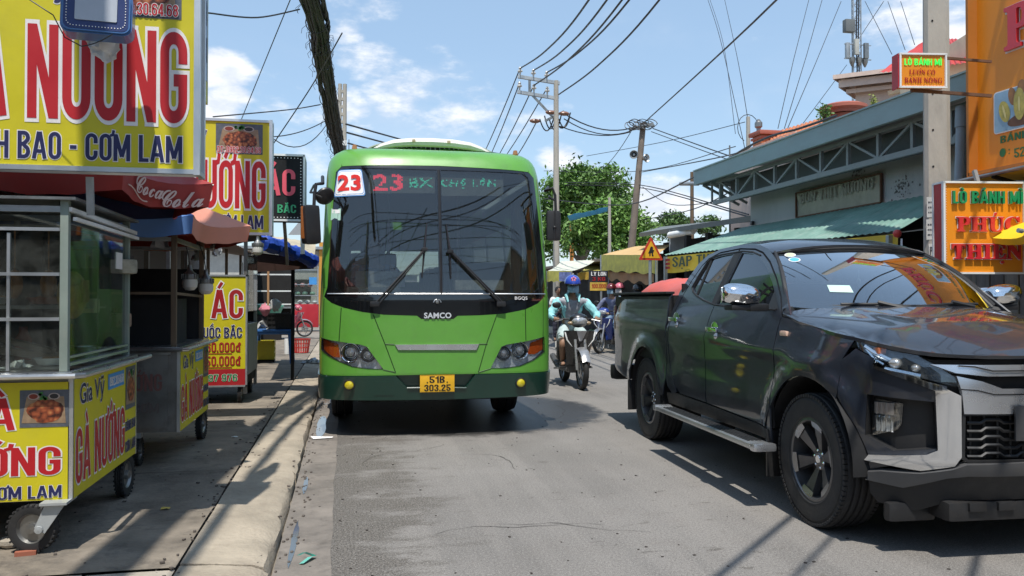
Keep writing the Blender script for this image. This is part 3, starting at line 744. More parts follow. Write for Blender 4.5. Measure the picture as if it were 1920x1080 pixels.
def pickup():
 D = Vector((-.0493, -.9988, 0)); rz = atan2(D.y, D.x)
 t = thing('pickup_truck', 'black double cab pickup truck with chrome mirror passing on the right', 'pickup truck', (3.540, 5.809, 0), rz)
 t.scale = (1, .945, 1)
 RO = [(1.22, 1.20), (1.09, 1.31), (.9, 1.455), (.7, 1.59), (.52, 1.672), (.35, 1.71), (0, 1.735), (-.35, 1.725), (-.6, 1.685), (-.74, 1.62), (-.86, 1.49), (-.93, 1.38)]
 DTf = [(1.07, 1.225), (.98, 1.325), (.82, 1.445), (.62, 1.568), (.45, 1.642), (.3, 1.675), (.03, 1.695)]
 DTr = [(.015, 1.695), (-.35, 1.685), (-.55, 1.645), (-.64, 1.59), (-.73, 1.48), (-.80, 1.36), (-.84, 1.25)]
 for s in (-1, 1):
  fs = lambda u, z, s=s: (u, s*side_w(u, z), z)
  fb = lambda u, z, s=s: (u, s*bed_w(u, z), z)
  K = dict(sgn=-1 if s > 0 else 1)
  def pn(name, poly, mat=m_paint, f=fs, **k): return panel(name, poly, f, mat, t, **{**K, **k})
  RW = [(-.655, 1.42), (-.60, 1.53), (-.54, 1.615), (-.47, 1.648), (-.3, 1.662), (-.075, 1.668), (-.125, 1.29), (-.3, 1.315), (-.48, 1.35), (-.60, 1.385)]
  FW = [(.085, 1.667), (.28, 1.65), (.42, 1.618), (.60, 1.54), (.80, 1.415), (.96, 1.29), (.985, 1.255), (.6, 1.262), (-.01, 1.278)]
  FD = DTf[::-1]+[(1.085, 1.20), (1.09, 1.0), (1.075, .62), (1.0, .50), (-.03, .525), (-.055, .9), (-.04, 1.27), (.015, 1.60)]
  pn('front_door', FD, holes=[FW])
  RD = [(-.0, 1.695)]+DTr[1:]+[(-.875, 1.1), (-.885, .95), (-.86, .80), (-.80, .67), (-.70, .575), (-.60, .53), (-.042, .525), (-.067, .9), (-.052, 1.27), (-.0, 1.60)]
  pn('rear_door', RD, holes=[RW])
  rail = RO[:-1]+[(-.93, 1.38), (-.93, .62), (-.90, .56), (-.80, .50), (-.69, .53)]+[(-.705, .565), (-.81, .66), (-.872, .795), (-.898, .95), (-.888, 1.1)]+[(-.853, 1.25), (-.812, 1.365), (-.742, 1.487), (-.65, 1.60), (-.555, 1.657), (-.35, 1.698), (.02, 1.708), (.3, 1.688), (.455, 1.654), (.628, 1.58), (.83, 1.456), (.99, 1.335), (1.085, 1.232)]
  pn('roof_rail', rail, res=.05)
  mb=MB(); mb.tube([(u, s*(side_w(u, z)-.022), z) for u, z in DTf+[(-.2, 1.69)]+DTr[1:]], .018, 6); mb.build('door_top_seal', m_black, t)
  pn('rocker', [(1.06, .49), (1.04, .41), (-.92, .41), (-.92, .50), (-.70, .52), (-.60, .518), (-.03, .513), (1.0, .488)], m_trim)
  pn('door_seam', [(1.09, .5), (1.1, 1.2), (.95, 1.245), (-.1, 1.27), (-.4, 1.31), (-.7, 1.38), (-.9, 1.36), (-.93, .6), (-.7, .5)], m_black, off=-.02, res=.12)
  arch = [(1.5+.47*cos(a), .40+.47*sin(a)) for a in [R(d) for d in range(52, 181, 8)]]
  pn('front_fender', [(1.10, 1.205), (1.25, 1.19), (1.4, 1.170), (1.65, 1.135), (1.87, 1.10), (1.80, .98), (1.80, .80)]+arch+[(1.06, .36), (1.085, .50), (1.095, .62), (1.102, 1.0)], res=.05)
  arch2 = [(-1.5+.47*cos(a), .40+.47*sin(a)) for a in [R(d) for d in range(8, 181, 8)]]
  pn('bed_side', [(-.945, 1.375), (-.945, .62), (-.98, .48)]+arch2+[(-2.05, .50), (-2.55, .56), (-2.66, .60), (-2.68, 1.0), (-2.66, 1.375)], f=fb, res=.05)
  for c in (1.5, -1.5):
   mb=MB(); n = 20; R1 = .472
   for i in range(n+1):
    a = pi*1.04*i/n-.04
    for vv in (.875, .50): mb.v.append((c+R1*cos(a), s*vv, .40+R1*sin(a)))
    if i: k = 2*i; mb.f.append((k-2, k-1, k+1, k))
   mb.add([(c-.47, s*.5, .25), (c+.47, s*.5, .25), (c+.47, s*.5, .9), (c-.47, s*.5, .9)], [(0, 1, 2, 3)])
   mb.build('arch_liner', m_black, t, recalc=False)
  mir = [(.985, 1.25), (.90, 1.335), (.86, 1.258)]
  fr = panel('front_window', FW, fs, m_tgl, t, off=-.010, th=.004, **K); rr_ = panel('rear_window', RW, fs, m_tgl, t, off=-.010, th=.004, **K)
  panel('window_divider', [(-.50, 1.66), (-.475, 1.66), (-.50, 1.34), (-.53, 1.33)], fs, m_trim, t, off=-.002, th=.01, **K)
  pn('pillar_trim', [(.075, 1.675), (-.06, 1.675), (-.115, 1.285), (-.02, 1.283)], m_trim, off=.0025, th=.004)
  belt = [(.99, 1.25), (.6, 1.257), (-.01, 1.272), (-.125, 1.283), (-.3, 1.308), (-.48, 1.342), (-.61, 1.378), (-.665, 1.415), (-.612, 1.53), (-.55, 1.625), (-.475, 1.66), (-.3, 1.675), (.085, 1.680), (.28, 1.663), (.43, 1.63)]
  for nm, sub_, mm, r_ in (('belt_moulding', belt[:9], m_chrome if False else m_trim, .008), ('window_seal', belt[8:], m_trim, .007)):
   mb=MB(); mb.tube([(u, s*(side_w(u, z)+.002), z) for u, z in [tuple(Vector(sub_[i]).lerp(Vector(sub_[i+1]), k/4)) for i in range(len(sub_)-1) for k in range(4)]+[sub_[-1]]], r_, 6); mb.build(nm, mm, t)
  for (u, z) in ((.13, 1.09), (-.74, 1.145)):
   y = side_w(u, z); mb = MB()
   n = 22; mb.v = []; mb.f = []
   bowl = MB()
   bowl.grid(6, 18, lambda a, b: (u+.075*sin(pi/2*a)*cos(2*pi*b)-.01, s*(side_w(u, z)+.004-.0+.003*(1-a)), z+.002+.058*sin(pi/2*a)*sin(2*pi*b)))
   hb = bowl.build('handle_bowl', m_chrome, t)
   hn=MB(); hn.rbox((u+.005, s*(y+.038), z+.0), (.20, .022, .036), .009); hn.box((u+.08, s*(y+.015), z), (.03, .04, .03)); hn.box((u-.075, s*(y+.015), z), (.03, .04, .03))
   hn.build('door_handle', m_chrome, t); kk=MB(); kk.ball((u+.04, s*(y+.012), z-.05), .024, 12, 8); kk.build('lock_cover', m_silver, t)
  mb=MB(); mb.rbox((1.20, s*(side_w(1.20, 1.105)+.006), 1.105), (.085, .022, .032), .010); mb.build('side_repeater', M('repeater_lens', (.75, .5, .38), .2), t)
  mb=MB(); y0 = .86
  mirr=MB(); mirr.grid(12, 16, lambda a, b: (.90+.075*cos(pi*(a-.5))**.55*1.0 + .03*sin(pi*(a-.5)), s*(1.055+.135*sin(pi*(a-.5))), 1.335+.0+.085*(abs(sin(2*pi*b))**.75)*(1 if sin(2*pi*b) > 0 else -1)*(1-.25*max(0, sin(pi*(a-.5)))) * cos(pi*(a-.5))**.35) if False else
   (.88+.085*cos(2*pi*b)*cos(pi*(a-.5))**.5, s*(1.01+.13*sin(pi*(a-.5))), 1.345+.075*sin(2*pi*b)*cos(pi*(a-.5))**.45+.012*sin(pi*(a-.5))))
  mo = mirr.build('mirror', m_chrome, t)
  mb.rbox((.87, s*.99, 1.262), (.13, .22, .036), .014); mb.rbox((.90, s*.90, 1.262), (.08, .14, .05), .015); mb.build('mirror_base', m_trim, mo)
  mb=MB(); mb.rbox((.792, s*1.01, 1.345), (.008, .21, .105), .002); mb.build('mirror_glass', m_chrome, mo)
  mb=MB(); mb.add([(1.02, s*(side_w(1.02, 1.25)+.002), 1.25), (.86, s*(side_w(.86, 1.26)+.002), 1.26), (.86, s*(side_w(.86, 1.38)+.001), 1.38)], [(0, 1, 2)]); mb.build('mirror_patch', m_trim, t, sm=0)
  mb=MB(); mb.rbox((.20, s*.985, .395), (1.92, .15, .035), .012); st_ = mb.build('side_step', m_alu, t)
  mb = MB()
  for k in range(4): mb.box((.20, s*(.935+.028*k), .4145), (1.62, .015, .006))
  mb.build('step_tread', m_trim, st_)
  for uu in (1.145, -.745): MB().rbox((uu, s*.985, .395), (.07, .16, .05), .02).build('end_cap', m_silver, st_)
  for uu in (.9, .1, -.6): MB().bar((uu, s*.70, .36), (uu, s*.93, .38), .04).build('bracket', m_black, st_)
  mb=MB(); mb.rbox((1.045, s*.79, .34), (.02, .24, .30), .006); mb.build('mud_flap', m_blackp, t)
  mb=MB(); mb.rbox((-1.99, s*.79, .36), (.02, .24, .30), .006); mb.build('mud_flap', m_blackp, t)
  build_wheel(t, 1.5, s*.745, .385, .25, s); build_wheel(t, -1.5, s*.745, .385, .25, s)
  mb=MB(); mb.rbox((-2.645, s*.825, 1.12), (.06, .07, .26), .015); mb.build('tail_lamp', M('tail_red', (.24, .03, .03), .15, coat=1), t)
 mb = MB()
 for s in (-1, 1): mb.box((-1.80, s*.82, 1.05), (1.70, .05, .58)); mb.rbox((-1.80, s*.833, 1.372), (1.72, .085, .022), .008)
 mb.box((-.975, 0, 1.05), (.05, 1.64, .60)); mb.build('bed_liner', m_trim, t)
 mb=MB(); mb.box((-1.80, 0, .76), (1.70, 1.6, .04)); mb.build('bed_floor', m_trim, t)
 mb=MB(); mb.rbox((-2.655, 0, 1.02), (.05, 1.60, .72), .015); mb.build('tailgate', m_paint, t)
 mb=MB(); mb.rbox((-2.80, 0, .52), (.16, 1.70, .17), .05); mb.box((-2.72, .0, .47), (.12, 1.2, .10)); mb.build('rear_bumper', m_trim, t)
 ru = [-.93, -.86, -.74, -.6, -.35, 0, .35, .52, .62, .70]; rzz = [1.38, 1.49, 1.62, 1.685, 1.725, 1.735, 1.71, 1.672, 1.632, 1.59]
 def roof(u, k):
  z = smooth_interp(ru, rzz, u); w = side_w(u, z)+.0; c = .052+.012*max(0, (u-.2))
  return (u+.07*(1-k*k)*max(0, (u-.3))/.3, k*w, z+c*(1-abs(k)**2.6))
 panel('roof', [(-.80, -1), (.60, -1), (.60, 1), (-.80, 1)], roof, m_paint, t, res=.07, sgn=1, th=.015)
 def hood(u, v):
  uu = min(u, 2.26); w = plan_w(uu); zs = shoulder(u); e = max(0, w-.03-abs(v))
  d = min(e, max(0, 2.27-u)*1.1)
  z = zs+.05*(1-exp(-d/.07))-.012*exp(-((abs(v)-.50)/.07)**2)*min(1, (2.4-u))+.02*(1-min(1, (v/.8)**2))
  f = max(0, 2.27-u); z = zs+.055*(1-exp(-e/.10))*(1-exp(-f/.16))+.018*(1-min(1, (v/.8)**2))+.014*(math.tanh((.46-abs(v))/.05)*.5+.5)*(1-exp(-f/.3))
  return (u, v, z)
 nose = []
 for i in range(-16, 17):
  a = i/16*1.13; u, v = TP.at(a); nx, ny = TP.nrm(a); nose.append((u-.012*nx, v-.012*ny))
 nose = [p for p in nose if p[0] > 1.6]
 hp = [(1.10, -.82), (1.35, -.845), (1.6, -.838)]+nose+[(1.6, .838), (1.35, .845), (1.10, .82), (1.22, .55), (1.28, 0), (1.22, -.55)]
 panel('hood', hp, hood, m_paint, t, res=.055, th=.02)
 mb=MB(); mb.tube([(1.105+.0, -.80, 1.235)]+[(1.30-.30*(v/.8)**2-.01, v, 1.258) for v in (-.7, -.5, -.25, 0, .25, .5, .7)]+[(1.105, .80, 1.235)], .028, 6); mb.build('cowl', m_trim, t)
 def ws(v, q):
  q2 = q; vv = v*(.775*(1-q2)+.60*q2); ub = 1.30-.22*abs(v)**2.4; ut = .66-.08*abs(v)**2
  u = ub*(1-q2)+ut*q2; z = 1.235+(.035*abs(v)**2)*(1-q2)+(1.668-1.235-.03*abs(v)**2)*q2+.028*sin(pi*q2)
  return (u+.02*sin(pi*q2), vv, z)
 panel('windscreen', [(-1, 0), (1, 0), (1, 1), (-1, 1)], ws, m_ws, t, res=.08, th=.005, sgn=1)
 for sg in (-1, 1):
  mb=MB(); mb.tube([Vector(ws(sg*1.0, q/10))+Vector((0, 0, .004)) for q in range(11)], .016, 6); mb.build('windscreen_seal', m_trim, t)
 mb=MB(); mb.tube([Vector(ws(k/8-1, 1))+Vector((-.004, 0, .006)) for k in range(17)], .012, 6); mb.build('windscreen_seal', m_trim, t)
 for (v, q, w, h, mm, nm) in ((-.83, .80, .075, .05, M('sticker_blue', (.08, .42, .68), .5), 'round_sticker'), (-.845, .92, .075, .05, M('sticker_lime', (.55, .66, .42), .5), 'round_sticker'), (-.55, .28, .15, .06, M('sticker_pale', (.50, .70, .62), .5), 'toll_sticker')):
  hw = w/.75; hh = h/.62
  pl = [(v+hw/2*cos(a)*(1 if 'round' in nm else .95), q+hh/2*sin(a)) for a in [2*pi*i/16 for i in range(16)]] if 'round' in nm else [(v-hw/2, q-hh/2), (v+hw/2, q-hh/2), (v+hw/2, q+hh/2), (v-hw/2, q+hh/2)]
  panel(nm, pl, ws, mm, t, off=.002, th=.001, res=.03)
  if 'round' in nm:
   ring = [(v+hw*.62*cos(a), q+hh*.62*sin(a)) for a in [2*pi*i/20 for i in range(20)]]; panel('sticker_rim', ring, ws, m_wht, t, off=.0008, th=.0005, res=.03)
 for (v0, v1) in ((-.62, -.02), (.10, .68)):
  mb=MB(); A = Vector(ws(v0, .035))+Vector((.012, 0, .02)); B = Vector(ws(v1, .03))+Vector((.02, 0, .02)); mid = Vector(ws((v0+v1)/2, .05))+Vector((.015, 0, .022))
  mb.tube([A, mid, B], .010, 6); mb.tube([mid+Vector((0, 0, .012)), Vector(ws(v1-.1, .0))+Vector((.04, 0, .022))], .014, 6); mb.build('wiper', m_blackp, t)
 mb=MB(); mb.rbox((.98, 0, 1.13), (.50, 1.45, .16), .05); mb.rbox((.90, -.36, 1.19), (.28, .5, .10), .04); mb.build('dashboard', M('dash', (.10, .095, .09), .7), t)
 mb = MB()
 for k in range(24):
  a = 2*pi*k/24; mb.v.append((0, 0, 0))
 mb=MB(); mb.tube([(.66+.10*sin(2*pi*k/24)*.45, .38+.18*cos(2*pi*k/24), 1.17+.18*sin(2*pi*k/24)*.9) for k in range(25)], .014, 6, cap=False); mb.bar((.66, .22, 1.17), (.66, .54, 1.17), .03); mb.bar((.66, .38, 1.17), (.85, .38, 1.12), .05); mb.build('steering_wheel', m_blackp, t)
 m_seat = M('seat_beige', (.30, .26, .20), .8)
 for v in (-.37, .37):
  mb=MB(); mb.rbox((.10, v, .95), (.14, .50, .62), .05, tilt=Matrix.Rotation(-.25, 4, 'Y')); mb.rbox((.30, v, .70), (.50, .50, .14), .05); mb.rbox((-.02, v, 1.37), (.09, .26, .17), .04); mb.build('front_seat', m_seat, t)
 mb=MB(); mb.rbox((-.66, 0, 1.0), (.14, 1.30, .60), .05); mb.build('rear_seat', m_seat, t)
 mb=MB(); mb.box((.1, 0, .50), (1.9, 1.60, .04)); mb.box((-.86, 0, 1.0), (.03, 1.5, .9)); mb.build('cabin_floor', m_dark, t)
 mb=MB(); mb.tube([(.70, 0, 1.64), (.70, 0, 1.58)], .012, 6); mb.rbox((.69, 0, 1.565), (.03, .23, .07), .015); mb.build('interior_mirror', m_blackp, t)
 mb=MB(); mb.tube([(.72, -.02, 1.53), (.72, -.02, 1.46)], .004, 5); mb.lathe([(.001, .03), (.014, .01), (.010, -.03), (.001, -.04)], 8, Matrix.Translation((.72, -.02, 1.44))); mb.build('hanging_charm', m_wht, t)
 # ------------------------------------------------ nose, drawn in arc length a and height z
 def aU(u): return next(s for (p, s) in zip(TP.P, TP.S) if p[0] <= u)
 def nf(a, z, ex=0):
  u, v = TP.at(a); nx, ny = TP.nrm(a); o = 0; ln = 0
  if z > .85: ln = .55*(z-.85)**1.7
  if z < .50: ln = .35*(.50-z)
  k = min(1, max(0, (2.06-u)/.24)); k = k*k*(3-2*k); ln *= 1-k; o += k*flare(u, z)+(k*crease(u, z)*max(0, 1-(u-1.6)/.3) if u < 1.9 else 0)
  if z > .95: o -= abs(ny)*.06*(min(z, 1.22)-.95)**2/.0729
  o += ex; return (u+nx*o-ln, v+ny*o, z)
 K = dict(sgn=1)
 def npn(name, poly, mat, off=0, mirror=True, res=.05, th=.012, holes=(), f=None, par=None):
  out = []
  for s in ((-1, 1) if mirror else (1,)):
   pl = [(s*a, z) for a, z in poly]; hl = [[(s*a, z) for a, z in h] for h in holes]
   out.append(panel(name, pl, f or nf, mat, par or t, holes=hl, off=off, res=res, th=th, sgn=1))
  return out
 aS = next(s for (p, s) in zip(TP.P, TP.S) if p[0] <= 1.806)
 aW = next(s for (p, s) in zip(TP.P, TP.S) if p[0] <= 1.93)
 aH = next(s for (p, s) in zip(TP.P, TP.S) if p[0] <= 1.90)
 top_edge = [(aS-.0, .985), (aH-.02, 1.075)]
 HL = [(aH-.005, 1.092), (aH-.33, 1.045), (.60, 1.015), (.545, .985), (.40, .885), (.46, .878), (.66, .925), (.85, .975), (aH-.12, 1.015), (aH-.02, 1.052)]
 body = [(aS, .985), (aH, 1.052), (aH-.12, 1.008), (.85, .965), (.66, .915), (.50, .880), (.50, .50), (.72, .47), (.84, .43), (aU(1.985), .415), (aU(1.975), .48), (aU(1.95), .56), (aU(1.91), .64), (aU(1.855), .715), (aS+.0, .785)]
 pocket = [(.90, .815), (.56, .800), (.545, .565), (.76, .535), (.905, .60)]
 npn('front_corner', body, m_paint, holes=[pocket], res=.04)
 npn('lamp_pocket', [(.92, .84), (.50, .83), (.50, .50), (.75, .5), (.92, .57)], m_blackp, off=-.07)
 mbs = []
 for s in (-1, 1):   # pocket walls
  mb=MB(); pl = [(s*a, z) for a, z in dens(pocket, .06)]; n = len(pl)
  for a, z in pl:
   mb.v.append(nf(a, z, -.004)); mb.v.append(nf(a, z, -.075))
  mb.f = [(2*i, 2*((i+1) % n), 2*((i+1) % n)+1, 2*i+1) for i in range(n)]; mb.build('pocket_wall', m_blackp, t, recalc=False)
  lp = [(s*a, z) for a, z in [(.885, .79), (.72, .775), (.73, .67), (.75, .64), (.875, .60)]]
  l = panel('lower_lamp', lp, lambda a, z: nf(a, z, -.02), m_lens, t, res=.05, th=.004)
  panel('lamp_housing', lp, lambda a, z: nf(a, z, -.062), M('lamp_dark_chrome', (.25, .25, .26), .2, 1, .1), l, res=.05, th=.004)
  for zc, mm, hh in ((.745, M('indicator', (.62, .50, .42), .25, .3), .05), (.665, m_chrome, .065)):
   mb = MB()
   for k in range(4):
    a = s*(.865-.028*k); mb.rbox(nf(a, zc, -.042), (.022, .020, hh*1.25), .006, rz=0)
   mb.build('lamp_reflector', mm, l)
 for s in (-1, 1):
  hp_ = [(s*a, z) for a, z in HL]
  l = panel('headlamp', hp_, lambda a, z: nf(a, z, .004), m_lens, t, res=.04, th=.004)
  panel('headlamp_housing', hp_, lambda a, z: nf(a, z, -.05), M('lamp_black', (.10, .10, .105), .22, .6, .3, 20), l, res=.04, th=.004)
  mb = MB()
  for (a, z, r) in ((.74, .985, .036), (.64, .965, .026)):
   c = Vector(nf(s*a, z, -.02)); mb.ball(c, r, 14, 8, (1, 1, .8))
  mb.build('projector_lamp', M('lamp_glass_dark', (.55, .53, .50), .08, .7), l)
  mb=MB(); mb.tube([nf(s*a, z, -.012) for a, z in ((aH-.06, 1.065), (aH-.12, 1.035), (aH-.21, 1.0), (.80, .955), (.62, .925))], .014, 6); mb.tube([nf(s*a, z, -.012) for a, z in ((.90, 1.05), (.85, 1.0), (.80, .975))], .009, 6); mb.build('running_light', m_chrome, l)
  mb=MB(); mb.rbox(nf(s*(aH-.15), 1.047, -.02), (.05, .05, .035), .01); mb.build('indicator', M('indicator_orange', (.70, .22, .10), .3), l)
 npn('hood_gap', [(0, 1.02), (.55, 1.02), (aH-.3, 1.06), (aH-.3, 1.035), (.5, .98), (0, .985)], m_black, off=-.045, res=.08)
 npn('chrome_bracket', [(.545, .885), (.66, .920), (.85, .970), (aH-.14, 1.009), (aH-.14, 1.001), (.85, .955), (.66, .895), (.56, .855), (.55, .56), (.60, .535), (.76, .515), (.88, .503), (.90, .474), (.62, .455), (.47, .49), (.44, .53), (.44, .835)], m_chrome, off=.022, res=.03, th=.03)
 npn('grille_back', [(0, .50), (.46, .50), (.46, .83), (.56, .97), (.60, 1.0), (0, 1.0)], m_black, off=-.05, res=.08)
 npn('grille_wing', [(.57, .985), (.0, .985), (.0, .930), (.30, .930), (.455, .945)], m_silver, off=.012, res=.05, th=.03)
 npn('grille_wing', [(.455, .930), (.33, .905), (.22, .868), (.0, .868), (.0, .745), (.425, .745), (.435, .855)], m_silver, off=.018, res=.05, th=.03)
 for (zz, aa) in ((.958, .0), (.845, .0)):
  npn('wing_line', [(aa, zz), (.27, zz), (.36, zz+.02), (.44, zz+.024), (.44, zz+.019), (.36, zz+.014), (.27, zz-.006), (aa, zz-.006)], m_black, off=.0205, res=.06, th=.002)
 npn('grille_surround', [(0, .745), (.43, .745), (.44, .52), (.40, .50), (0, .50), (0, .515), (.40, .515), (.42, .53), (.415, .735), (0, .735)], m_trim, off=.01, res=.06)
 for k in range(5):   # wavy slats
  z = .705-.042*k; pts = []
  for i in range(-16, 17):
   a = i*.025; pts.append(nf(a, z+.008*(1 if (i//4) % 2 else -1), -.012))
  mb=MB(); mb.tube(pts, .0085, 5); mb.build('slat', m_blackp, t)
 mb = MB()
 for i in range(-5, 6): mb.tube([nf(i*.075, .73, -.025), nf(i*.075, .52, -.025)], .006, 5)
 mb.build('slat_supports', m_blackp, t)
 c = Vector(nf(0, .70, .03)); mb=MB(); mb.rbox(c, (.012, .34, .175), .004); mb.build('number_plate_holder', M('plate_dark', (.06, .06, .062), .4), t)
 npn('bumper_ledge', [(0, .505), (.42, .50), (.48, .478), (.62, .445), (.80, .432), (aU(1.985), .418), (aU(1.99), .375), (.88, .375), (.68, .36), (.50, .43), (.40, .445), (0, .445)], M('bumper_grey', (.07, .07, .072), .45, dirt=.3), off=.035, res=.05, th=.05)
 npn('lower_bumper', [(0, .448), (.40, .448), (.50, .432), (.68, .365), (.86, .38), (aU(1.99), .38), (aU(2.01), .30), (aU(2.06), .255), (.60, .235), (.50, .28), (.40, .31), (0, .31)], m_trim, off=.02, res=.06, th=.05)
 mb = MB()
 for k in range(-2, 3): mb.rbox((2.23, k*.17, .275), (.05, .10, .045), .01)
 mb.rbox((2.12, 0, .25), (.24, 1.0, .10), .03); mb.build('skid_plate', m_blackp, t)
 for s in (-1, 1):
  mb=MB(); mb.rbox((2.06, s*.60, .22), (.06, .28, .10), .03); mb.build('air_deflector', m_blackp, t)
 mb=MB(); mb.box((0, 0, .50), (4.2, 1.0, .22)); mb.tube([(-1.5, -.7, .385), (-1.5, .7, .385)], .05, 8); mb.ball((-1.5, 0, .385), .14); mb.tube([(1.5, -.7, .385), (1.5, .7, .385)], .04, 8); mb.box((1.55, 0, .75), (1.1, 1.1, .5)); mb.build('chassis', m_black, t)
 return t
truck = pickup()
mbt=MB(); rr = random.Random(9)
def tarp(u, v):
 x = -1.05-1.5*u; y = -.70+1.42*v
 return (x+rr.uniform(-.01, .01), y, 1.20+.31*(1-abs(2*v-1)**6)*(1-.10*abs(2*u-1)**6)+.02*sin(9*u+4*v)+rr.uniform(-.008, .008)-(.42 if v in (0, 1) or u in (0, 1) else 0))
mbt.grid(16, 14, tarp)
tw = truck.matrix_basis if False else (Matrix.Translation(truck.location) @ Matrix.Rotation(truck.rotation_euler.z, 4, 'Z') @ Matrix.Diagonal((1, .945, 1, 1)))
mbt.v = [tuple(tw @ Vector(v)) for v in mbt.v]
tag(mbt.build('tarpaulin', M('red_tarp', (.62, .11, .075), .45, var=.15, vs_=5, bump=.3, bs=15), sm=50), 'red tarpaulin covering the load in the pickup bed', 'tarpaulin')
# ------------------------------------------------------------------ city bus
BX, BY = .905, 7.85
BPl = Plan(-.50, .50, 1.15, 3.6, -7.2)
def blean(z):
 o = 0
 if z > 1.3: o += .11*(z-1.3)+.05*(z-1.3)**2
 if z > 2.50: o += .9*(z-2.50)**2
 if z < .60: o += .18*(.60-z)
 return o
def bside(z): return .065*(max(0, z-1.0)/1.6)**1.3+(.5*(z-2.54)**2 if z > 2.54 else 0)+(.05*(.5-z) if z < .5 else 0)
def bf(a, z, ex=0):
 u, v = BPl.at(a); nx, ny = BPl.nrm(a); s = 1 if v >= 0 else -1
 return (u-blean(z)+nx*ex, v-s*bside(z)*min(1, abs(v)/.9)+ny*ex, z)
_bv = [BPl.at(i*.01)[1] for i in range(0, 190)]
def bp(px, py):
 u = 0
 for _ in range(10):
  p = atY(px, py, BY-u); v = p.x-BX; z = p.z; s = 1 if v >= 0 else -1
  va = min(abs(v)+bside(z)*min(1, abs(v)/.9), 1.1495); a = interp(_bv[:185], [i*.01 for i in range(185)], va)
  u = bf(a, z)[0]
 return (s*a, z)
def bl(pts): return [bp(*p) for p in pts]
m_bg = M('bus_green', (.115, .34, .045), .34, 0, .08, coat=.6, dirt=.28, dirtcol=(.12, .22, .07))
m_bdg = M('bus_dark_green', (.006, .042, .028), .38, 0, .15, coat=.5, dirt=.2, dirtcol=(.03, .05, .035))
m_mask = M('gloss_black', (.006, .007, .008), .12, 0, .1, coat=1)
m_bgl = glass('bus_windscreen', (.70, .72, .70), 1.6, opac=.05, opcol=(.07, .07, .068))
m_bwin = glass('bus_side_window', (.45, .48, .46), 1.6, opac=.15, opcol=(.02, .02, .02))
def rpoly(P, r, n=4):
 out = []; m = len(P)
 for i in range(m):
  p, a, b = Vector(P[i]), Vector(P[i-1]), Vector(P[(i+1) % m]); u = p+(a-p).normalized()*r; v = p+(b-p).normalized()*r
  for k in range(n+1): t = k/n; out.append(tuple(u*(1-t)**2+p*2*t*(1-t)+v*t*t))
 return out
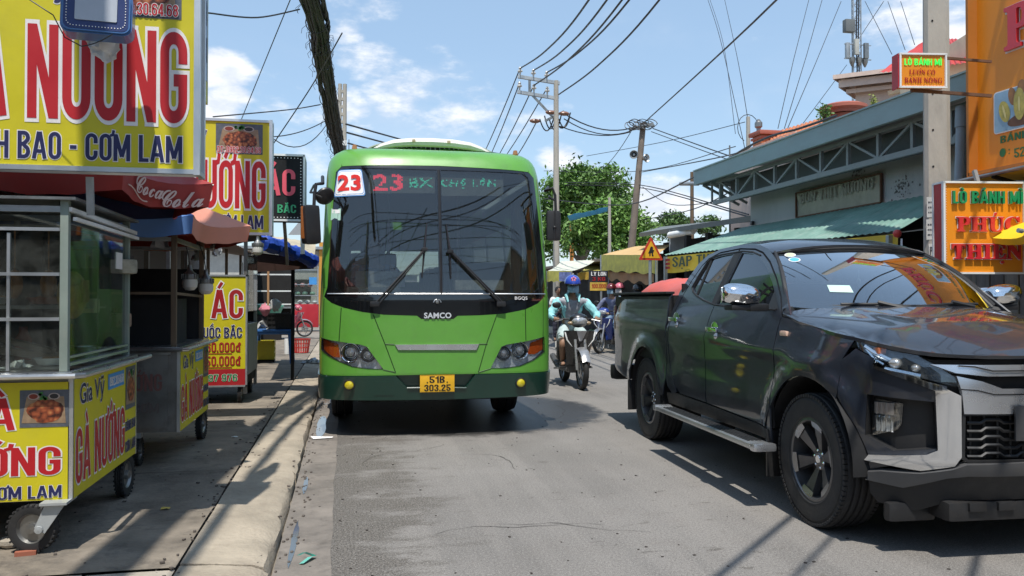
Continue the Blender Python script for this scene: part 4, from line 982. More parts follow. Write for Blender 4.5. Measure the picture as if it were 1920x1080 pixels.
def bus():
 t = thing('city_bus', 'green city bus facing the camera at the kerb with route number 23 card', 'bus', (BX, BY, 0), -pi/2)
 def pn(name, poly, mat, off=0, th=.015, res=.06, holes=(), par=None, f=bf): return panel(name, poly, f, mat, par or t, holes=holes, off=off, th=th, res=res, sgn=1)
 A = 1.57
 mask_low = [(608, 556), (622, 568), (645, 577), (680, 585), (720, 590), (782, 592), (790, 598), (850, 598), (858, 592), (900, 591), (945, 588), (985, 580), (1008, 569), (1020, 556)]
 ML = bl(mask_low); ws_top = bl([(628, 318), (700, 315), (812, 315), (930, 319), (1000, 326)])
 HLl = bl([(602, 632), (640, 641), (676, 646), (688, 650), (719, 692), (690, 691), (660, 687), (625, 672), (603, 655)])
 HLr = bl([(1020, 631), (985, 640), (950, 646), (940, 650), (920, 690), (945, 690), (975, 686), (1000, 675), (1021, 658)])
 ZT = bp(812, 311)[1]; ZB = ZT+.015
 zb = bp(812, 702)[1]
 lower = [(-A, zb+.03), (-1.15, zb-.005), (0, zb), (1.15, zb-.005), (A, zb+.03), (A, 1.46)]+[(1.12, 1.42)]+ML[::-1]+[(-1.12, 1.42), (-A, 1.46)]
 pn('front_panel', lower, m_bg, holes=[HLl, HLr], res=.05)
 for s in (-1, 1):
  pil = [(s*A, 1.465), (s*1.125, 1.425), (s*1.12, 1.6), (s*1.105, 2.2), (s*1.09, ZT-.07), (s*1.03, ZT-.015), (s*1.03, ZB), (s*A, ZB)]
  pn('corner_pillar', pil, m_bg)
 for pts in ([(700, 590), (722, 645), (742, 698)], [(932, 589), (912, 645), (897, 698)], [(722, 645), (740, 646)], [(898, 645), (914, 645)], [(608, 560), (606, 632)], [(1018, 558), (1018, 630)], [(719, 693), (742, 698)], [(920, 691), (897, 698)], [(640, 577), (636, 640)], [(985, 580), (986, 638)]):
  mb=MB(); q = [bf(*bp(*p), .001) for p in pts]; mb.tube(q, .0045, 4); mb.build('panel_seam', M('seam', (.02, .07, .01), .6), t)
 mask = ML+[(1.12, 1.43), (1.115, 1.6), (1.10, 2.2), (1.085, ZT-.07), (1.02, ZT-.018), (0, ZT), (-1.02, ZT-.018), (-1.085, ZT-.07), (-1.10, 2.2), (-1.115, 1.6), (-1.12, 1.43)]
 wz0, wz1 = bp(812, 551)[1], bp(812, 318)[1]
 WS = lambda s: [(s*.022, wz0+.012), (s*.94, wz0+.012), (s*1.03, wz0+.06), (s*1.045, 1.7), (s*1.025, 2.25), (s*1.0, wz1-.035), (s*.93, wz1), (s*.022, wz1)]
 pn('windscreen_surround', mask, m_mask, holes=[WS(-1), WS(1)], res=.06, off=.001)
 for s in (-1, 1):
  pn('windscreen', WS(s), m_bgl, off=-.004, th=.004, res=.10)
 mb=MB(); mb.tube([bf(a/20*1.11, wz0+.0, .004) for a in range(-20, 21)], .0075, 6); mb.build('silver_strip', m_alu, t)
 mb=MB(); mb.tube([bf(0, z, .0) for z in (wz0, 1.7, 2.0, 2.3, wz1)], .014, 6); mb.build('windscreen_divider', m_blackp, t)
 pn('brow', [(-A, ZB), (-1.03, ZB), (-1.02, ZT-.012), (0, ZT+.006), (1.02, ZT-.012), (1.03, ZB), (A, ZB), (A, ZB+.05), (-A, ZB+.05)], m_bg, res=.06)
 S = [i*.06 for i in range(int(8.2/.06))]; amax = BPl.S[-1]; aa = [-amax]+[-a for a in S[::-1] if a < amax]+[a for a in S[1:] if a < amax]+[amax]
 DZ = ZB+.05-2.56; rings = [(d, h+DZ) for d, h in [(0, 2.56), (.022, 2.60), (.06, 2.642), (.13, 2.682), (.24, 2.71), (.45, 2.735), (.75, 2.75), (1.02, 2.755)]]
 base = [bf(a, ZB+.05) for a in aa]; nr = [BPl.nrm(a) for a in aa]; vs = []; fs = []
 for d, h in rings:
  for p, n in zip(base, nr): vs.append((p[0]-n[0]*d*1.15, p[1]-(p[1]/1.1 if abs(n[1]) > .98 else n[1])*d if True else 0, h))
 n = len(aa)
 for i in range(len(rings)-1):
  for k in range(n-1): fs.append((i*n+k, i*n+k+1, (i+1)*n+k+1, (i+1)*n+k))
 mb=MB(); mb.add(vs, fs); mb.build('roof', m_bg, t, sm=60)
 for s in (-1, 1):
  W = [(s*(2.1+1.32*i), 0) for i in range(4)]; hs = []
  for i in range(4):
   a0 = 2.15+1.30*i; hs.append([(s*a0, 1.42), (s*(a0+1.22), 1.42), (s*(a0+1.22), 2.22), (s*a0, 2.22)])
  arch1 = [(s*(1.95+1.0+.48*cos(R(d))), .42+.48*sin(R(d))) for d in range(10, 175, 12)]
  f1 = arch1 if s > 0 else arch1
  sd = [(s*A, zb+.03), (s*A, ZB+.05), (s*amax, ZB+.05), (s*amax, .55), (s*6.45, .55)]+[(s*(5.95+.50*cos(R(d))), .42+.50*sin(R(d))) for d in range(16, 166, 12)]+[(s*5.4, .50), (s*3.02, .50)]+[(s*(2.52+.50*cos(R(d))), .42+.50*sin(R(d))) for d in range(16, 166, 12)]+[(s*2.0, .50)]
  pn('side_panel', sd, m_bg, holes=hs, res=.25)
  for h in hs: pn('side_window', h, m_bwin, off=-.006, th=.005, res=.4)
 bot = [(-1.62, .40), (-1.3, .365), (0, .352), (1.3, .365), (1.62, .40)]
 notch = bl([(742, 704), (765, 728), (872, 728), (892, 704)])
 nz = notch
 pn('bumper', bot+[(1.65, zb+.02), (1.15, zb-.012), (nz[3][0], zb-.006), nz[2], nz[1], (nz[0][0], zb-.006), (-1.15, zb-.012), (-1.65, zb+.02)], m_bdg, off=.012, th=.04, res=.05)
 pn('bumper_recess', [(nz[0][0]-.05, zb+.01), (nz[3][0]+.05, zb+.01), (nz[2][0]+.05, nz[2][1]-.03), (nz[1][0]-.05, nz[1][1]-.03)], m_bdg, off=-.03, th=.01)
 mb=MB(); mb.tube([bf(nz[1][0]-.01, nz[1][1]+.005, .014), bf(0, nz[1][1]+.003, .016), bf(nz[2][0]+.01, nz[2][1]+.005, .014)], .009, 5); mb.build('recess_lip', m_bdg, t)
 q = bl([(703, 714), (738, 714), (738, 740), (703, 740)]); pn('tow_cover', q, m_bdg, off=.0155, th=.004)
 P = bl([(787, 701), (852, 701), (852, 735), (787, 735)])
 pz0, pz1 = P[2][1], P[0][1]; pa = (P[0][0]+P[1][0])/2; c = Vector(bf(pa, (pz0+pz1)/2, .035)); hw = .165; hh = .0825
 mb=MB(); mb.rbox(c, (.006, 2*hw, 2*hh), .002); pl = mb.build('number_plate', M('plate_yellow', (.80, .44, .02), .4), t)
 mt = plane_mt(c+Vector((.004, 0, 0)), (0, 1, 0), (0, 0, 1)); mk = M('ink_black', (.01, .01, .01), .5)
 letters('51B', -.075, .072, .008, .070, mk, pl, mt, bold=.012, z=.0015)
 letters('303.25', -.125, .128, -.070, -.010, mk, pl, mt, bold=.012, z=.0015)
 for x in (-.095, .095):
  mb=MB(); mb.lathe([(.001, .002), (.006, .002), (.007, 0)], 8, mt @ Matrix.Translation((x, .012, .001))); mb.build('screw', mk, pl)
 mb = MB()
 for (a, b, cc, d) in ((-hw+.004, hw-.004, hh-.004, hh-.0015), (-hw+.004, hw-.004, -hh+.0015, -hh+.004)): mb.add([(a, cc, .001), (b, cc, .001), (b, d, .001), (a, d, .001)], [(0, 1, 2, 3)], mt)
 mb.build('plate_border', mk, pl, sm=0)
 q = bl([(741, 646), (898, 645), (893, 656), (747, 656)])
 pn('chrome_bar', q, M('satin_chrome', (.72, .72, .70), .28, .9), off=.012, th=.02)
 for s, H, cs in ((-1, HLl, [(657, 661, 19), (690, 666, 15)]), (1, HLr, [(975, 657, 18), (945, 663, 15)])):
  l = panel('headlamp', H, lambda a, z: bf(a, z, .006), m_lens, t, res=.05, th=.004)
  mb=MB(); n = len(H)
  hs = panel('lamp_housing', H, lambda a, z: bf(a, z, -.03), M('lamp_silver', (.80, .81, .82), .25, .15, .35, 25), l, res=.05, th=.003)
  mb=MB(); L_ = dens(H, .05); n = len(L_)
  for a, z in L_: mb.v += [bf(a, z, .004), bf(a, z, -.032)]
  mb.f = [(2*i, 2*((i+1) % n), 2*((i+1) % n)+1, 2*i+1) for i in range(n)]; mb.build('lamp_rim', m_blackp, l, recalc=False)
  for (px, py, r) in cs:
   a, z = bp(px, py); c = Vector(bf(a, z, -.01)); nx, ny = BPl.nrm(a); rr = r/F*8.0
   zx = Vector((nx*.9+.35, ny*.8, .02)).normalized(); m4 = Matrix.Translation(c) @ zx.to_track_quat('Z', 'Y').to_matrix().to_4x4()
   mb=MB(); mb.lathe([(rr*.98, -.03), (rr, .0), (rr*.92, .012), (rr*.84, .004), (rr*.80, -.025)], 24, m4); mb.build('lamp_ring', m_chrome, l)
   mb=MB(); mb.lathe([(rr*.80, -.0), (rr*.6, -.025), (rr*.3, -.045), (.001, -.05)], 24, m4); mb.build('reflector', m_chrome, l)
   mb=MB(); mb.lathe([(rr*.45, -.01), (rr*.34, .008), (.001, .016)], 16, m4); mb.build('bulb_cover', M('bulb', (.35, .35, .36), .1, .4), l)
   mb=MB(); mb.lathe([(rr*.64, -.012), (rr*.60, -.004), (rr*.56, -.012)], 20, m4); mb.build('inner_ring', m_blackp, l)
  q = bl([(602, 634), (632, 645), (636, 670), (625, 670), (604, 655)] if s < 0 else [(1020, 634), (997, 643), (992, 664), (1005, 664), (1020, 655)])
  panel('indicator', q, lambda a, z: bf(a, z, -.02), M('amber_lens', (.62, .10, .015), .25), l, res=.05, th=.006)
 for p in ((656, 721), (975, 717)):
  a, z = bp(*p); c = Vector(bf(a, z, .02)); nx, ny = BPl.nrm(a); m4 = Matrix.Translation(c) @ Vector((1, ny*.5, 0)).to_track_quat('Z', 'Y').to_matrix().to_4x4()
  mb=MB(); mb.lathe([(.001, .012), (.03, .010), (.044, 0)], 20, m4); fl = mb.build('fog_lamp', M('fog_yellow', (.75, .62, .03), .15, .2, coat=1), t)
  mb=MB(); mb.lathe([(.043, -.004), (.044, .010), (.053, .008), (.056, -.008)], 20, m4); mb.build('fog_lamp_rim', m_blackp, fl)
 def badge(s, px0, py0, px1, py1, mat, bold=.03, depth=.004, off=.004):
  a0, z0 = bp(px0, py1); a1, z1 = bp(px1, py0); c = Vector(bf((a0+a1)/2, (z0+z1)/2, off)); w = (a1-a0); h = z1-z0
  nx, ny = BPl.nrm((a0+a1)/2)
  letters(s, -w/2, w/2, -h/2, h/2, mat, t, plane_mt(c, (-ny, nx, 0), (-.05, 0, 1)), bold=bold, depth=depth)
 badge('SAMCO', 795, 586, 846, 597, M('badge_silver', (.75, .75, .74), .3, .5), .03)
 badge('BGQS', 965, 556, 988, 563, m_wht, .01, 0)
 a, z = bp(820, 566); c = Vector(bf(a, z, .006)); mb = MB()
 for sx in (-1, 1): mb.tube([c+Vector((0, sx*.036, -.006)), c+Vector((0, sx*.026, .016)), c+Vector((0, sx*.006, .024))], .005, 5)
 mb.build('badge', m_alu, t)
 mb=MB(); mb.lathe([(.001, .01), (.016, .008), (.02, 0)], 12, Matrix.Translation(c) @ Matrix.Rotation(pi/2, 4, 'Y')); mb.build('badge_centre', m_steel_dark, t)
 for (p0, p1, q0, q1) in (((703, 570), (795, 468), (800, 418), (791, 520)), ((938, 570), (843, 472), (836, 420), (845, 522))):
  w=MB(); A0 = Vector(bf(*bp(*p0), .03)); A1 = Vector(bf(*bp(*p1), .055)); d = Vector((0, .012, 0))
  w.tube([A0, A0.lerp(A1, .5)+Vector((.02, 0, 0)), A1], .0115, 6); wo = w.build('wiper', m_blackp, t)
  w=MB(); w.tube([A0+Vector((0, .035, -.005)), A0.lerp(A1, .5)+Vector((.02, .026, -.004)), A1+Vector((0, .012, 0))], .008, 6); w.build('second_arm', m_blackp, wo)
  w=MB(); w.tube([bf(*bp(*q0), .018), A1+Vector((-.028, 0, 0)), bf(*bp(*q1), .018)], [.006, .012, .006], 6); w.build('wiper_blade', m_blackp, wo)
  w=MB(); w.rbox(A0, (.04, .09, .05), .012); w.build('wiper_pivot', m_blackp, wo)
  w=MB(); w.rbox(A1+Vector((.0, 0, 0)), (.03, .06, .035), .008); w.build('blade_clip', m_blackp, wo)
 Q = bl([(634, 319), (677, 317), (685, 367), (626, 370)])
 Qr = rpoly(Q, .03)
 cd = pn('route_card', [tuple(Vector(q)*1) for q in Qr], M('card_blue', (.10, .28, .58), .5), off=.004, th=.003, res=.05)
 ctr = (sum(q[0] for q in Q)/4, sum(q[1] for q in Q)/4)
 Qs = rpoly([(ctr[0]+(q[0]-ctr[0])*.95, ctr[1]+(q[1]-ctr[1])*.93) for q in Q], .03); pn('card_edge', Qs, m_wht, off=.0056, th=.001, res=.05, par=cd)
 Qs = rpoly([(ctr[0]+(q[0]-ctr[0])*.91, ctr[1]+(q[1]-ctr[1])*.87) for q in Q], .03); pn('card_line', Qs, M('card_blue', ()), off=.0062, th=.001, res=.05, par=cd)
 Qs = rpoly([(ctr[0]+(q[0]-ctr[0])*.88, ctr[1]+(q[1]-ctr[1])*.83) for q in Q], .03); pn('card_face', Qs, m_wht, off=.0068, th=.001, res=.05, par=cd)
 c = Vector(bf(*ctr, .012)); nx, ny = BPl.nrm(ctr[0])
 letters('23', -.118, .118, -.082, .082, M('card_red', (.72, .02, .012), .5), cd, plane_mt(c, (-ny, nx, 0), (-.16, 0, 1)), bold=.035, z=.001)
 for (x0, y0, x1, y1) in ((689, 322, 816, 361), (826, 324, 947, 366)):
  q = bl([(x0, y0), (x1, y0), (x1, y1), (x0, y1)]); dp = panel('led_display', q, lambda a, z: bf(a, z, -.05), M('led_glass', (.16, .17, .165), .3), t, res=.1, th=.02)
 def led(glyph, px0, py0, px1, py1, mat, drop, seed):
  vs2, fs2 = text_mesh(glyph, .02); a_, b_, c_, d_ = bbox(vs2)
  rows = 13 if drop < .3 else 12; H = d_-c_; cols = int((b_-a_)/H*rows)
  tri = [[(vs2[i].x, vs2[i].y) for i in f] for f in fs2]; rr = random.Random(seed); mb = MB()
  for i in range(cols):
   for j in range(rows):
    x = a_+(i+.5)/cols*(b_-a_); y = c_+(j+.5)/rows*H
    if not any(pip((x, y), tr) for tr in tri) or rr.random() < drop: continue
    px = px0+(i+.5)/cols*(px1-px0); py = py1-(j+.5)/rows*(py1-py0); a, z = bp(px, py); p = Vector(bf(a, z, -.045))
    s_ = (px1-px0)/cols/F*8*.42; mb.add([p+Vector((0, -s_, -s_)), p+Vector((0, s_, -s_)), p+Vector((0, s_, s_)), p+Vector((0, -s_, s_))], [(0, 1, 2, 3)])
  mb.build('led_lettering', mat, t, sm=0)
 m_lr = M('led_red', (.95, .06, .10), .5, emit=1.0); m_lg = M('led_green', (.08, .75, .50), .5, emit=.7)
 led('23', 698, 325, 755, 356, m_lr, .08, 1); led('BX', 768, 332, 812, 350, m_lg, .5, 2); led('CHỢ LỚN', 828, 330, 932, 352, m_lg, .45, 5)
 q = bl([(621, 391), (639, 391), (638, 413), (620, 413)]); pn('windscreen_sticker', q, M('sticker_mint', (.40, .60, .50), .5), off=.003, th=.001)
 q = bl([(623, 393), (637, 393), (637, 400), (623, 400)]); pn('sticker_print', q, m_wht, off=.0045, th=.001)
 st=MB(); e = Vector(bf(*bp(634, 372), .22)); b0 = Vector(bf(*bp(604, 345), .02)); st.tube([b0+Vector((-.1, -.06, .02)), b0+Vector((.10, -.10, -.03)), Vector(bf(*bp(612, 362), .16)), e+Vector((-.02, -.03, .03))], .012, 6); mo = st.build('round_mirror', m_blackp, t)
 mb=MB(); m4 = Matrix.Translation(e) @ Vector((.75, .35, -.55)).to_track_quat('Z', 'Y').to_matrix().to_4x4(); mb.lathe([(.001, .045), (.05, .04), (.085, .018), (.092, 0), (.088, -.008), (.001, -.008)], 20, m4); mb.build('mirror_shell', m_blackp, mo)
 pL = [atY(p[0], p[1], BY-.18) for p in ((590, 342), (590, 395))]
 def loc(p): return Vector((-(p.y-BY), p.x-BX, p.z))
 g=MB(); hinge = Vector((-.30, -1.12, 2.5)); a1 = loc(atY(592, 345, 7.9)); a2 = loc(atY(589, 365, 7.9)); a3 = loc(atY(588, 392, 7.9))
 g.tube([hinge, a1+Vector((-.04, .06, .015)), a1, a2, a3], .017, 8); g.tube([hinge+Vector((.02, 0, -.12)), a2+Vector((0, .06, -.02)), a2], .013, 6); mm = g.build('wing_mirror', m_blackp, t)
 c = loc(atY(582, 421, 7.9)); g=MB(); g.rbox(c, (.11, .165, .37), .045, rz=.55, tilt=Matrix.Rotation(.06, 4, 'X')); g.build('mirror_shell', m_blackp, mm)
 g=MB(); g.rbox(c+Vector((.045, -.052, .015)), (.018, .07, .30), .006, rz=.25); g.build('side_indicator', M('dull_amber', (.30, .09, .012), .35), mm)
 g=MB(); h2 = Vector((-.30, 1.13, 2.46)); b1 = loc(atY(1022, 358, 7.9)); b2 = loc(atY(1041, 366, 7.9)); b3 = loc(atY(1044, 440, 7.9))
 g.tube([h2, b1, loc(atY(1036, 352, 7.9)), b2, b3], .014, 8); g.tube([h2+Vector((.05, .0, -.10)), loc(atY(1030, 370, 7.9)), b2+Vector((0, 0, -.05))], .012, 6); mr_ = g.build('wing_mirror', m_blackp, t)
 c = loc(atY(1038, 423, 7.9)); g=MB(); g.rbox(c, (.08, .145, .30), .04, rz=-.10); g.build('mirror_shell', m_blackp, mr_)
 g=MB(); g.ball(c+Vector((.045, .0, -.02)), .018, 8, 6); g.tube([c+Vector((.05, 0, .16)), c+Vector((.052, 0, -.14))], .007, 5); g.build('mirror_clamp', m_blackp, mr_)
 pod=MB(); W = .72; n = 24
 prof = []
 for i in range(n+1):
  x = -W+2*W*i/n; k = abs(x)/W; prof.append((x, 2.735+.155*(1-k**2.2)**.7))
 def podf(u_, w_):
  x = -W+2*W*w_; k = min(1, abs(x)/W); hgt = .13*max(0, 1-k**3.0)**.55; uu = -1.0-1.9*u_; edge = 1 if u_ < .9 else 1-(u_-.9)*6
  return (uu+.16*(1-k**2)*(1 if u_ < .5 else 0)-.10*(1-hgt/.13)*0, x, 2.735+DZ+hgt*edge)
 pod.grid(10, n, podf); pdo = pod.build('air_conditioner', M('pod_white', (.72, .70, .64), .4, dirt=.15, dirtcol=(.45, .42, .34)), t, solid=.012)
 g=MB(); g.add([(-.845+.0-.0*abs(x), x, z) for x, z in [(-.56, 2.72+DZ), (.56, 2.72+DZ), (.42, 2.80+DZ), (.25, 2.825+DZ), (-.25, 2.825+DZ), (-.42, 2.80+DZ)]], [(0, 1, 2, 3, 4, 5)]); g.build('intake', m_black, pdo, sm=0)
 g = MB()
 for i in range(18): x = -.42+.05*i; g.box((-.838, x, 2.785+DZ), (.006, .006, .07 if abs(x) < .3 else .045))
 stuff(g.build('grille_bars', m_steel_dark, pdo))
 lip=MB(); lip.tube([(-.835, x, 2.74+DZ+(z-2.74)*.85) for x, z in [(-.62, 2.742), (-.52, 2.79), (-.40, 2.828), (-.22, 2.85), (0, 2.856), (.22, 2.85), (.40, 2.828), (.52, 2.79), (.62, 2.742)]], [.016, .030, .042, .046, .048, .046, .042, .030, .016], 8); lip.build('pod_lip', M('pod_white', ()), pdo)
 for x in (-.20, .17):
  g=MB(); g.rbox((-.80, x, 2.843+DZ), (.05, .035, .03), .006); g.build('latch', M('latch_tan', (.45, .36, .24), .6), pdo)
 for px in (664, 965):
  p = atY(px, 290, 8.5); g=MB(); g.lathe([(.001, .05), (.02, .045), (.028, .01), (.03, 0)], 10, Matrix.Translation((-.62, p.x-BX, 2.70+DZ))); g.build('marker_lamp', M('marker_amber', (.35, .16, .06), .35), t)
 for s in (-1, 1):
  for uu in (-1.72, -5.15):
   mt = Matrix.Translation((uu, s*.93, .40)) @ Matrix.Rotation(-pi/2*s, 4, 'X'); g = MB()
   g.lathe([(.22, -.10), (.30, -.118), (.385, -.11), (.395, -.085), (.40, -.03), (.388, -.02), (.40, -.01), (.40, .05), (.388, .06), (.398, .07), (.385, .11), (.30, .118), (.22, .10)], 40, mt); w = g.build('wheel', m_rubber, t)
   g=MB(); g.lathe([(.22, .10), (.20, .08), (.16, .02), (.001, .03)], 24, mt); g.build('rim', m_steel_dark, w)
 g=MB(); g.box((-3.7, 0, .50), (6.9, 1.55, .36)); g.box((-3.9, 0, .40), (4.0, 1.9, .2)); g.box((-.6, 0, .45), (.5, 1.9, .2)); g.build('chassis', m_black, t)  # underbody boxes set low to keep light out from under the bus
 g=MB(); g.box((-3.7, 0, .76), (7.0, 2.1, .05)); g.build('floor', m_dark, t)
 g=MB(); g.grid(1, 10, lambda u_, w_: (-.6-6.5*u_, -1.0+2*w_, 2.70-.1*(2*w_-1)**4)); g.build('ceiling', M('bus_ceiling', (.34, .35, .34), .7), t)
 g=MB(); g.rbox((-.62, -.0, 1.28), (.42, 2.0, .14), .05); g.rbox((-.68, -.62, 1.38), (.3, .55, .12), .05); g.build('dashboard', M('dash_grey', (.11, .12, .12), .6), t)
 g=MB(); c = Vector((-.95, -.60, 1.42)); g.tube([c+Vector((.07*cos(2*pi*k/20), .22*sin(2*pi*k/20), .21*cos(2*pi*k/20))) for k in range(21)], .015, 6, cap=False); g.bar(c-Vector((0, .2, 0)), c+Vector((0, .2, 0)), .03); g.build('steering_wheel', m_blackp, t)
 mst = M('bus_seat', (.17, .19, .20), .8)
 g=MB(); g.rbox((-1.42, -.60, 1.45), (.14, .52, .75), .05); g.rbox((-1.45, -.60, 1.92), (.10, .28, .20), .04); g.build('driver_seat', mst, t)
 for i in range(6):
  for v in (-.72, .72):
   if i == 0 and v < 0: continue
   g=MB(); g.rbox((-2.2-.78*i, v, 1.42), (.12, .78, .70), .05); g.rbox((-2.0-.78*i, v, 1.10), (.42, .78, .12), .04); g.build('passenger_seat', mst, t)
 for v in (-.42, .38):
  g=MB(); g.tube([(-1.6, v, .8), (-1.6, v, 2.6)], .018, 8); g.build('grab_pole', m_alu, t)
 for (u_, v, w, m_) in ((-1.05, -1.02, .10, M('curtain_pale', (.42, .42, .40), .8)), (-1.9, -.98, .12, M('curtain_pale', ())), (-1.15, 1.02, .10, M('curtain_pale', ()))):
  g=MB(); g.grid(12, 6, lambda a, b_: (u_-.5*a, v+.03*sin(20*a), 1.3+1.15*b_)); g.build('curtain', m_, t)
 g=MB(); g.box((-.62, -.55, 1.52), (.02, .5, .16), rz=0); g.box((-.60, .45, 1.46), (.25, .5, .10)); g.build('dash_clutter', M('clutter', (.45, .45, .42), .7, var=.5, vs_=9), t)
 back = MB()
 for (y0, y1, z0, z1) in ((-1.13, 1.13, .6, 1.62), (-1.13, 1.13, 2.18, 2.78), (-1.13, -.80, 1.62, 2.18), (.80, 1.13, 1.62, 2.18)): back.box((-7.18, (y0+y1)/2, (z0+z1)/2), (.05, y1-y0, z1-z0))
 back.build('rear_wall', m_bg, t); g=MB(); g.box((-7.19, 0, 1.90), (.006, 1.6, .56)); g.build('rear_window', m_bwin if False else m_gl, t)
 return t
theb = bus()
# ------------------------------------------------------------------ food pictures and the grilled-chicken lettering
def food_mat():
 m = bpy.data.materials.new('food_photo_meat'); m.use_nodes = True; nt = m.node_tree; N = nt.nodes; L = nt.links; b = N['Principled BSDF']
 tc = N.new('ShaderNodeTexCoord'); v = N.new('ShaderNodeTexVoronoi'); v.inputs['Scale'].default_value = 38; L.new(tc.outputs['Object'], v.inputs['Vector'])
 n = N.new('ShaderNodeTexNoise'); n.inputs['Scale'].default_value = 30; n.inputs['Detail'].default_value = 5; L.new(tc.outputs['Object'], n.inputs['Vector'])
 a = N.new('ShaderNodeMath'); a.operation = 'MULTIPLY'; L.new(v.outputs['Distance'], a.inputs[0]); L.new(n.outputs[0], a.inputs[1])
 r = N.new('ShaderNodeValToRGB'); L.new(a.outputs[0], r.inputs[0]); e = r.color_ramp.elements; e[0].color = (.50, .20, .07, 1); e[0].position = .05; e[1].color = (.05, .012, .006, 1); e[1].position = .42
 q = e.new(.2); q.color = (.30, .07, .025, 1); L.new(r.outputs[0], b.inputs['Base Color']); b.inputs['Roughness'].default_value = .5; return m
m_food = food_mat(); m_slate = M('photo_slate', (.10, .11, .13), .5, var=.3, vs_=20); m_board = M('photo_board', (.30, .20, .12), .5, var=.3, vs_=30)
def food(par, mt, x0, x1, y0, y1, seed=1):
 w, h = x1-x0, y1-y0; rr = random.Random(seed)
 f = MB().add([(x0, y0, .002), (x1, y0, .002), (x1, y1, .002), (x0, y1, .002)], [(0, 1, 2, 3)], mt).build('food_picture', m_slate, par, sm=0, recalc=False)
 MB().add([(x0+.04*w, y0+.12*h, .003), (x1-.06*w, y0+.10*h, .003), (x1-.10*w, y1-.18*h, .003), (x0+.14*w, y1-.18*h, .003)], [(0, 1, 2, 3)], mt).build('board_print', m_board, f, sm=0, recalc=False)
 n = 22; pts = [(x0+w*.52+w*.38*cos(2*pi*k/n)*rr.uniform(.88, 1.05), y0+h*.45+h*.32*sin(2*pi*k/n)*rr.uniform(.85, 1.08), .004) for k in range(n)]
 MB().add(pts, [tuple(range(n))], mt).build('meat_print', m_food, f, sm=0, recalc=False)
 for cx, col in ((.28, M('sauce_red', (.20, .03, .015), .5)), (.70, M('sauce_dark', (.03, .025, .025), .5))):
  for r, mm, z in ((.12, M('bowl_print', (.42, .34, .30), .5), .005), (.09, col, .006)):
   MB().add([(x0+w*(cx+r*cos(2*pi*k/14)), y0+h*.83+h*r*.75*sin(2*pi*k/14), z) for k in range(14)], [tuple(range(14))], mt).build('bowl_print', mm, f, sm=0, recalc=False)
 g = MB()
 for k in range(9):
  cx, cy = x0+w*(.5+rr.uniform(-.09, .09)), y0+h*(.84+rr.uniform(-.08, .08)); a0 = rr.random()*6
  g.add([(cx+w*.04*cos(a0+q), cy+h*.05*sin(a0+q), .0065) for q in (0, 1.6, 3.1, 4.7)], [(0, 1, 2, 3)], mt)
 g.build('herb_print', M('herb_green', (.04, .20, .04), .5), f, sm=0, recalc=False); return f
m_ylo = M('letter_outline', (.80, .76, .74), .5); m_mag = M('shadow_magenta', (.55, .10, .22), .5)
def chicken_face(par, mt, W, H, side=False):
 """yellow face, local x 0..W from the left, y 0..H up"""
 f = MB().add([(0, 0, 0), (W, 0, 0), (W, H, 0), (0, H, 0)], [(0, 1, 2, 3)], mt).build('yellow_print', m_yel, par, sm=0, recalc=False)
 L = lambda s, x0, x1, y0, y1, m, **k: letters(s, x0*W, x1*W, y0*H, y1*H, m, f, mt, outline=k.pop('o', .05), om=k.pop('om', m_ylo), **k)
 return f, L
def grill_sign(loc, W=1.46, H=1.10, D=.14, label='', group=None, twin=False):
 t = thing('shop_sign', label, 'sign', loc, 0, group)
 x1 = -.03; mt = plane_mt((-W, -D/2-.002, 0), (1, 0, 0), (0, 0, 1))
 b=MB(); b.box((-W/2, 0, H/2), (W, D-.004, H)); b.build('light_box', m_white, t)
 b = MB()
 for c, d in (((-W/2, -D/2, .006), (W+.02, .03, .024)), ((-W/2, -D/2, H-.006), (W+.02, .03, .024)), ((.004, -D/2, H/2), (.03, .032, H+.02)), ((-W-.004, -D/2, H/2), (.03, .032, H+.02)),
                 ((.004, D/2, H/2), (.03, .03, H+.02)), ((.004, 0, .004), (.026, D, .022)), ((.004, 0, H-.004), (.026, D, .022))): b.box(c, d)
 b.build('frame', m_alu, t)
 f, L = chicken_face(t, mt, W, H)
 L('GÀ NƯỚNG', .205, .97, .225, .76, m_red, bold=.045, o=.06)
 L('BÁNH BAO - CƠM LAM', .235, .955, .045, .20, m_navy, bold=.03, o=.045)
 letters('Gia Vỹ', .30*W, .60*W, .74*H, .94*H, m_navy, f, mt, bold=.01, outline=.03, om=m_ylo)
 food(f, mt, .655*W, .95*W, .70*H, .965*H, 3)
 letters('ĐT: 0962.30.64.68', .665*W, .94*W, .71*H, .765*H, m_red, f, mt, bold=.04, outline=.06, om=m_wht, z=.0085, oz=.0075)
 for x in (-.52, -W+.15): MB().bar((x, .02, -.02), (x, .04, -.21), .03).build('support_post', m_galv, t)
 return t
s1 = grill_sign((-.735, 4.43, 1.95), label='big yellow grilled chicken sign above the nearest cart, cut by the picture edge', group='yellow grilled chicken signs')
s2 = grill_sign((-.71, 8.32, 1.94), label='smaller looking yellow grilled chicken sign farther back beside the black dotted sign', group='yellow grilled chicken signs')
t = thing('side_sign', 'narrow yellow and blue sign seen edge on behind the big yellow sign', 'sign', (-.79, 4.72, 2.42))
MB().box((0, 0, .65), (.05, .36, 1.30)).build('panel', m_yel, t)
mt = plane_mt((.027, -.18, 0), (0, 1, 0), (0, 0, 1)); MB().add([(.03, .12, 0), (.33, .12, 0), (.33, 1.28, 0), (.03, 1.28, 0)], [(0, 1, 2, 3)], mt).build('pale_print', M('pale_blue_print', (.32, .42, .55), .5, var=.3, vs_=8), t, sm=0)
letters('BAO', .06, .30, .42, .56, m_navy, t, mt, bold=.03); letters('LAM', .06, .30, .22, .36, m_navy, t, mt, bold=.03)
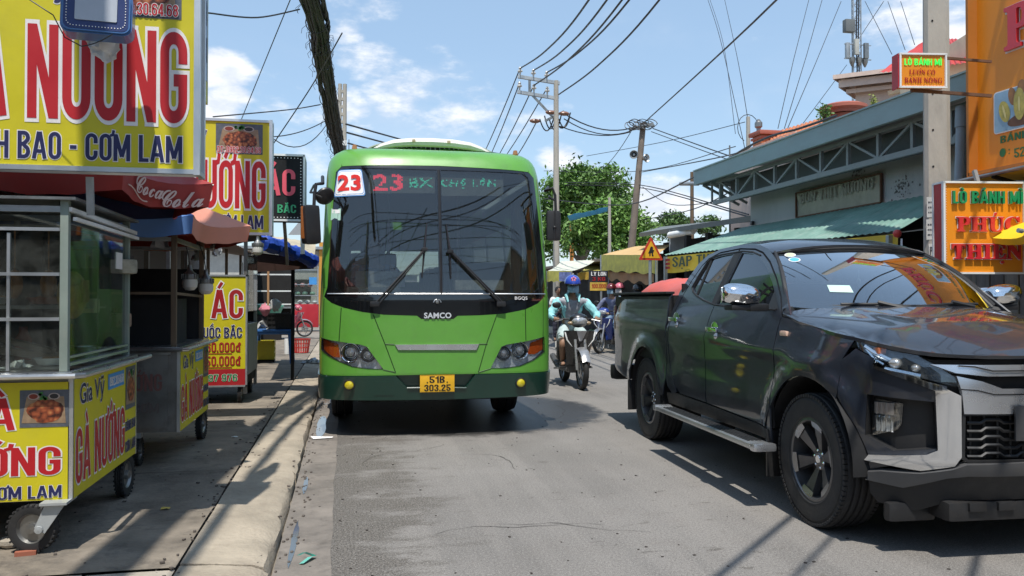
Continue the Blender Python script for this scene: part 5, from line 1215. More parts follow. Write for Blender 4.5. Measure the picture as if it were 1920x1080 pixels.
b=MB(); b.bar((0, -.19, 0), (0, -.19, 1.3), .02); b.bar((0, .19, 0), (0, .19, 1.3), .02); b.build('frame', m_alu, t)
pc = atD(178, 20, 3.75)
t = thing('flood_light', 'blue square lamp with white centre hanging in front of the big yellow sign', 'lamp', (pc.x, pc.y, pc.z))
def rrect(w, h, r, n=5):
 P = []
 for cx, cy, a0 in ((w/2-r, h/2-r, 0), (-w/2+r, h/2-r, 90), (-w/2+r, -h/2+r, 180), (w/2-r, -h/2+r, 270)):
  for k in range(n+1): a = R(a0+90*k/n); P.append((cx+r*cos(a), cy+r*sin(a)))
 return P
mt = plane_mt((0, 0, 0), (cos(.10), -sin(.10)*-1, 0), (0, .10, 1)); mtb = mt
b=MB(); b.prism(rrect(.30, .21, .04), -.09, 0, mt); b.prism(rrect(.285, .195, .035), 0, .012, mt); hs = b.build('housing', M('lamp_blue', (.05, .14, .34), .35, coat=.3), t, sm=30)
b=MB(); b.prism(rrect(.27, .18, .03), .0125, .014, mt); b.build('bezel', M('lamp_navy', (.014, .03, .13), .4), t)
b=MB(); b.prism(rrect(.175, .14, .006), .0145, .019, mt @ Matrix.Translation((0, .02, 0))); b.build('diffuser', M('diffuser_grey', (.42, .45, .50), .5), t)
b = MB()
for P, nn in ((rrect(.245, .155, .03, 4), 46),):
 q = dens([Vector(p) for p in P], .0125)
 for p in q: b.lathe([(.0028, .0142), (.0028, .0165), (.0001, .017)], 5, mt @ Matrix.Translation((p[0], p[1], 0)))
stuff(b.build('led_dots', m_wht, t))
b=MB(); b.bar((0, .04, .10), (0, .1, .9), .03); b.build('bracket', m_galv, t)
pc2 = atD(185, 80, 3.9); rr = random.Random(5); b = MB()
def rag(u, v): return (pc2.x-.085+.17*u*(1-.35*v)+.05*v+rr.uniform(-.006, .006), pc2.y+.02*sin(7*u+3*v)+rr.uniform(-.01, .01), pc2.z+.045-.14*v*(1-.6*abs(u-.55))+rr.uniform(-.006, .006))
b.grid(9, 8, rag); tag(b.build('white_rag', M('dirty_white_cloth', (.78, .76, .73), .8, var=.2, vs_=14), solid=.002), 'torn dirty white rag hanging from a wire over the big yellow sign', 'rag')
b = cable([atD(50, -4, 3.72), atD(96, 26, 3.72), atD(118, 68, 3.72), atD(150, 85, 3.74), atD(208, 62, 3.73)], .0028, [.0, .0, .0, .01], 5, 5)
tag(b.build('lamp_wire', m_wire), 'thin black wire looping from the blue lamp across the yellow sign', 'wire')
# ------------------------------------------------------------------ umbrellas
def umbrella(loc, Rr, z_rim, z_top, cols, label, val=.14, rot=0, pole=True, n=8, group=None, sides=None, zpole=.1, vis=(0, 8)):
 t = thing('street_umbrella', label, 'umbrella', loc, rot, group)
 for k in range(n):
  a0, a1 = 2*pi*k/n, 2*pi*(k+1)/n; mat = cols[k % len(cols)]; b = MB()
  P0 = Vector((Rr*cos(a0), Rr*sin(a0), z_rim)); P1 = Vector((Rr*cos(a1), Rr*sin(a1), z_rim)); T = Vector((0, 0, z_top))
  def fn(u, v, P0=P0, P1=P1, T=T):
   p = T.lerp(P0, u).lerp(T.lerp(P1, u), v); d = u*4*v*(1-v); c = (P0+P1)/2; c.z = 0
   p -= Vector((c.x, c.y, 0))*.10*d*u; p.z -= .05*sin(pi*u)*0+.045*d*u - .0; return p
  b.grid(8, 8, fn); g = b.build('canopy_panel', mat, t, sm=50)
  b = MB()
  def fv(u, v, P0=P0, P1=P1):
   p = P0.lerp(P1, v); c = (P0+P1)/2; p = p-Vector((c.x, c.y, 0))*.10*4*v*(1-v); p.z -= .045*4*v*(1-v)
   n_ = p.copy(); n_.z = 0; n_.normalize(); p -= n_*.03*u-n_*.014*sin(9*v+k)*u; p.z -= val*u*(1+.03*cos(8*pi*v)); return p
  b.grid(3, 14, fv); b.build('valance', mat, t, sm=50, solid=.002)
 b = MB()
 for k in range(n):
  a0 = 2*pi*k/n; e = Vector((Rr*cos(a0), Rr*sin(a0), z_rim)); T = Vector((0, 0, z_top)); b.tube([T-Vector((0, 0, .02)), e-Vector((0, 0, .012))], .006, 5); b.tube([Vector((0, 0, z_rim-.12)), T.lerp(e, .55)-Vector((0, 0, .02))], .005, 5)
 b.build('ribs', m_steel_dark, t)
 b=MB(); b.tube([(0, 0, zpole-loc[2]), (0, 0, z_top+.05)], .018, 8); b.build('pole', m_galv, t); return t
m_ur = M('umbrella_red', (.33, .04, .035), .75, var=.15, vs_=5, dirt=.25, dirtcol=(.30, .05, .04)); m_us = M('umbrella_salmon', (.62, .25, .17), .75, var=.1, vs_=5)
m_ub = M('umbrella_blue', (.10, .22, .50), .75, var=.12, vs_=5); m_urr = M('umbrella_brick', (.42, .08, .05), .75, var=.12, vs_=5); m_uy = M('umbrella_yellow', (.80, .58, .02), .6, var=.06)
cx, cy = -2.0, 5.62; u1 = umbrella((cx, cy, 0), 1.16, 2.07, 2.42, [m_ur], 'faded red cola umbrella over the nearest cart', val=.15)
m_cl = M('faded_white', (.66, .52, .50), .7)
P0 = Vector((1.16*cos(-pi/4), 1.16*sin(-pi/4), 0)); P1 = Vector((1.16, 0, 0)); d = (P1-P0); ln = d.length
c0 = (P0+P1)/2
def on_val(x, y):   # x 0..1 along, y 0..1 up
 p = P0.lerp(P1, x); p -= Vector((c0.x, c0.y, 0))*.10*4*x*(1-x); n_ = p.normalized(); z = 2.07-.045*4*x*(1-x)-.15*(1-y); p = p-n_*.03*(1-y)+n_*.020; p.z = z; return p
for body, xa, xb, ya, yb in (('𝓒𝓸𝓬𝓪', .22, .56, .30, .98), ('𝓒𝓸𝓵𝓪', .55, .93, .02, .72)):
 vs_t, fs_t = text_mesh(body, .012); a_, b_, c_, d_ = bbox(vs_t); b = MB()
 b.add([on_val(xa+(v.x-a_)/(b_-a_)*(xb-xa), ya+(v.y-c_)/(d_-c_)*(yb-ya)) for v in vs_t], fs_t); b.build('lettering', m_cl, u1, sm=0, recalc=False)
b=MB(); b.tube([on_val(.10+.3*k/10, .35-.22*k/10+.08*sin(k*.6)) for k in range(11)], .004, 4); b.build('flourish', m_cl, u1)
u2 = umbrella((-1.93, 7.12, 0), 1.16, 1.93, 2.38, [m_ub, m_us, m_urr, m_us], 'blue and salmon umbrella behind the red cola umbrella', val=.13, rot=R(2))
for ch, mm in zip([c for c in u2.children if c.name.startswith(('canopy', 'valance'))], [m_us, m_us, m_ub, m_ub, m_us, m_us, m_urr, m_urr, m_ub, m_ub, m_us, m_us, m_urr, m_urr, m_us, m_us][::1]): ch.data.materials[0] = mm
ps = [c for c in u2.children if c.name.startswith('canopy')]; pv = [c for c in u2.children if c.name.startswith('valance')]
for i, (a, v) in enumerate(zip(ps, pv)):   # panel i spans i*45..(i+1)*45 degrees
 mm = {7: m_us, 6: m_ub, 5: m_ub, 4: m_us}.get(i, m_urr); a.data.materials[0] = mm; v.data.materials[0] = mm
# ------------------------------------------------------------------ food carts
def castor(par, c, r=.12, w=.05, rz=0):
 m4 = Matrix.Translation(c) @ Matrix.Rotation(rz, 4, 'Z') @ Matrix.Rotation(pi/2, 4, 'Y')
 b=MB(); b.lathe([(r*.62, -w*.4), (r*.80, -w*.5), (r*.95, -w*.46), (r, -w*.25), (r*.97, -w*.1), (r, 0), (r*.97, w*.1), (r, w*.25), (r*.95, w*.46), (r*.80, w*.5), (r*.62, w*.4)], 32, m4)
 for k in range(28): b.box((r*.985, 0, w*.38), (.008, .010, .016), mt=m4 @ Matrix.Rotation(2*pi*k/28, 4, 'Z')); b.box((r*.985, 0, -w*.38), (.008, .010, .016), mt=m4 @ Matrix.Rotation(2*pi*k/28+.1, 4, 'Z'))
 wh = b.build('wheel', m_rubber, par); b=MB(); b.lathe([(r*.63, -w*.38), (r*.55, -w*.1), (r*.22, -w*.1), (r*.20, -w*.55), (.001, -w*.6)], 24, m4); b.lathe([(r*.63, w*.38), (r*.55, w*.1), (r*.22, w*.1), (r*.20, w*.55), (.001, w*.6)], 24, m4); b.build('rim', m_steel_dark, wh); return wh
def cart(loc, W, Dp, label, glazed=True, group='yellow grilled chicken carts', rz=0):
 z0, z1, z2 = .24, .84, 1.66     # above the pavement
 t = thing('food_cart', label, 'food cart', loc, rz, group)
 b=MB(); b.box((-W/2, Dp/2, (z0+z1)/2), (W-.02, Dp-.02, z1-z0)); b.build('cabinet', m_steel_dark, t)
 for (x, y) in ((-.008, .008), (-W+.008, .008), (-.008, Dp-.008)): MB().box((x, y, (z0+z1)/2), (.022, .022, z1-z0+.004)).build('corner_trim', m_alu, t)
 if glazed:
  mt = plane_mt((-W+.02, -.003, z0+.005), (1, 0, 0), (0, 0, 1)); w, h = W-.035, z1-z0-.03
  f, L = chicken_face(t, mt, w, h); L('GÀ', .30, .665+.12, .62, .92, m_red, bold=.05, o=.05) if False else None
  L('GÀ', (w-.47)/w, (w-.238)/w, .60, .95, m_red, bold=.05, o=.05)
  food(f, mt, w-.218, w-.0, .62*h, .935*h, 5)
  L('NƯỚNG', (w-.60)/w, (w-.035)/w, .215, .52, m_red, bold=.045, o=.05)
  L('BÁNH BAO - CƠM LAM', (w-.80)/w, (w-.03)/w, .02, .155, m_navy, bold=.03, o=.04)
 else:
  b=MB(); b.box((-W/2-.02, -.004, (z0+z1)/2), (W-.12, .006, z1-z0-.06)); fp = b.build('steel_door', m_steel_dark, t)
  mt = plane_mt((-W+.02, -.009, z0+.005), (1, 0, 0), (0, 0, 1)); mfd = M('faded_print', (.16, .13, .12), .6)
  letters('GÀ NƯỚNG', W-.62, W-.14, .30, .46, M('faded_red', (.20, .09, .08), .6), fp, mt, bold=.03); letters('BAO - CƠM', W-.60, W-.16, .14, .22, mfd, fp, mt, bold=.02)
  b=MB(); b.bar((-W+.1, -.015, z1-.02), (-.06, -.015, z1-.02), .02); b.build('door_rail', m_steel, t)
 mt = plane_mt((.004, .01, z0+.004), (0, 1, 0), (0, 0, 1)); w, h = Dp-.03, z1-z0-.02
 f, L = chicken_face(t, mt, w, h)
 letters('Gia Vỹ', .07*w, .42*w, .72*h, .96*h, m_navy, f, mt, bold=.012, outline=.03, om=m_ylo)
 q = MB().add([(.48*w, .80*h, .002), (.76*w, .80*h, .002), (.76*w, .95*h, .002), (.48*w, .95*h, .002)], [(0, 1, 2, 3)], mt).build('blue_strip', M('strip_blue', (.06, .28, .62), .5), f, sm=0, recalc=False)
 letters('0962.30.64.68', .50*w, .74*w, .83*h, .92*h, m_wht, q, mt, bold=.03, z=.0035)
 food(f, mt, .79*w, .985*w, .52*h, .965*h, 7)
 L('GÀ NƯỚNG', .02, .77, .10, .70, m_red, bold=.045, o=.05)
 L('BÁNH BAO', .79, .985, .30, .43, m_navy, bold=.02, o=.03); L('CƠM LAM', .79, .985, .08, .21, m_navy, bold=.02, o=.03)
 b=MB(); b.rbox((-W/2, Dp/2-.02, z1+.012), (W+.02, Dp+.05, .028), .008); b.build('counter_top', m_steel, t)
 b=MB(); b.tube([(-W-.05, -.055, z1+.008), (.03, -.055, z1+.008), (.055, -.03, z1+.008), (.055, Dp+.12, z1+.008)], .016, 8); b.build('hand_rail', m_steel, t)
 pw = .038; mpost = M('post_green_grey', (.25, .30, .26), .6, .2, .2, dirt=.35, dirtcol=(.35, .34, .30)) if glazed else m_wood
 for (x, y) in ((-.05, .04), (-.05, Dp-.05), (-W+.05, .04), (-W+.05, Dp-.05)):
  b=MB(); b.rbox((x, y, (z1+z2)/2+.03), (pw, pw, z2-z1+.05), .004); b.build('post', mpost, t)
 for (a, c) in (((-W+.05, .04, z2), (-.05, .04, z2)), ((-.05, .04, z2), (-.05, Dp-.05, z2)), ((-W+.05, Dp-.05, z2), (-.05, Dp-.05, z2))):
  b=MB(); b.bar(a, c, .03); b.build('top_rail', m_galv, t)
 if glazed:
  for zz in (z1+.28, z1+.50, z1+.80 if False else z1+.72):
   b=MB(); b.bar((-W+.07, .028, zz), (-.07, .028, zz), .016); b.build('glazing_bar', m_alu, t)
  for xx in (-.30, -.47, -W*.62, -W*.85):
   b=MB(); b.bar((xx, .034, z1+.03), (xx, .034, z2-.12), .014 if xx == -.30 else .020); b.build('glazing_bar', m_alu, t)
  b=MB(); b.box((-W/2, .040, (z1+z2)/2+.0), (W-.14, .004, z2-z1-.06)); b.build('front_pane', m_gl, t)
  b=MB(); b.box((-.045, Dp*.27, (z1+z2)/2-.0), (.004, Dp*.40, z2-z1-.08)); b.build('side_pane', m_gl, t)
  b=MB(); b.box((-.050, Dp*.70, (z1+z2)/2-.0), (.004, Dp*.46, z2-z1-.08)); b.build('side_pane', m_gl, t)
  b=MB(); b.bar((-.03, .03, z2+.0), (-.02, Dp+.05, z2-.02), .022); b.bar((-.01, .05, z2-.045), (-.0, Dp+.02, z2-.055), .018); b.build('side_gutter', m_white, t)
  b=MB(); b.bar((-.035, .06, z1+.055), (-.035, Dp-.08, z1+.055), .014); b.bar((-.035, .06, z1+.09), (-.035, Dp-.08, z1+.09), .010); b.build('slide_track', m_alu, t)
  b=MB(); b.box((-W/2, Dp*.55, z1+.33), (W-.16, .34, .012)); b.bar((-W+.08, Dp*.37, z1+.335), (-.08, Dp*.37, z1+.335), .018); b.build('shelf', m_steel_dark, t)
  b=MB(); b.box((-W/2-.15, Dp-.03, (z1+z2)/2), (W-.5, .01, z2-z1)); b.build('back_panel', m_dark, t)
  b=MB(); b.box((-.16, Dp-.10, z1+.46), (.07, .012, .58)); b.build('green_panel', M('green_board', (.03, .11, .04), .6), t)
  b=MB(); b.box((-W/2, Dp/2, z2+.05), (W+.02, Dp+.02, .014)); b.build('cart_roof', m_steel_dark, t)
 else:
  b=MB(); b.box((-W/2, Dp-.05, z1+.32), (W-.1, .02, .64)); b.build('back_panel', m_dark, t)
  b=MB(); b.bar((-W+.05, .04, z1+.42), (-.06, .04, z1+.42), .02); b.bar((-.05, .04, z1+.42), (-.05, Dp-.05, z1+.40), .02); b.build('cross_rail', m_wood, t)
  b=MB(); b.box((-.34, Dp*.4, z1+.2), (.50, .5, .36)); b.build('inner_cabinet', m_dark, t)
 if glazed: castor(t, (-.17, .0, .115), .115, .055, rz=1.40)
 else: castor(t, (-.3, .05, .10), .10, .05)
 castor(t, (-.035, Dp-.12, .13), .13, .05, rz=-.05); castor(t, (-W+.15, .05, .12), .12, .05); castor(t, (-W+.1, Dp-.12, .12), .12, .05)
 b = MB()
 if glazed: b.add([(-.10, -.055, z0-.0), (-.01, -.055, z0), (-.10, -.065, .10), (-.145, -.065, .13), (-.10, -.045, z0), (-.01, -.045, z0), (-.10, -.055, .10), (-.145, -.055, .13)], [(0, 1, 2, 3), (4, 7, 6, 5), (0, 4, 5, 1), (1, 5, 6, 2), (2, 6, 7, 3), (3, 7, 4, 0)])
 if glazed: b.box((-.06, 0, z0+.0), (.12, .16, .012)); b.lathe([(.001, .012), (.018, .01), (.02, 0)], 10, Matrix.Translation((-.125, -.066, .12)) @ Matrix.Rotation(pi/2, 4, 'X'))
 else: b.box((-.3, .05, z0-.02), (.06, .08, .04))
 b.build('castor_fork', M('fork_paint', (.42, .44, .44), .5, .3, dirt=.2), t); return t
c1 = cart((-1.30, 4.36, .10), 1.75, 1.24, 'nearest yellow grilled chicken cart with glass display case and silver rail')
c2 = cart((-1.19, 6.42, .10), 1.30, 1.28, 'second yellow grilled chicken cart with bare steel front under the blue and salmon umbrella', glazed=False)
def W1(x, y, z): return (-1.30+x, 4.36+y, .10+z)
b=MB(); b.box(W1(-.42, .45, .99), (.42, .05, .03), rz=-.15, tilt=Matrix.Rotation(.25, 4, 'Y')); tag(b.build('plank', m_wood, bev=.003), 'thin wooden plank leaning inside the glass case of the nearest cart', 'plank')
b=MB(); b.box(W1(-.44, .55, .93), (.44, .10, .035), rz=-.1, tilt=Matrix.Rotation(.12, 4, 'Y')); tag(b.build('chopping_board', M('pale_wood', (.36, .24, .15), .8, var=.3), bev=.004), 'worn wooden chopping board lying in the glass case under the leaning plank', 'chopping board')
crumple('plastic_bag', W1(-.60, .30, .875), .24, .18, .10, M('bag_white', (.60, .60, .58), .4), 'white crumpled plastic bag on the counter inside the nearest cart', 'plastic bag', 3)
crumple('napkin', W1(-.30, .18, .872), .10, .08, .05, m_wht, 'small crumpled white napkin by the front pane of the nearest cart', 'napkin', 4)
tag(cable([W1(-.95, .12, .875), W1(-.6, .10, .895), W1(-.40, .14, .875), W1(-.28, .22, .873)], .005, .0, 5).build('extension_lead', m_white), 'white electric extension lying along the counter in the nearest cart', 'extension lead')
t = thing('instant_noodle_bag', 'bag of yellow noodles hanging behind the side pane of the nearest cart', 'noodle bag', W1(-.13, .42, 1.24)); b=MB(); b.ball((0, 0, 0), .13, 14, 10, (.5, 1.1, 1)); b.build('bag', M('noodle_yellow', (.42, .25, .05), .45, var=.4, vs_=25, bump=.6, bs=30), t); b=MB(); b.box((.062, 0, .02), (.01, .12, .12)); b.build('bag_label', M('label_red_brown', (.30, .10, .04), .5), t)
b=MB(); b.rbox(W1(-.12, .66, 1.18), (.10, .09, .08), .01); tag(b.build('carton', M('cream_card', (.55, .48, .34), .7)), 'small cream carton on the shelf inside the nearest cart', 'carton')
b=MB(); b.lathe([(.001, 0), (.07, 0), (.09, .07), (.095, .07), (.085, .0)], 16, Matrix.Translation(W1(-.18, .95, .866))); tag(b.build('steel_bowl', m_steel), 'steel bowl at the back corner inside the nearest cart', 'bowl')
b=MB(); b.box(W1(-.05, 1.02, 1.45), (.006, .14, .10)); tag(b.build('paper_notice', m_wht), 'white paper notice stuck to the side glass of the nearest cart', 'notice')
for k, (x, z, lb) in enumerate(((-.55, 1.74, 'upper'), (-.75, 1.70, 'lower'))):
 b=MB(); b.tube([W1(x-.55, -.0, z+.09-.02*k), W1(x+.15, .05+.04*k, z-.0)], .013, 8); tag(b.build('tube_light', m_white), lb+' white tube lamp slung under the red umbrella at the left edge', 'tube lamp')
def bulb(p, label):
 t = thing('light_bulb', label, 'light bulb', p, 0, 'large white bulbs hanging over the second cart')
 b=MB(); b.lathe([(.001, -.075), (.035, -.070), (.058, -.045), (.062, -.01), (.058, .02)], 20); b.build('globe', M('bulb_white', (.62, .60, .55), .3), t)
 b=MB(); b.lathe([(.060, .018), (.064, .03), (.058, .06), (.030, .085), (.020, .10), (.018, .14), (.001, .14)], 20)
 for k in range(16): b.box((.062*cos(2*pi*k/16), .062*sin(2*pi*k/16), .042), (.012, .003, .04), rz=2*pi*k/16)
 b.build('heat_sink', m_steel_dark, t); b=MB(); b.tube([(0, 0, .13), (-.02, .01, .25), (-.06, .02, .36)], .004, 5); b.build('flex', m_wire, t); return t
bulb(tuple(atD(356, 528, 6.85)), 'left and lower of two large white bulbs over the second cart'); bulb(tuple(atD(386, 536, 7.05)), 'right one of two large white bulbs in front of the upright yellow board'); 
p = atD(483, 466, 9.4); bulb(tuple(p), 'single white bulb below the blue tarpaulin roll')
t = thing('menu_cart', 'third cart carrying an upright yellow and red price board', 'food cart', (-1.13, 10.08, .10))
W, H = .90, 1.29; z0 = .20
b=MB(); b.box((-W/2, 0, z0+H/2), (W, .03, H)); bd = b.build('price_board', m_yel, t); b = MB()
for c, d in (((-W/2, -.005, z0), (W+.02, .04, .02)), ((-W/2, -.005, z0+H), (W+.02, .04, .02)), ((.0, -.005, z0+H/2), (.02, .04, H+.02)), ((-W, -.005, z0+H/2), (.02, .04, H+.02))): b.box(c, d)
b.build('board_frame', m_galv, t)
mt = plane_mt((-W, -.018, z0), (1, 0, 0), (0, 0, 1)); f = bd
MB().add([(.0, .0, .001), (W-.01, 0, .001), (W-.01, .20, .001), (0, .20, .001)], [(0, 1, 2, 3)], mt).build('red_footer', m_redd, f, sm=0, recalc=False)
letters('GÀ ÁC', .05, .86, .79, 1.22, m_redd, f, mt, bold=.045, outline=.05, om=m_wht)
letters('HẦM THUỐC BẮC', .03, .85, .565, .735, m_navy, f, mt, bold=.03, outline=.04, om=m_wht)
letters('60.000đ', .45, .84, .40, .51, m_redd, f, mt, bold=.03); letters('50.000đ', .45, .84, .24, .35, m_redd, f, mt, bold=.03)
letters('LỚN', .10, .38, .40, .51, m_redd, f, mt, bold=.03) if False else None
for y in (.375, .215): MB().add([(.06, y, .002), (.74, y, .002), (.74, y+.010, .002), (.06, y+.010, .002)], [(0, 1, 2, 3)], mt).build('red_rule', m_redd, f, sm=0, recalc=False)
letters('097 976', .42, .80, .055, .14, m_green, f, mt, bold=.03, z=.004, outline=.04, om=m_wht, oz=.003)
b=MB(); b.box((-W/2, .62, .56), (W-.04, 1.1, .72)); b.build('cabinet', m_dark, t)
for (x, y) in ((-.02, .06), (-.02, 1.15), (-W+.02, .06), (-W+.02, 1.15)): MB().bar((x, y, .1), (x, y, 2.0), .04).build('post', m_steel_dark, t)
b=MB(); b.box((.0, .62, .62), (.02, 1.0, .60)); b.build('side_panel', m_galv, t); b=MB(); b.box((.0, .62, 1.42), (.012, 1.0, .70)); b.build('side_panel', m_gl, t)
b=MB(); b.grid(8, 8, lambda u, v: (-1.3+1.40*u, -.15+1.7*v, 2.02-.06*sin(pi*u)+.02*sin(9*v))); b.build('canopy', M('dark_tarp', (.05, .04, .04), .8), t, solid=.006)
for x in (-.08, -W+.1):
 for y in (.1, 1.1): castor(t, (x, y, .10), .10, .04)
t = thing('dotted_sign', 'black sign with red and green words inside a border of white dots', 'sign', (-.5, 10.40, 2.28))
W, H, D = 1.30, .80, .34
b=MB(); b.box((-W/2, D/2, H/2), (W, D, H)); b.build('light_box', m_black, t); b = MB()
for c, d in (((-W/2, -.004, 0), (W+.03, .03, .025)), ((-W/2, -.004, H), (W+.03, .03, .025)), ((.004, -.004, H/2), (.025, .03, H)), ((.004, D, H/2), (.025, .03, H)), ((.004, D/2, 0), (.02, D, .02)), ((.004, D/2, H), (.02, D, .02))): b.box(c, d)
b.build('frame', m_white, t)
mt = plane_mt((-W, -.003, 0), (1, 0, 0), (0, 0, 1)); m_neon = M('neon_red', (.80, .10, .14), .5); m_neg = M('neon_green', (.06, .40, .18), .5)
letters('GÀ ÁC', .38, W-.10, .30, .72, m_neon, t, mt, bold=.03); letters('HẦM THUỐC BẮC', .30, W-.09, .09, .235, m_neg, t, mt, bold=.02)
b=MB(); 
for k in range(62):
 q = [(.03+k*.02*1.0, .035), (.03+k*.02, H-.035)]
 if k % 2 == 0:
  for x, y in q: b.add([(x-.006, y-.006, .002), (x+.006, y-.006, .002), (x+.006, y+.006, .002), (x-.006, y+.006, .002)], [(0, 1, 2, 3)], mt)
for k in range(20):
 y = .05+k*.037; x = W-.035; b.add([(x-.006, y-.006, .002), (x+.006, y-.006, .002), (x+.006, y+.006, .002), (x-.006, y+.006, .002)], [(0, 1, 2, 3)], mt)
 for xx in (.05+.05*j for j in range(6)): pass
stuff(b.build('border_dots', m_wht, t, sm=0, recalc=False))
mts = plane_mt((.003, .02, 0), (0, 1, 0), (0, 0, 1)); b = MB()
for j in range(6): b.box((.018, .03+.055*j, H/2), (.006, .012, H-.06))
b.build('side_slats', m_galv, t); MB().bar((-.25, .30, 0), (-.25, .9, -.50), .04).build('support_strut', m_steel_dark, t); MB().bar((-.02, .2, 0), (-.02, .2, -.4), .05).build('short_post', m_white, t)

for k, (px, py, d, sx, sz, c, nm, lb) in enumerate(((408, 462, 7.4, .06, .15, (.60, .60, .60), 'plastic_bag', 'torn white plastic hanging under the blue and salmon umbrella'), (300, 440, 6.9, .14, .22, (.30, .30, .32), 'plastic_bag', 'grey plastic bag hanging at the left of the second cart'), (372, 470, 7.3, .10, .18, (.20, .20, .19), 'plastic_bag', 'dark plastic bag tied behind the hanging bulbs'), (405, 455, 7.5, .10, .14, (.45, .45, .42), 'plastic_bag', 'small pale bag tied to the rail above the price board'))):
 q = atD(px, py, d); rr = random.Random(60+k); b=MB(); b.grid(7, 8, lambda u, v: (q.x+(u-.5)*sx*(.35+v*.8)+rr.uniform(-.012, .012), q.y+.04*sin(6*u+4*v), q.z+sz*(.5-v)+rr.uniform(-.012, .012))); tag(b.build(nm, M('hung_bag%d' % k, c, .45), None, sm=30, solid=.003), lb, 'plastic bag')
for k, (x, y, z, w, d_, h, c, lb) in enumerate(((-.35, .5, 1.04+.02, .3, .3, .16, (.35, .30, .22), 'brown carton on the inner cabinet of the second cart'), (-.75, .55, .85, .34, .3, .30, (.10, .16, .30), 'navy tub behind the inner cabinet of the second cart'), (-1.0, .4, .85, .3, .3, .18, (.3, .05, .04), 'dark red tray at the left end of the second cart'))):
 b=MB(); b.rbox((-1.19+x, 6.42+y, .10+z+h/2), (w, d_, h), .015); tag(b.build('box', M('cartgoods%d' % k, c, .7, var=.3)), lb, 'box')
for k in range(6):
 b=MB(); r=.045; b.lathe([(.001, 0), (r, 0), (r, .12), (r*.5, .16), (r*.5, .19), (.001, .19)], 12, Matrix.Translation(W1(-.5-.13*k, .80+.04*(k%2), .87))); tag(b.build('sauce_bottle', M('sauce%d' % (k%3), [(.35, .05, .02), (.10, .05, .02), (.45, .33, .06)][k%3], .25)), ['first', 'second', 'third', 'fourth', 'fifth', 'sixth'][k]+' sauce bottle from the right in the nearest glass case', 'bottle', 'sauce bottles in the nearest cart')
for k in range(5):
 q=W1(-.30-.17*k, .58, 1.30); b=MB(); b.ball(q, .055, 10, 7, (.8, .7, 1.5)); b.tube([(q[0], q[1], q[2]+.07), (q[0], q[1], q[2]+.30)], .004, 4); tag(b.build('roast_chicken', M('roast_skin', (.38, .15, .04), .35, var=.4, vs_=18, bump=.4)), ['first', 'second', 'third', 'fourth', 'fifth'][k]+' roast chicken from the right hanging in the nearest glass case', 'roast chicken', 'roast chickens in the nearest cart')

rr = random.Random(91)
for k, (x, y, z, r, c, nm) in enumerate(((-.62, .62, 1.19, .11, (.55, .56, .56), 'steel tray'), (-.34, .64, 1.19, .09, (.45, .10, .05), 'red dish'), (-.88, .60, 1.19, .10, (.50, .42, .25), 'straw tray'), (-.75, .30, .872, .10, (.08, .22, .40), 'blue bowl'), (-.22, .38, .872, .08, (.55, .56, .56), 'small steel bowl'), (-.90, .25, .872, .11, (.50, .20, .05), 'orange basin'))):
 q=W1(x, y, z); b=MB(); b.lathe([(.001, 0), (r*.75, 0), (r, .035), (r*1.03, .037), (r*.98, .030), (r*.7, .008), (.001, .008)], 18, Matrix.Translation(q)); t=thing('dish', nm+' in the nearest glass case', 'dish', (0, 0, 0)); b.build('bowl', M('dish%d' % k, c, .4), t)
 b=MB()
 for j in range(7): b.ball((q[0]+rr.uniform(-r, r)*.55, q[1]+rr.uniform(-r, r)*.55, q[2]+.03), r*.28, 7, 5, (1, .8, .7))
 b.build('food', M('roast_skin', ()), t)
for k, (px, py, d, c, lb) in enumerate(((60, 372, 4.9, (.10, .10, .11), 'dark folded cloth under the roof of the nearest cart'), (240, 500, 5.15, (.40, .38, .30), 'bundle of dry bread bags leaning inside the side pane'), (226, 600, 5.2, (.28, .20, .14), 'small brown box at the foot of the side pane'))):
 q=atD(px, py, d); b=MB(); b.rbox((q.x, q.y, q.z), (.10, .12, .09), .02, rz=.3*k); tag(b.build('parcel', M('parcel%d' % k, c, .7, var=.4, vs_=18)), lb, 'parcel')
# ------------------------------------------------------------------ right-hand buildings
def sheet(name, c, nu, nv, mat, parent, sag=0, th=.004, rib=0, ribn=0, sm=50, jit=0, seed=1):
 """c: four corners (a b c d), a-b along u at v=0, d-c along u at v=1"""
 a, b_, c_, d = [Vector(q) for q in c]; rr = random.Random(seed); n = (b_-a).cross(d-a).normalized()
 def fn(u, v):
  p = a.lerp(b_, u).lerp(d.lerp(c_, u), v); p.z -= sag*4*v*(1-v)
  if rib: p += n*rib*abs(((u*ribn) % 1)-.5)*2
  if jit: p += n*rr.uniform(-jit, jit)
  return p
 m=MB(); m.grid(nu, nv, fn); return m.build(name, mat, parent, sm=sm, solid=th)
m_fascia = M('fascia_blue_grey', (.27, .37, .38), .6, var=.2, vs_=1.5, dirt=.45, dirtcol=(.26, .28, .27), stretch=(1, .6, 2))
m_truss = M('truss_grey', (.24, .27, .27), .6, .2, .15, dirt=.2)
m_corr = M('green_sheet', (.19, .33, .275), .6, var=.3, vs_=2, dirt=.6, dirtcol=(.36, .42, .37))
m_tile = M('roof_tile_orange', (.50, .17, .07), .8, var=.3, vs_=6, dirt=.3, dirtcol=(.22, .09, .05))
m_pink = M('pink_render', (.66, .51, .43), .9, var=.12, dirt=.2, dirtcol=(.3, .24, .2))
m_cream = M('cream_render', (.74, .60, .42), .9, var=.12, dirt=.2, dirtcol=(.4, .32, .22))
m_redroof = M('red_roof', (.48, .05, .045), .6, var=.15)
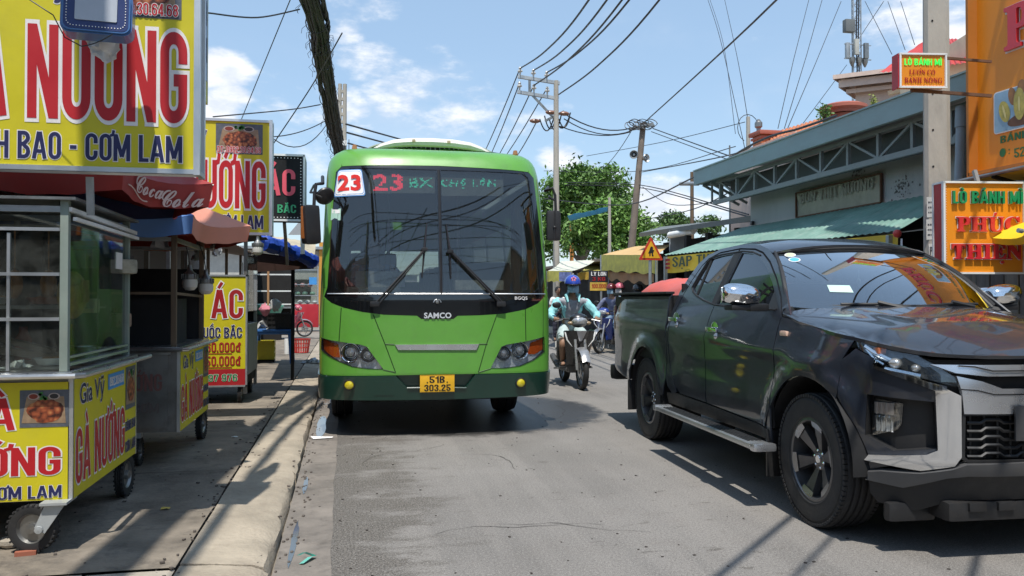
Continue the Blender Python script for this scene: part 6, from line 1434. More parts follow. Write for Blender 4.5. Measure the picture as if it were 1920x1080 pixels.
def warehouse():
 t = thing('market_building', 'grey rendered building with blue grey roof edge and steel trusses on the right', 'building', (6.9, 8, 0))
 o = Vector((6.9, 8, 0)); L = lambda x, y, z: (x-o.x, y-o.y, z)
 Yf, Yn = 13.15, 1.5; zt = 3.26
 b=MB(); b.box(L(6.98, (Yf+8.4)/2, 2.55+(zt-2.55)/2+.1), (.14, Yf-8.4, zt-2.35)); b.box(L(6.98, Yf-.1, 1.2), (.14, .2, 2.5)); b.box(L(6.98, 8.1, 1.7), (.14, .5, 3.4)); b.box(L(6.98, (Yn+7.8)/2, 1.8), (.14, 7.8-Yn, 3.6)); b.box(L(8.9, Yf-.06, 1.7), (3.8, .12, 3.4)); b.build('wall', m_wallg, t)
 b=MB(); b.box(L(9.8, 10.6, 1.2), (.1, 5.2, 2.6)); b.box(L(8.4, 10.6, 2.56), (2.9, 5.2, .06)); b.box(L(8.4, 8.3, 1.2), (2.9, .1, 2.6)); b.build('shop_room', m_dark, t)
 rr = random.Random(21)
 A = L(6.22, 13.9, 3.62); Bn = L(6.22, 2.0, 3.62)
 b=MB(); b.box(L(6.22, 7.95, 3.50), (.06, 11.9, .25)); b.box(L(6.22, 7.95, 3.63), (.10, 11.9, .02)); b.build('fascia', m_fascia, t)
 sheet('roof_sheet', [L(6.20, 13.92, 3.60), L(6.20, 1.9, 3.60), L(12, 1.9, 4.3), L(12, 13.92, 4.3)], 96, 2, M('roof_grey', (.22, .25, .26), .6, dirt=.4), t, rib=.03, ribn=48, th=0)
 b=MB(); b.box(L(7.0, 13.9, 3.50), (1.6, .05, .22)); b.build('gable_fascia', m_fascia, t)
 xw = 6.42; zb0 = 3.02
 MB().bar(L(xw, 1.9, zb0), L(xw, 13.55, zb0), .05, .07).build('bottom_chord', m_truss, t)
 MB().bar(L(xw, 1.9, 3.37), L(xw, 13.7, 3.37), .05, .05).build('top_chord', m_truss, t)
 y = 13.3; k = 0
 while y > 6.2:
  MB().bar(L(xw, y, zb0), L(xw, y, 3.37), .045).build('truss_post', m_truss, t)
  y2 = y-.62
  if k % 2 == 0: MB().bar(L(xw, y, 3.36), L(xw, y2, zb0+.02), .03).build('truss_brace', m_truss, t)
  else: MB().bar(L(xw, y, zb0+.02), L(xw, y2, 3.36), .03).build('truss_brace', m_truss, t)
  y = y2; k += 1
 for yy in (13.45, 13.75):
  MB().bar(L(6.3, yy, 3.36), L(7.0, yy, 3.02), .04).build('outrigger', m_truss, t); MB().bar(L(6.35, yy, 3.37), L(7.0, yy, 3.37), .04).build('outrigger', m_truss, t)
 for q in range(3): MB().bar(L(6.45+.2*q, 13.7, 3.36), L(6.45+.2*q, 13.7, 3.05), .03).build('hanger', m_truss, t)
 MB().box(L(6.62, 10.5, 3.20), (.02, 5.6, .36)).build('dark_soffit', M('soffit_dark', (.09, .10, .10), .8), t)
 q0, q1 = atX(1497, 357, 6.9), atX(1657, 322, 6.9); zc0 = atX(1497, 400, 6.9).z; yA, yB = q0.y, q1.y; zA, zB = 2.58, q1.z-.02
 f=MB(); f.grid(30, 10, lambda u, v: L(6.885+.012*sin(11*u+6*v*v)+rr.uniform(-.004, .004), yA+(yB-yA)*u, zA+(zB-zA)*v)); bn = f.build('faded_banner', M('banner_beige', (.42, .39, .30), .8, var=.2, vs_=3, dirt=.3, dirtcol=(.22, .20, .15)), t, sm=50)
 f = MB()
 for c, d in (((6.87, (yA+yB)/2, zA), (.03, yA-yB, .02)), ((6.87, (yA+yB)/2, zB), (.03, yA-yB, .02)), ((6.87, yA, (zA+zB)/2), (.03, .02, zB-zA)), ((6.87, yB, (zA+zB)/2), (.03, .02, zB-zA))): f.box(L(*c), d)
 f.build('banner_frame', m_rust, bn)
 mt = plane_mt(L(6.862, yA, zA), (0, -1, 0), (0, 0, 1)); letters('BÚN THỊT NƯỚNG', .12, (yA-yB)-.15, .16, .40, M('faded_letters', (.30, .28, .22), .8), bn, mt, bold=.01)
 b=MB(); b.rbox(L(6.86, 13.0, 2.62), (.05, .07, .07), .01); b.build('junction_box', m_blackp, t)
 for (px, py, r, nm) in ((1690, 352, .16, 3), (1610, 318, .12, 4)):
  p = atX(px, py, 6.9); rq = random.Random(nm); b = MB()
  for k in range(60):
   s = rq.uniform(.004, .018); y_ = p.y+rq.gauss(0, r*.6); z_ = p.z+rq.gauss(0, r*.35); b.add([L(6.906, y_-s, z_-s*.6), L(6.906, y_+s, z_-s), L(6.906, y_+s*.8, z_+s), L(6.906, y_-s*.9, z_+s*.7)], [(0, 1, 2, 3)])
  stuff(b.build('soot_spots', M('soot', (.20, .19, .18), .95), t, sm=0))
 return t
warehouse()
t = thing('green_awning', 'green corrugated sheet awning with yellow cloth valance below the grey wall', 'awning', (6.2, 10, 2.2)); o = Vector((6.2, 10, 2.2))
q = [Vector((6.88, 8.0, 2.56)), Vector((6.88, 13.35, 2.56)), Vector((5.35, 13.2, 2.05)), Vector((6.02, 8.05, 2.06))]
sheet('awning_sheet', [x-o for x in q], 140, 6, m_corr, t, rib=.022, ribn=46, sag=.01, th=.002)
va, vb = q[2]-o, q[3]-o; rr = random.Random(4); b = MB()
b.grid(50, 4, lambda u, v: va.lerp(vb, u)+Vector((-.02+.012*sin(30*u)*v, 0, -.02-.27*v*(1+.04*sin(22*u)))))
b.build('valance', M('valance_yellow', (.66, .48, .05), .75, var=.15), t, sm=60)
d = (vb-va).normalized(); mt = plane_mt(va+Vector((-.055, .0, -.28)), d, (0, 0, 1))
letters('SẠP THỊT', .35, 1.75, .03, .24, M('ink_dark_green', (.05, .08, .05), .6), t, mt, bold=.03); letters('CÔ BA', .06, .28, .06, .20, m_redd, t, mt, bold=.02) if False else None
for k in range(3): b=MB(); b.add([(.06, .05+.065*k, .004), (.27, .05+.065*k, .004), (.27, .09+.065*k, .004), (.06, .09+.065*k, .004)], [(0, 1, 2, 3)], mt); b.build('red_print', m_redd, t, sm=0, recalc=False)
pf = MB()
for k in range(5):
 c = vb.lerp(va, .16)+Vector((-.05, .03*k, -.10-.015*k)); pf.ball(c, .022, 6, 4)
pf.build('flame_print', m_redd, t)
for y in (8.15, 10.6, 13.1): MB().bar((5.98-o.x-(y-8)*.13, y-o.y, 2.03-o.z), (5.98-o.x-(y-8)*.13, y-o.y, -2.2), .05).build('post', m_galv, t)
MB().bar(Vector((6.05, 8.06, 1.98))-o, Vector((5.7, 7.6, 1.2))-o, .02).build('stay', m_white, t)
p = atD(1683, 438, 8.9); tag(MB().ball(tuple(p), .045, 12, 8).build('red_ball', M('ball_red', (.62, .06, .05), .5)), 'small red ball on the near corner of the green awning', 'ball')
c = atD(1758, 500, 8.15); t = thing('utility_pole', 'thick concrete utility pole covered with paper notices beside the orange signs', 'utility pole', (c.x, c.y, 0), R(-34))
def cpole(par, h, r0, r1, mat=m_pole, n=16, name='shaft', oct_=False):
 b=MB(); b.lathe([(r0, 0), (r0+(r1-r0)*.5, h*.5), (r1, h), (.001, h)], n); return b.build(name, mat, par)
sh=MB(); W0, W1_ = .245, .20
def rect_ring(w, z): k = w/2; c_ = k*.30; return [(-k+c_, -k, z), (k-c_, -k, z), (k, -k+c_, z), (k, k-c_, z), (k-c_, k, z), (-k+c_, k, z), (-k, k-c_, z), (-k, -k+c_, z)]
vs = rect_ring(W0, 0)+rect_ring(W1_, 8.2); sh.add(vs, [(i, (i+1) % 8, 8+(i+1) % 8, 8+i) for i in range(8)]+[tuple(range(8, 16))]); sh.build('shaft', m_pole, t, sm=0)
b = MB()
for z in [1.9+.36*k for k in range(10)]: b.lathe([(.001, .004), (.010, .004), (.010, 0)], 8, Matrix.Translation((-.04, -W0/2+z*.0027-.0, z)) @ Matrix.Rotation(pi/2, 4, 'X'))
stuff(b.build('bolt_holes', m_black, t))
rr = random.Random(31); zz = 1.0
def paper(x0, x1, z0, z1, lines, mat=m_wht, seed=0):
 yy = -.1225+.0027*((z0+z1)/2)-.003
 pb = MB().add([(x0, yy, z0), (x1, yy, z0), (x1, yy+.0, z1), (x0, yy, z1)], [(0, 1, 2, 3)]).build('paper_notice', mat, t, sm=0); return pb, yy
m_pap = M('old_paper', (.58, .57, .54), .8, var=.2, vs_=12, dirt=.3); m_ink = M('ink_grey', (.06, .06, .07), .8); m_inkb = M('ink_violet', (.13, .08, .38), .8)
for (x0, x1, z0, z1, tx, mm) in ((-.10, .01, 2.12, 2.32, None, m_ink), (-.105, .02, 1.90, 2.10, None, m_ink), (-.085, .05, 1.72, 1.86, 'PHVN', m_ink), (-.10, .055, 1.56, 1.71, '54P', m_ink), (-.10, .05, 1.40, 1.54, None, m_inkb), (-.09, .06, 1.22, 1.38, None, m_inkb), (-.10, .04, 1.05, 1.2, None, m_ink)):
 pb, yy = paper(x0, x1, z0, z1, 0, m_pap); mt = plane_mt((x0, yy-.001, z0), (1, 0, 0), (0, 0, 1)); w, h = x1-x0, z1-z0
 if tx: letters(tx, .01, w-.01, .03, h-.03, mm, pb, mt, bold=.01)
 else:
  b = MB()
  for k in range(3):
   y0 = h*(.2+.25*k); x = .012
   while x < w-.02: l = rr.uniform(.008, .02); b.add([(x, y0, .001), (x+l, y0, .001), (x+l, y0+.016, .001), (x, y0+.016, .001)], [(0, 1, 2, 3)], mt); x += l+.005
  stuff(b.build('print_lines', mm, pb, sm=0, recalc=False))
b=MB(); pts = [Vector((.03+.02*sin(z*3), -.10, z)) for z in [1.5+.25*k for k in range(22)]]; b.tube(pts, .004, 5); b.tube([Vector((.05+.03*sin(z*2+1), -.095, z)) for z in [2+.3*k for k in range(16)]], .003, 5); b.build('loose_wires', m_wire, t)
for k, (px, r) in enumerate(((1797, .055), (1813, .035))):
 p = atD(px, 330, 8.6); b=MB(); b.tube([(p.x, p.y, .1), (p.x, p.y, 1.9), (p.x+.06, p.y, 3.3)], r, 12); b.tube([(p.x+.055, p.y, 3.12), (p.x+.065, p.y, 3.34)], r*1.25, 12)
 tag(b.build('drain_pipe', M('pipe_grey', (.27, .33, .38), .45, var=.15, dirt=.4, dirtcol=(.16, .17, .18))), ('thick' if k == 0 else 'thin')+' grey drain pipe behind the orange signs', 'pipe')
def serif(s, marks, x0, x1, y0, y1, mat, parent, mt, z=.003, depth=0, bold=.02, outline=None, om=None, oz=.001):
 conv = ''.join(chr(0x1D400+ord(ch)-65) if 'A' <= ch <= 'Z' else ch for ch in s)
 r = letters(conv, x0, x1, y0, y1, mat, parent, mt, z=z, bold=bold, depth=depth, outline=outline, om=om, oz=oz)
 n = len(s); w = x1-x0; h = y1-y0
 for (k, kind) in marks:
  cx = x0+w*k; S = h
  shp = {'acute': [(cx-.02*S, y1+.06*S), (cx+.06*S, y1+.06*S), (cx+.16*S, y1+.26*S), (cx+.04*S, y1+.26*S)], 'grave': [(cx+.02*S, y1+.06*S), (cx-.06*S, y1+.06*S), (cx-.16*S, y1+.26*S), (cx-.04*S, y1+.26*S)],
               'circ': [(cx-.18*S, y1+.06*S), (cx-.06*S, y1+.06*S), (cx, y1+.14*S), (cx+.06*S, y1+.06*S), (cx+.18*S, y1+.06*S), (cx+.04*S, y1+.26*S), (cx-.04*S, y1+.26*S)],
               'dot': [(cx+.09*S*cos(a), y0-.18*S+.09*S*sin(a)) for a in [2*pi*i/10 for i in range(10)]]}[kind]
  b=MB(); b.prism(shp, z, z+max(depth, .0012), mt); b.build('accent', mat, parent, sm=0)
  if om:
   c_ = (sum(p[0] for p in shp)/len(shp), sum(p[1] for p in shp)/len(shp)); b=MB(); b.prism([(c_[0]+(p[0]-c_[0])*1.35, c_[1]+(p[1]-c_[1])*1.35) for p in shp], oz, oz+.0012, mt); b.build('accent_outline', om, parent, sm=0)
m_lred = M('letter_red', (.62, .02, .03), .35, coat=.4); m_lgr = M('letter_green', (.01, .26, .10), .35, coat=.3); m_side = M('letter_side_white', (.70, .68, .62), .5)
t = thing('bakery_billboard', 'large orange bakery billboard with picture of bread rolls at the right edge', 'sign', (5.9, 6.78, 2.50))
Wb, Hb = 1.9, 1.72
MB().box((.08, -Wb/2, Hb/2), (.14, Wb, Hb)).build('panel', m_orange, t)
b=MB(); b.box((0, .005, Hb/2), (.18, .03, Hb+.05)); b.box((0, -Wb/2, .0), (.18, Wb, .03)); b.build('frame', M('orange_frame', (.40, .14, .02), .5), t)
mt = plane_mt((.008, 0, 0), (0, -1, 0), (0, 0, 1))
serif('PHUC', [(.62, 'acute')], .37, 1.80, 1.06, 1.47, m_lred, t, mt, depth=.03, bold=.02, outline=.03, om=m_side)
def pho(px, py): p = atX(px, py, 5.9); return (6.9-p.y, p.z-2.50)
P = [pho(1848, 257), pho(1960, 244), pho(1960, 140), pho(1848, 160)]
x0, y0 = P[0][0], (P[0][1]); x1, y1 = x0+.80, P[2][1]-.02
bp_=MB(); bp_.prism(rrect(x1-x0, y1-y0, .03), .002, .012, mt @ Matrix.Translation(((x0+x1)/2, (y0+y1)/2, 0))); pc_ = bp_.build('photo_edge', m_wht, t, sm=0)
bp_=MB(); bp_.prism(rrect(x1-x0-.02, y1-y0-.02, .025), .013, .0135, mt @ Matrix.Translation(((x0+x1)/2, (y0+y1)/2, 0))); bp_.build('photo_blue', M('photo_sky', (.28, .45, .60), .5, var=.2, vs_=6), pc_, sm=0)
m_br = M('bread_print', (.50, .42, .10), .5, var=.35, vs_=16); m_br2 = M('bread_print_brown', (.34, .16, .06), .5, var=.3, vs_=16); m_bas = M('basket_print', (.14, .06, .03), .5)
def ell(cx, cy, rx, ry, rot, z, mat, nm='bread_print'):
 MB().add([(x0+cx+rx*cos(a)*cos(rot)-ry*sin(a)*sin(rot), y0+cy*.85+rx*cos(a)*sin(rot)+ry*.85*sin(a)*cos(rot), z) for a in [2*pi*i/20 for i in range(20)]], [tuple(range(20))], mt).build(nm, mat, pc_, sm=0, recalc=False)
ell(.36, .10, .20, .07, .08, .0145, m_bas, 'basket_print')
for k, (cx, cy, rx, ry, rot, mm) in enumerate(((.22, .36, .045, .10, .2, m_br2), (.32, .42, .045, .09, -.1, m_br2), (.42, .38, .05, .13, -.2, m_br), (.13, .22, .06, .12, .25, m_br), (.30, .26, .065, .17, .02, m_br), (.48, .24, .06, .15, -.3, m_br), (.60, .26, .06, .14, -.5, m_br2))): ell(cx, cy, rx, ry, rot, .015+.0006*k, mm)
for k, (cx, cy, rot) in enumerate(((.13, .22, .25), (.30, .26, .02), (.48, .24, -.3))): ell(cx, cy, .012, .08, rot, .0195+.0003*k, M('bread_highlight', (.66, .58, .25), .5), 'bread_crust')
m_fg = M('fine_green', (.03, .16, .05), .5)
p = pho(1858, 275); letters('BÁNH MÌ NÓNG GIÒN', p[0], p[0]+1.15, p[1]+.01, p[1]+.095, m_fg, t, mt, bold=.03)
p = pho(1883, 300); letters('52/5 PHAN HUY ÍCH'[:6]+' ', p[0], p[0]+.33, p[1]+.0, p[1]+.085, m_fg, t, mt, bold=.03)
p = pho(1862, 298); b=MB(); b.prism([(p[0]+.035*cos(a), p[1]+.04+.04*sin(a)) for a in [2*pi*i/16 for i in range(16)]], .002, .004, mt); b.build('pin_icon', m_fg, t, sm=0)
for yy in (.02, .055): b=MB(); b.prism([(p[0]+.075+.007*cos(a), p[1]+yy+.007*sin(a)) for a in [2*pi*i/8 for i in range(8)]], .002, .004, mt); b.build('colon_dot', m_fg, t, sm=0)
t = thing('yellow_canvas', 'strip of yellow canvas awning under the large orange billboard', 'awning', (5.85, 6.9, 2.45))
sheet('canvas', [(-.20, -.10, -.02), (.9, -.10, .03), (.9, -3.3, .07), (-.26, -3.3, .02)], 20, 6, M('canvas_yellow', (.66, .42, .03), .7, var=.15, dirt=.2), t, sag=.03, jit=.004)
b=MB(); b.tube([(-.21, -.09, -.03), (-.27, -3.3, .01)], .018, 8); b.tube([(-.20, -.12, -.03), (.9, -.12, -.35)], .018, 8); b.build('frame', m_steel_dark, t)
for yy in (-.6, -1.6): MB().bar((-.20, yy, -.04), (.95, yy, -.30), .03).build('bracket', m_black, t)
MB().box((.98, -1.6, -1.0), (.04, 4.2, 1.9)).build('shutter_wall', M('dark_shutter', (.05, .05, .05), .8), t)
def face_sign(t, W, H, D, mt, red_side=True): pass
pL = atD(1770, 512, 6.9); t = thing('bakery_sign', 'orange light box sign with raised red letters beside the concrete pole', 'sign', (pL.x, pL.y, pL.z), R(-8))
W, H, D = .70, .765, .14
MB().box((W/2, D/2, H/2), (W, D, H)).build('light_box', m_orange, t)
b = MB()
for c_, d_ in (((W/2, -.002, .0), (W+.02, .03, .016)), ((W/2, -.002, H), (W+.02, .03, .016)), ((0, -.002, H/2), (.018, .03, H)), ((W, -.002, H/2), (.018, .03, H)), ((-.002, D, H/2), (.018, .02, H+.01)), ((-.002, D/2, H), (.018, D, .016)), ((-.002, D/2, 0), (.018, D, .016))): b.box(c_, d_)
b.build('frame', m_white, t); MB().box((-.003, D/2, H/2), (.006, D-.03, H-.02)).build('red_side', m_red, t)
mt = plane_mt((0, -.003, 0), (1, 0, 0), (0, 0, 1))
letters('LÒ BÁNH MÌ', .07, .68, .585, .72, m_lgr, t, mt, bold=.03, depth=.022, outline=.03, om=m_side)
serif('PHUC', [(.60, 'acute')], .105, .655, .345, .475, m_lred, t, mt, depth=.02, bold=.012, outline=.028, om=m_side, oz=.002)
serif('THIEN', [(.72, 'circ'), (.72, 'dot')], .06, .675, .115, .245, m_lred, t, mt, depth=.02, bold=.012, outline=.028, om=m_side, oz=.002)
b = MB()
for k in range(34): b.ball((.022, -.006, .02+k*.0215), .0035, 5, 3)
stuff(b.build('edge_bulbs', m_wht, t)); MB().bar((W*.5, D/2, H), (W*.5, D/2+.05, H+.12), .03).build('hanger', m_steel_dark, t)
t = thing('plank_gate', 'rough grey weathered plank gate under the orange light box sign', 'gate', (5.9, 6.6, 0)); rr = random.Random(6)
for k in range(14):
 g = .10+.04*rr.random(); y = .6-.17*k*1.0; b=MB(); b.box((rr.uniform(-.012, .012), y, .85+rr.uniform(-.03, .03)), (.03, .155, 1.7)); b.build('plank', M('weathered_plank%d' % (k % 3), [(.17, .16, .15), (.12, .115, .11), (.21, .195, .17)][k % 3], .9, var=.35, vs_=5, bump=.4, dirt=.4, stretch=(1, 3, .4)), t, bev=.004)
for k in range(6):
 b=MB(); b.box((-.25+.23*k, .7+.0, .85+rr.uniform(-.03, .03)), (.20, .03, 1.7)); b.build('plank', M('weathered_plank%d' % (k % 3), ()), t, bev=.004)
pL = atD(1690, 162, 6.75); t = thing('led_sign', 'small orange LED sign with green and red words mounted in front of the pole top', 'sign', (pL.x, pL.y, pL.z), R(-9)); W, H, D = .385, .275, .07
MB().box((W/2, D/2, H/2), (W, D, H)).build('light_box', m_orange, t); b = MB()
for c_, d_ in (((W/2, -.002, .0), (W+.02, .02, .014)), ((W/2, -.002, H), (W+.02, .02, .014)), ((0, -.002, H/2), (.014, .02, H)), ((W, -.002, H/2), (.014, .02, H))): b.box(c_, d_)
b.build('frame', m_white, t); b=MB(); b.box((-.010, .05, H/2), (.012, .10, H+.01)); b.build('red_side', m_red, t)
mt = plane_mt((0, -.003, 0), (1, 0, 0), (0, 0, 1))
letters('LÒ BÁNH MÌ', .035, .35, .182, .250, M('led_bright_green', (.04, .85, .10), .5, emit=.45), t, mt, bold=.02)
serif('LUON CO', [(.44, 'circ'), (.93, 'acute')], .075, .295, .105, .145, m_redd, t, mt, bold=.01)
serif('BANH NONG', [(.18, 'acute'), (.68, 'acute')], .035, .355, .035, .080, m_redd, t, mt, bold=.01)
b = MB()
for k in range(30):
 for y in (.012, H-.012): b.ball((.012+k*.0125, -.005, y), .0028, 4, 3)
for k in range(21):
 for x in (.012, W-.012): b.ball((x, -.005, .012+k*.0125), .0028, 4, 3)
stuff(b.build('edge_bulbs', m_wht, t)); b=MB(); b.bar((.05, .05, H+.01), (.85, .12, H-.02), .02); b.bar((.12, .05, -.012), (.85, .12, -.035), .025); b.build('arm', m_rust, t)
u3 = umbrella((6.13, 5.30, 0), 1.10, 1.85, 2.25, [m_uy], 'bright yellow umbrella entering at the right edge of the picture', val=.05, rot=R(180), zpole=0)
b=MB(); b.tube([(1.12, 0, 1.83), (1.16, 0, 1.835)], .018, 8); b.tube([(1.10, 0, 1.80), (.70, .25, 1.15)], .012, 6); b.build('tip_and_stay', m_galv, u3)
# ------------------------------------------------------------------ houses behind
def tiles(par, c, nu, nv, mat, name='roof'):   # pan-tile slope with scalloped rows
 a, b_, c_, d = [Vector(q) for q in c]; n = (b_-a).cross(d-a).normalized()
 m=MB(); m.grid(nu*3, nv*2, lambda u, v: a.lerp(b_, u).lerp(d.lerp(c_, u), v)+n*(.035*abs(sin(pi*u*nu))+.04*(1-((v*nv) % 1)))); return m.build(name, mat, par, sm=30)
t = thing('pink_house', 'pink and cream house with red roof behind the small LED sign', 'house', (15, 22, 0)); L = lambda x, y, z: (x-15, y-22, z)
def hp(px, py, d): q = atD(px, py, d); return L(q.x, q.y, q.z)
D0 = 26.0
a, b_, c_, d = hp(1606, 182, D0), hp(1700, 150, D0-3), hp(1822, 130, D0-7), hp(1606, 230, D0)
b=MB(); A0, A1 = Vector(hp(1606, 215, D0)), Vector(hp(1730, 215, D0-.9))
def prismw(P, z0, z1, back=6):
 n = len(P); vs = []
 for p in P: vs += [(p[0], p[1], z0), (p[0], p[1], z1)]
 for p in P[::-1]: vs += [(p[0]+back*.6, p[1]+back*.5, z0), (p[0]+back*.6, p[1]+back*.5, z1)]
 m = 2*n; return vs, [(2*i, (2*i+2) % (2*m), (2*i+3) % (2*m), 2*i+1) for i in range(m)]+[tuple(range(1, 2*m, 2))]
zA = [hp(1606, 160, D0)[2], hp(1700, 120, D0-3)[2]]
vs, fs = prismw([A0, A1], 0, hp(1606, 160, D0)[2]); b.add(vs, fs); b.build('wall', m_pink, t)
for (py0, py1, off, mm) in ((152, 166, .45, m_pink), (168, 176, .25, m_pink), (143, 151, .60, m_pink)):
 z0, z1 = hp(1606, py1, D0)[2], hp(1606, py0, D0)[2]; b=MB(); dv = (A1-A0).normalized(); nn = Vector((-dv.y, dv.x, 0)); nn = nn if nn.y < 0 else -nn
 P = [A0-dv*off+nn*off, A1+dv*.2+nn*off]; vs, fs = prismw(P, z0, z1, 5); b.add(vs, fs); b.build('cornice', mm, t)
vs, fs = prismw([Vector(hp(1690, 215, D0-4)), Vector(hp(1840, 215, D0-8))], 0, hp(1780, 98, D0-6)[2], 5); b=MB(); b.add(vs, fs); b.build('upper_storey', m_cream, t)
q0, q1, q2 = Vector(hp(1655, 128, D0-1)), Vector(hp(1722, 88, D0-4)), Vector(hp(1800, 98, D0-6)); bk = Vector((4, 3.5, 0))
r=MB(); r.add([hp(1640, 140, D0-3), hp(1742, 72, D0-2), hp(1822, 105, D0-6), hp(1650, 110, D0+3)], [(0, 1, 3)]); 
tiles(t, [hp(1650, 138, D0-3), hp(1760, 132, D0-6), hp(1760, 74, D0-1), hp(1742, 74, D0-1)], 10, 5, m_redroof); tiles(t, [hp(1740, 130, D0-6), hp(1840, 118, D0-9), hp(1800, 74, D0-2), hp(1740, 74, D0-1)], 10, 5, m_redroof)
b=MB(); b.bar(hp(1668, 174, D0-2.9), hp(1706, 164, D0-3.2), .12); b.build('downpipe', m_cream, t)
t = thing('orange_tiled_house', 'low house with orange pan tile roof and parapet post behind the grey building', 'house', (13, 19, 0)); L2 = lambda px, py, d: tuple(atD(px, py, d)-Vector((13, 19, 0)))
tiles(t, [L2(1418, 284, 19), L2(1560, 240, 14.5), L2(1580, 214, 17), L2(1418, 262, 22)], 22, 6, m_tile)
p0 = Vector(L2(1436, 262, 19.5)); b=MB(); b.box(p0+Vector((0, 0, -.9)), (.42, .42, 2.0)); b.build('parapet_post', m_tile, t); b=MB(); b.rbox(p0+Vector((0, 0, .14)), (.58, .58, .10), .03); b.rbox(p0+Vector((0, 0, .03)), (.5, .5, .06), .02); b.build('post_cap', M('cap_red', (.40, .12, .08), .8), t)
b=MB(); b.lathe([(.05, 0), (.05, .1), (.09, .14), (.09, .24), (.03, .32), (.001, .33)], 10, Matrix.Translation(p0+Vector((-.12, .1, .19)))); b.build('lantern', m_steel_dark, t)
b=MB(); q = Vector(L2(1590, 240, 15)); b.box((p0.x+2.6, p0.y-.5, (p0.z)/2-.2), (6, 3, p0.z)); b.build('wall', m_pink, t)
for (px, lab) in ((1583, 'rounded red roof cap beside the lattice mast foot'),):
 p = atD(px, 212, 16); b=MB(); b.lathe([(.34, 0), (.34, .06), (.44, .09), (.44, .15), (.34, .19), (.001, .20)], 20, Matrix.Translation((p.x, p.y, p.z-.02))); b.lathe([(.26, -.6), (.26, 0)], 16, Matrix.Translation((p.x, p.y, p.z-.02))); tag(b.build('roof_urn', M('cap_red', ())), lab, 'roof ornament')
t = thing('dark_shed', 'dark open shed with flat sloping roof past the end of the grey building', 'shed', (8.5, 17, 0)); S = lambda px, py, d: Vector(atD(px, py, d))-Vector((8.5, 17, 0))
a, b_, c_, d = S(1198, 437, 21), S(1408, 404, 14.6), S(1420, 406, 17.5), S(1240, 425, 24)
sheet('roof_slab', [a, b_, c_, d], 8, 2, M('shed_roof', (.15, .17, .17), .7, dirt=.3), t, th=.10, sm=0)
for (px, dd) in ((1262, 19), (1290, 18), (1330, 17.2), (1385, 16)):
 p = S(px, 500, dd); b=MB(); b.box((p.x, p.y, 1.35), (.12, .12, 2.7)); b.build('post', m_dark, t)
p = S(1330, 460, 20); b=MB(); pa, pb = S(1255, 500, 21.5), S(1420, 500, 17.5); b.box(((pa.x+pb.x)/2, (pa.y+pb.y)/2+.3, 1.4), ((pb-pa).length, .1, 2.8), rz=atan2(pb.y-pa.y, pb.x-pa.x)); b.build('dark_wall', m_dark, t)
b=MB(); b.tube([S(1256, 441, 18.6), S(1300, 433, 17.8), S(1302, 428, 17.8)], .075, 12); b.build('white_pipe', m_white, t)
p = S(1275, 452, 18.8); b=MB(); b.box(p, (.5, .05, .5)); b.build('grey_board', m_galv, t)
# ------------------------------------------------------------------ poles and wires
def pole(px, d, label, h=None, ptop=None, r=.11, lean=0, mat=m_pole, name='utility_pole'):
 c = atD(px, 560, d); h = h or (CH+(560-ptop)/F*d); t = thing(name, label, 'utility pole', (c.x, c.y, 0)); b = MB()
 b.tube([(lean*k/6, 0, h*k/6) for k in range(7)], [r*(1-.35*k/6) for k in range(7)], 12); b.build('shaft', mat, t); return t, c, h
def insul(par, p, s=1):
 b=MB(); b.lathe([(.001, .20*s), (.03*s, .19*s), (.05*s, .15*s), (.03*s, .12*s), (.07*s, .09*s), (.075*s, .06*s), (.03*s, .04*s), (.02*s, -.06*s)], 10, Matrix.Translation(p)); b.build('insulator', M('porcelain', (.55, .52, .48), .2, var=.1), par)
t, cA, hA = pole(1043, 26, 'tall concrete power pole with two crossarms and white insulators right of the bus', ptop=150, r=.12)
zA1 = CH+(560-150)/F*26; zA2 = CH+(560-176)/F*26; xm = (970-1043)/F*26
def PA(px, py): q = atD(px, py, 26); return Vector((q.x-cA.x, q.y-cA.y, q.z))
armA = []
for (p0, p1) in (((971, 142), (1050, 155)), ((970, 171), (1048, 184))):
 b=MB(); b.bar(PA(*p0), PA(*p1), .10); b.build('crossarm', m_galv, t)
for (px, py) in ((975, 140), (1000, 144), (1025, 148), (974, 168), (1001, 172), (1026, 177)): insul(t, PA(px, py)+Vector((0, -.02, .05)), 1.1); armA.append(PA(px, py)+Vector((cA.x, cA.y, .22)))
for a, c_ in (((993, 146), (993, 174)), ((997, 176), (1038, 220)), ((1022, 226), (1058, 208))):
 b=MB(); b.bar(PA(*a), PA(*c_), .07); b.build('brace', m_steel_dark, t)
for (px, py) in ((1003, 226), (1033, 210), (1058, 212)):
 b=MB(); b.ball(PA(px, py), .12, 10, 6, (1.5, .8, .6)); b.build('switch', M('brown_porcelain', (.24, .12, .08), .3), t)
rr = random.Random(12)
for k in range(5):
 p0 = PA(1012+9*k, 222-6*(k % 2)); p1 = p0+Vector((rr.uniform(.3, .7), 0, rr.uniform(-.1, .3))); m = (p0+p1)/2+Vector((0, 0, -rr.uniform(.5, 1.1))); b = MB()
 b.tube([p0.lerp(m, s).lerp(m.lerp(p1, s), s) for s in [i/10 for i in range(11)]], .022, 5); b.build('jumper_cable', m_wire, t)
tB, cB, hB = pole(1168, 30, 'leaning weathered pole carrying two loudspeakers and a tangle of wires', ptop=228, r=.16, lean=.80, mat=M('weathered_pole', (.20, .16, .13), .9, var=.3, bump=.4))
def PB(px, py): q = atD(px, py, 30); return Vector((q.x-cB.x, q.y-cB.y, q.z))
b=MB(); b.bar(PB(1180, 242), PB(1226, 232), .12); b.build('crossarm', m_steel_dark, tB)
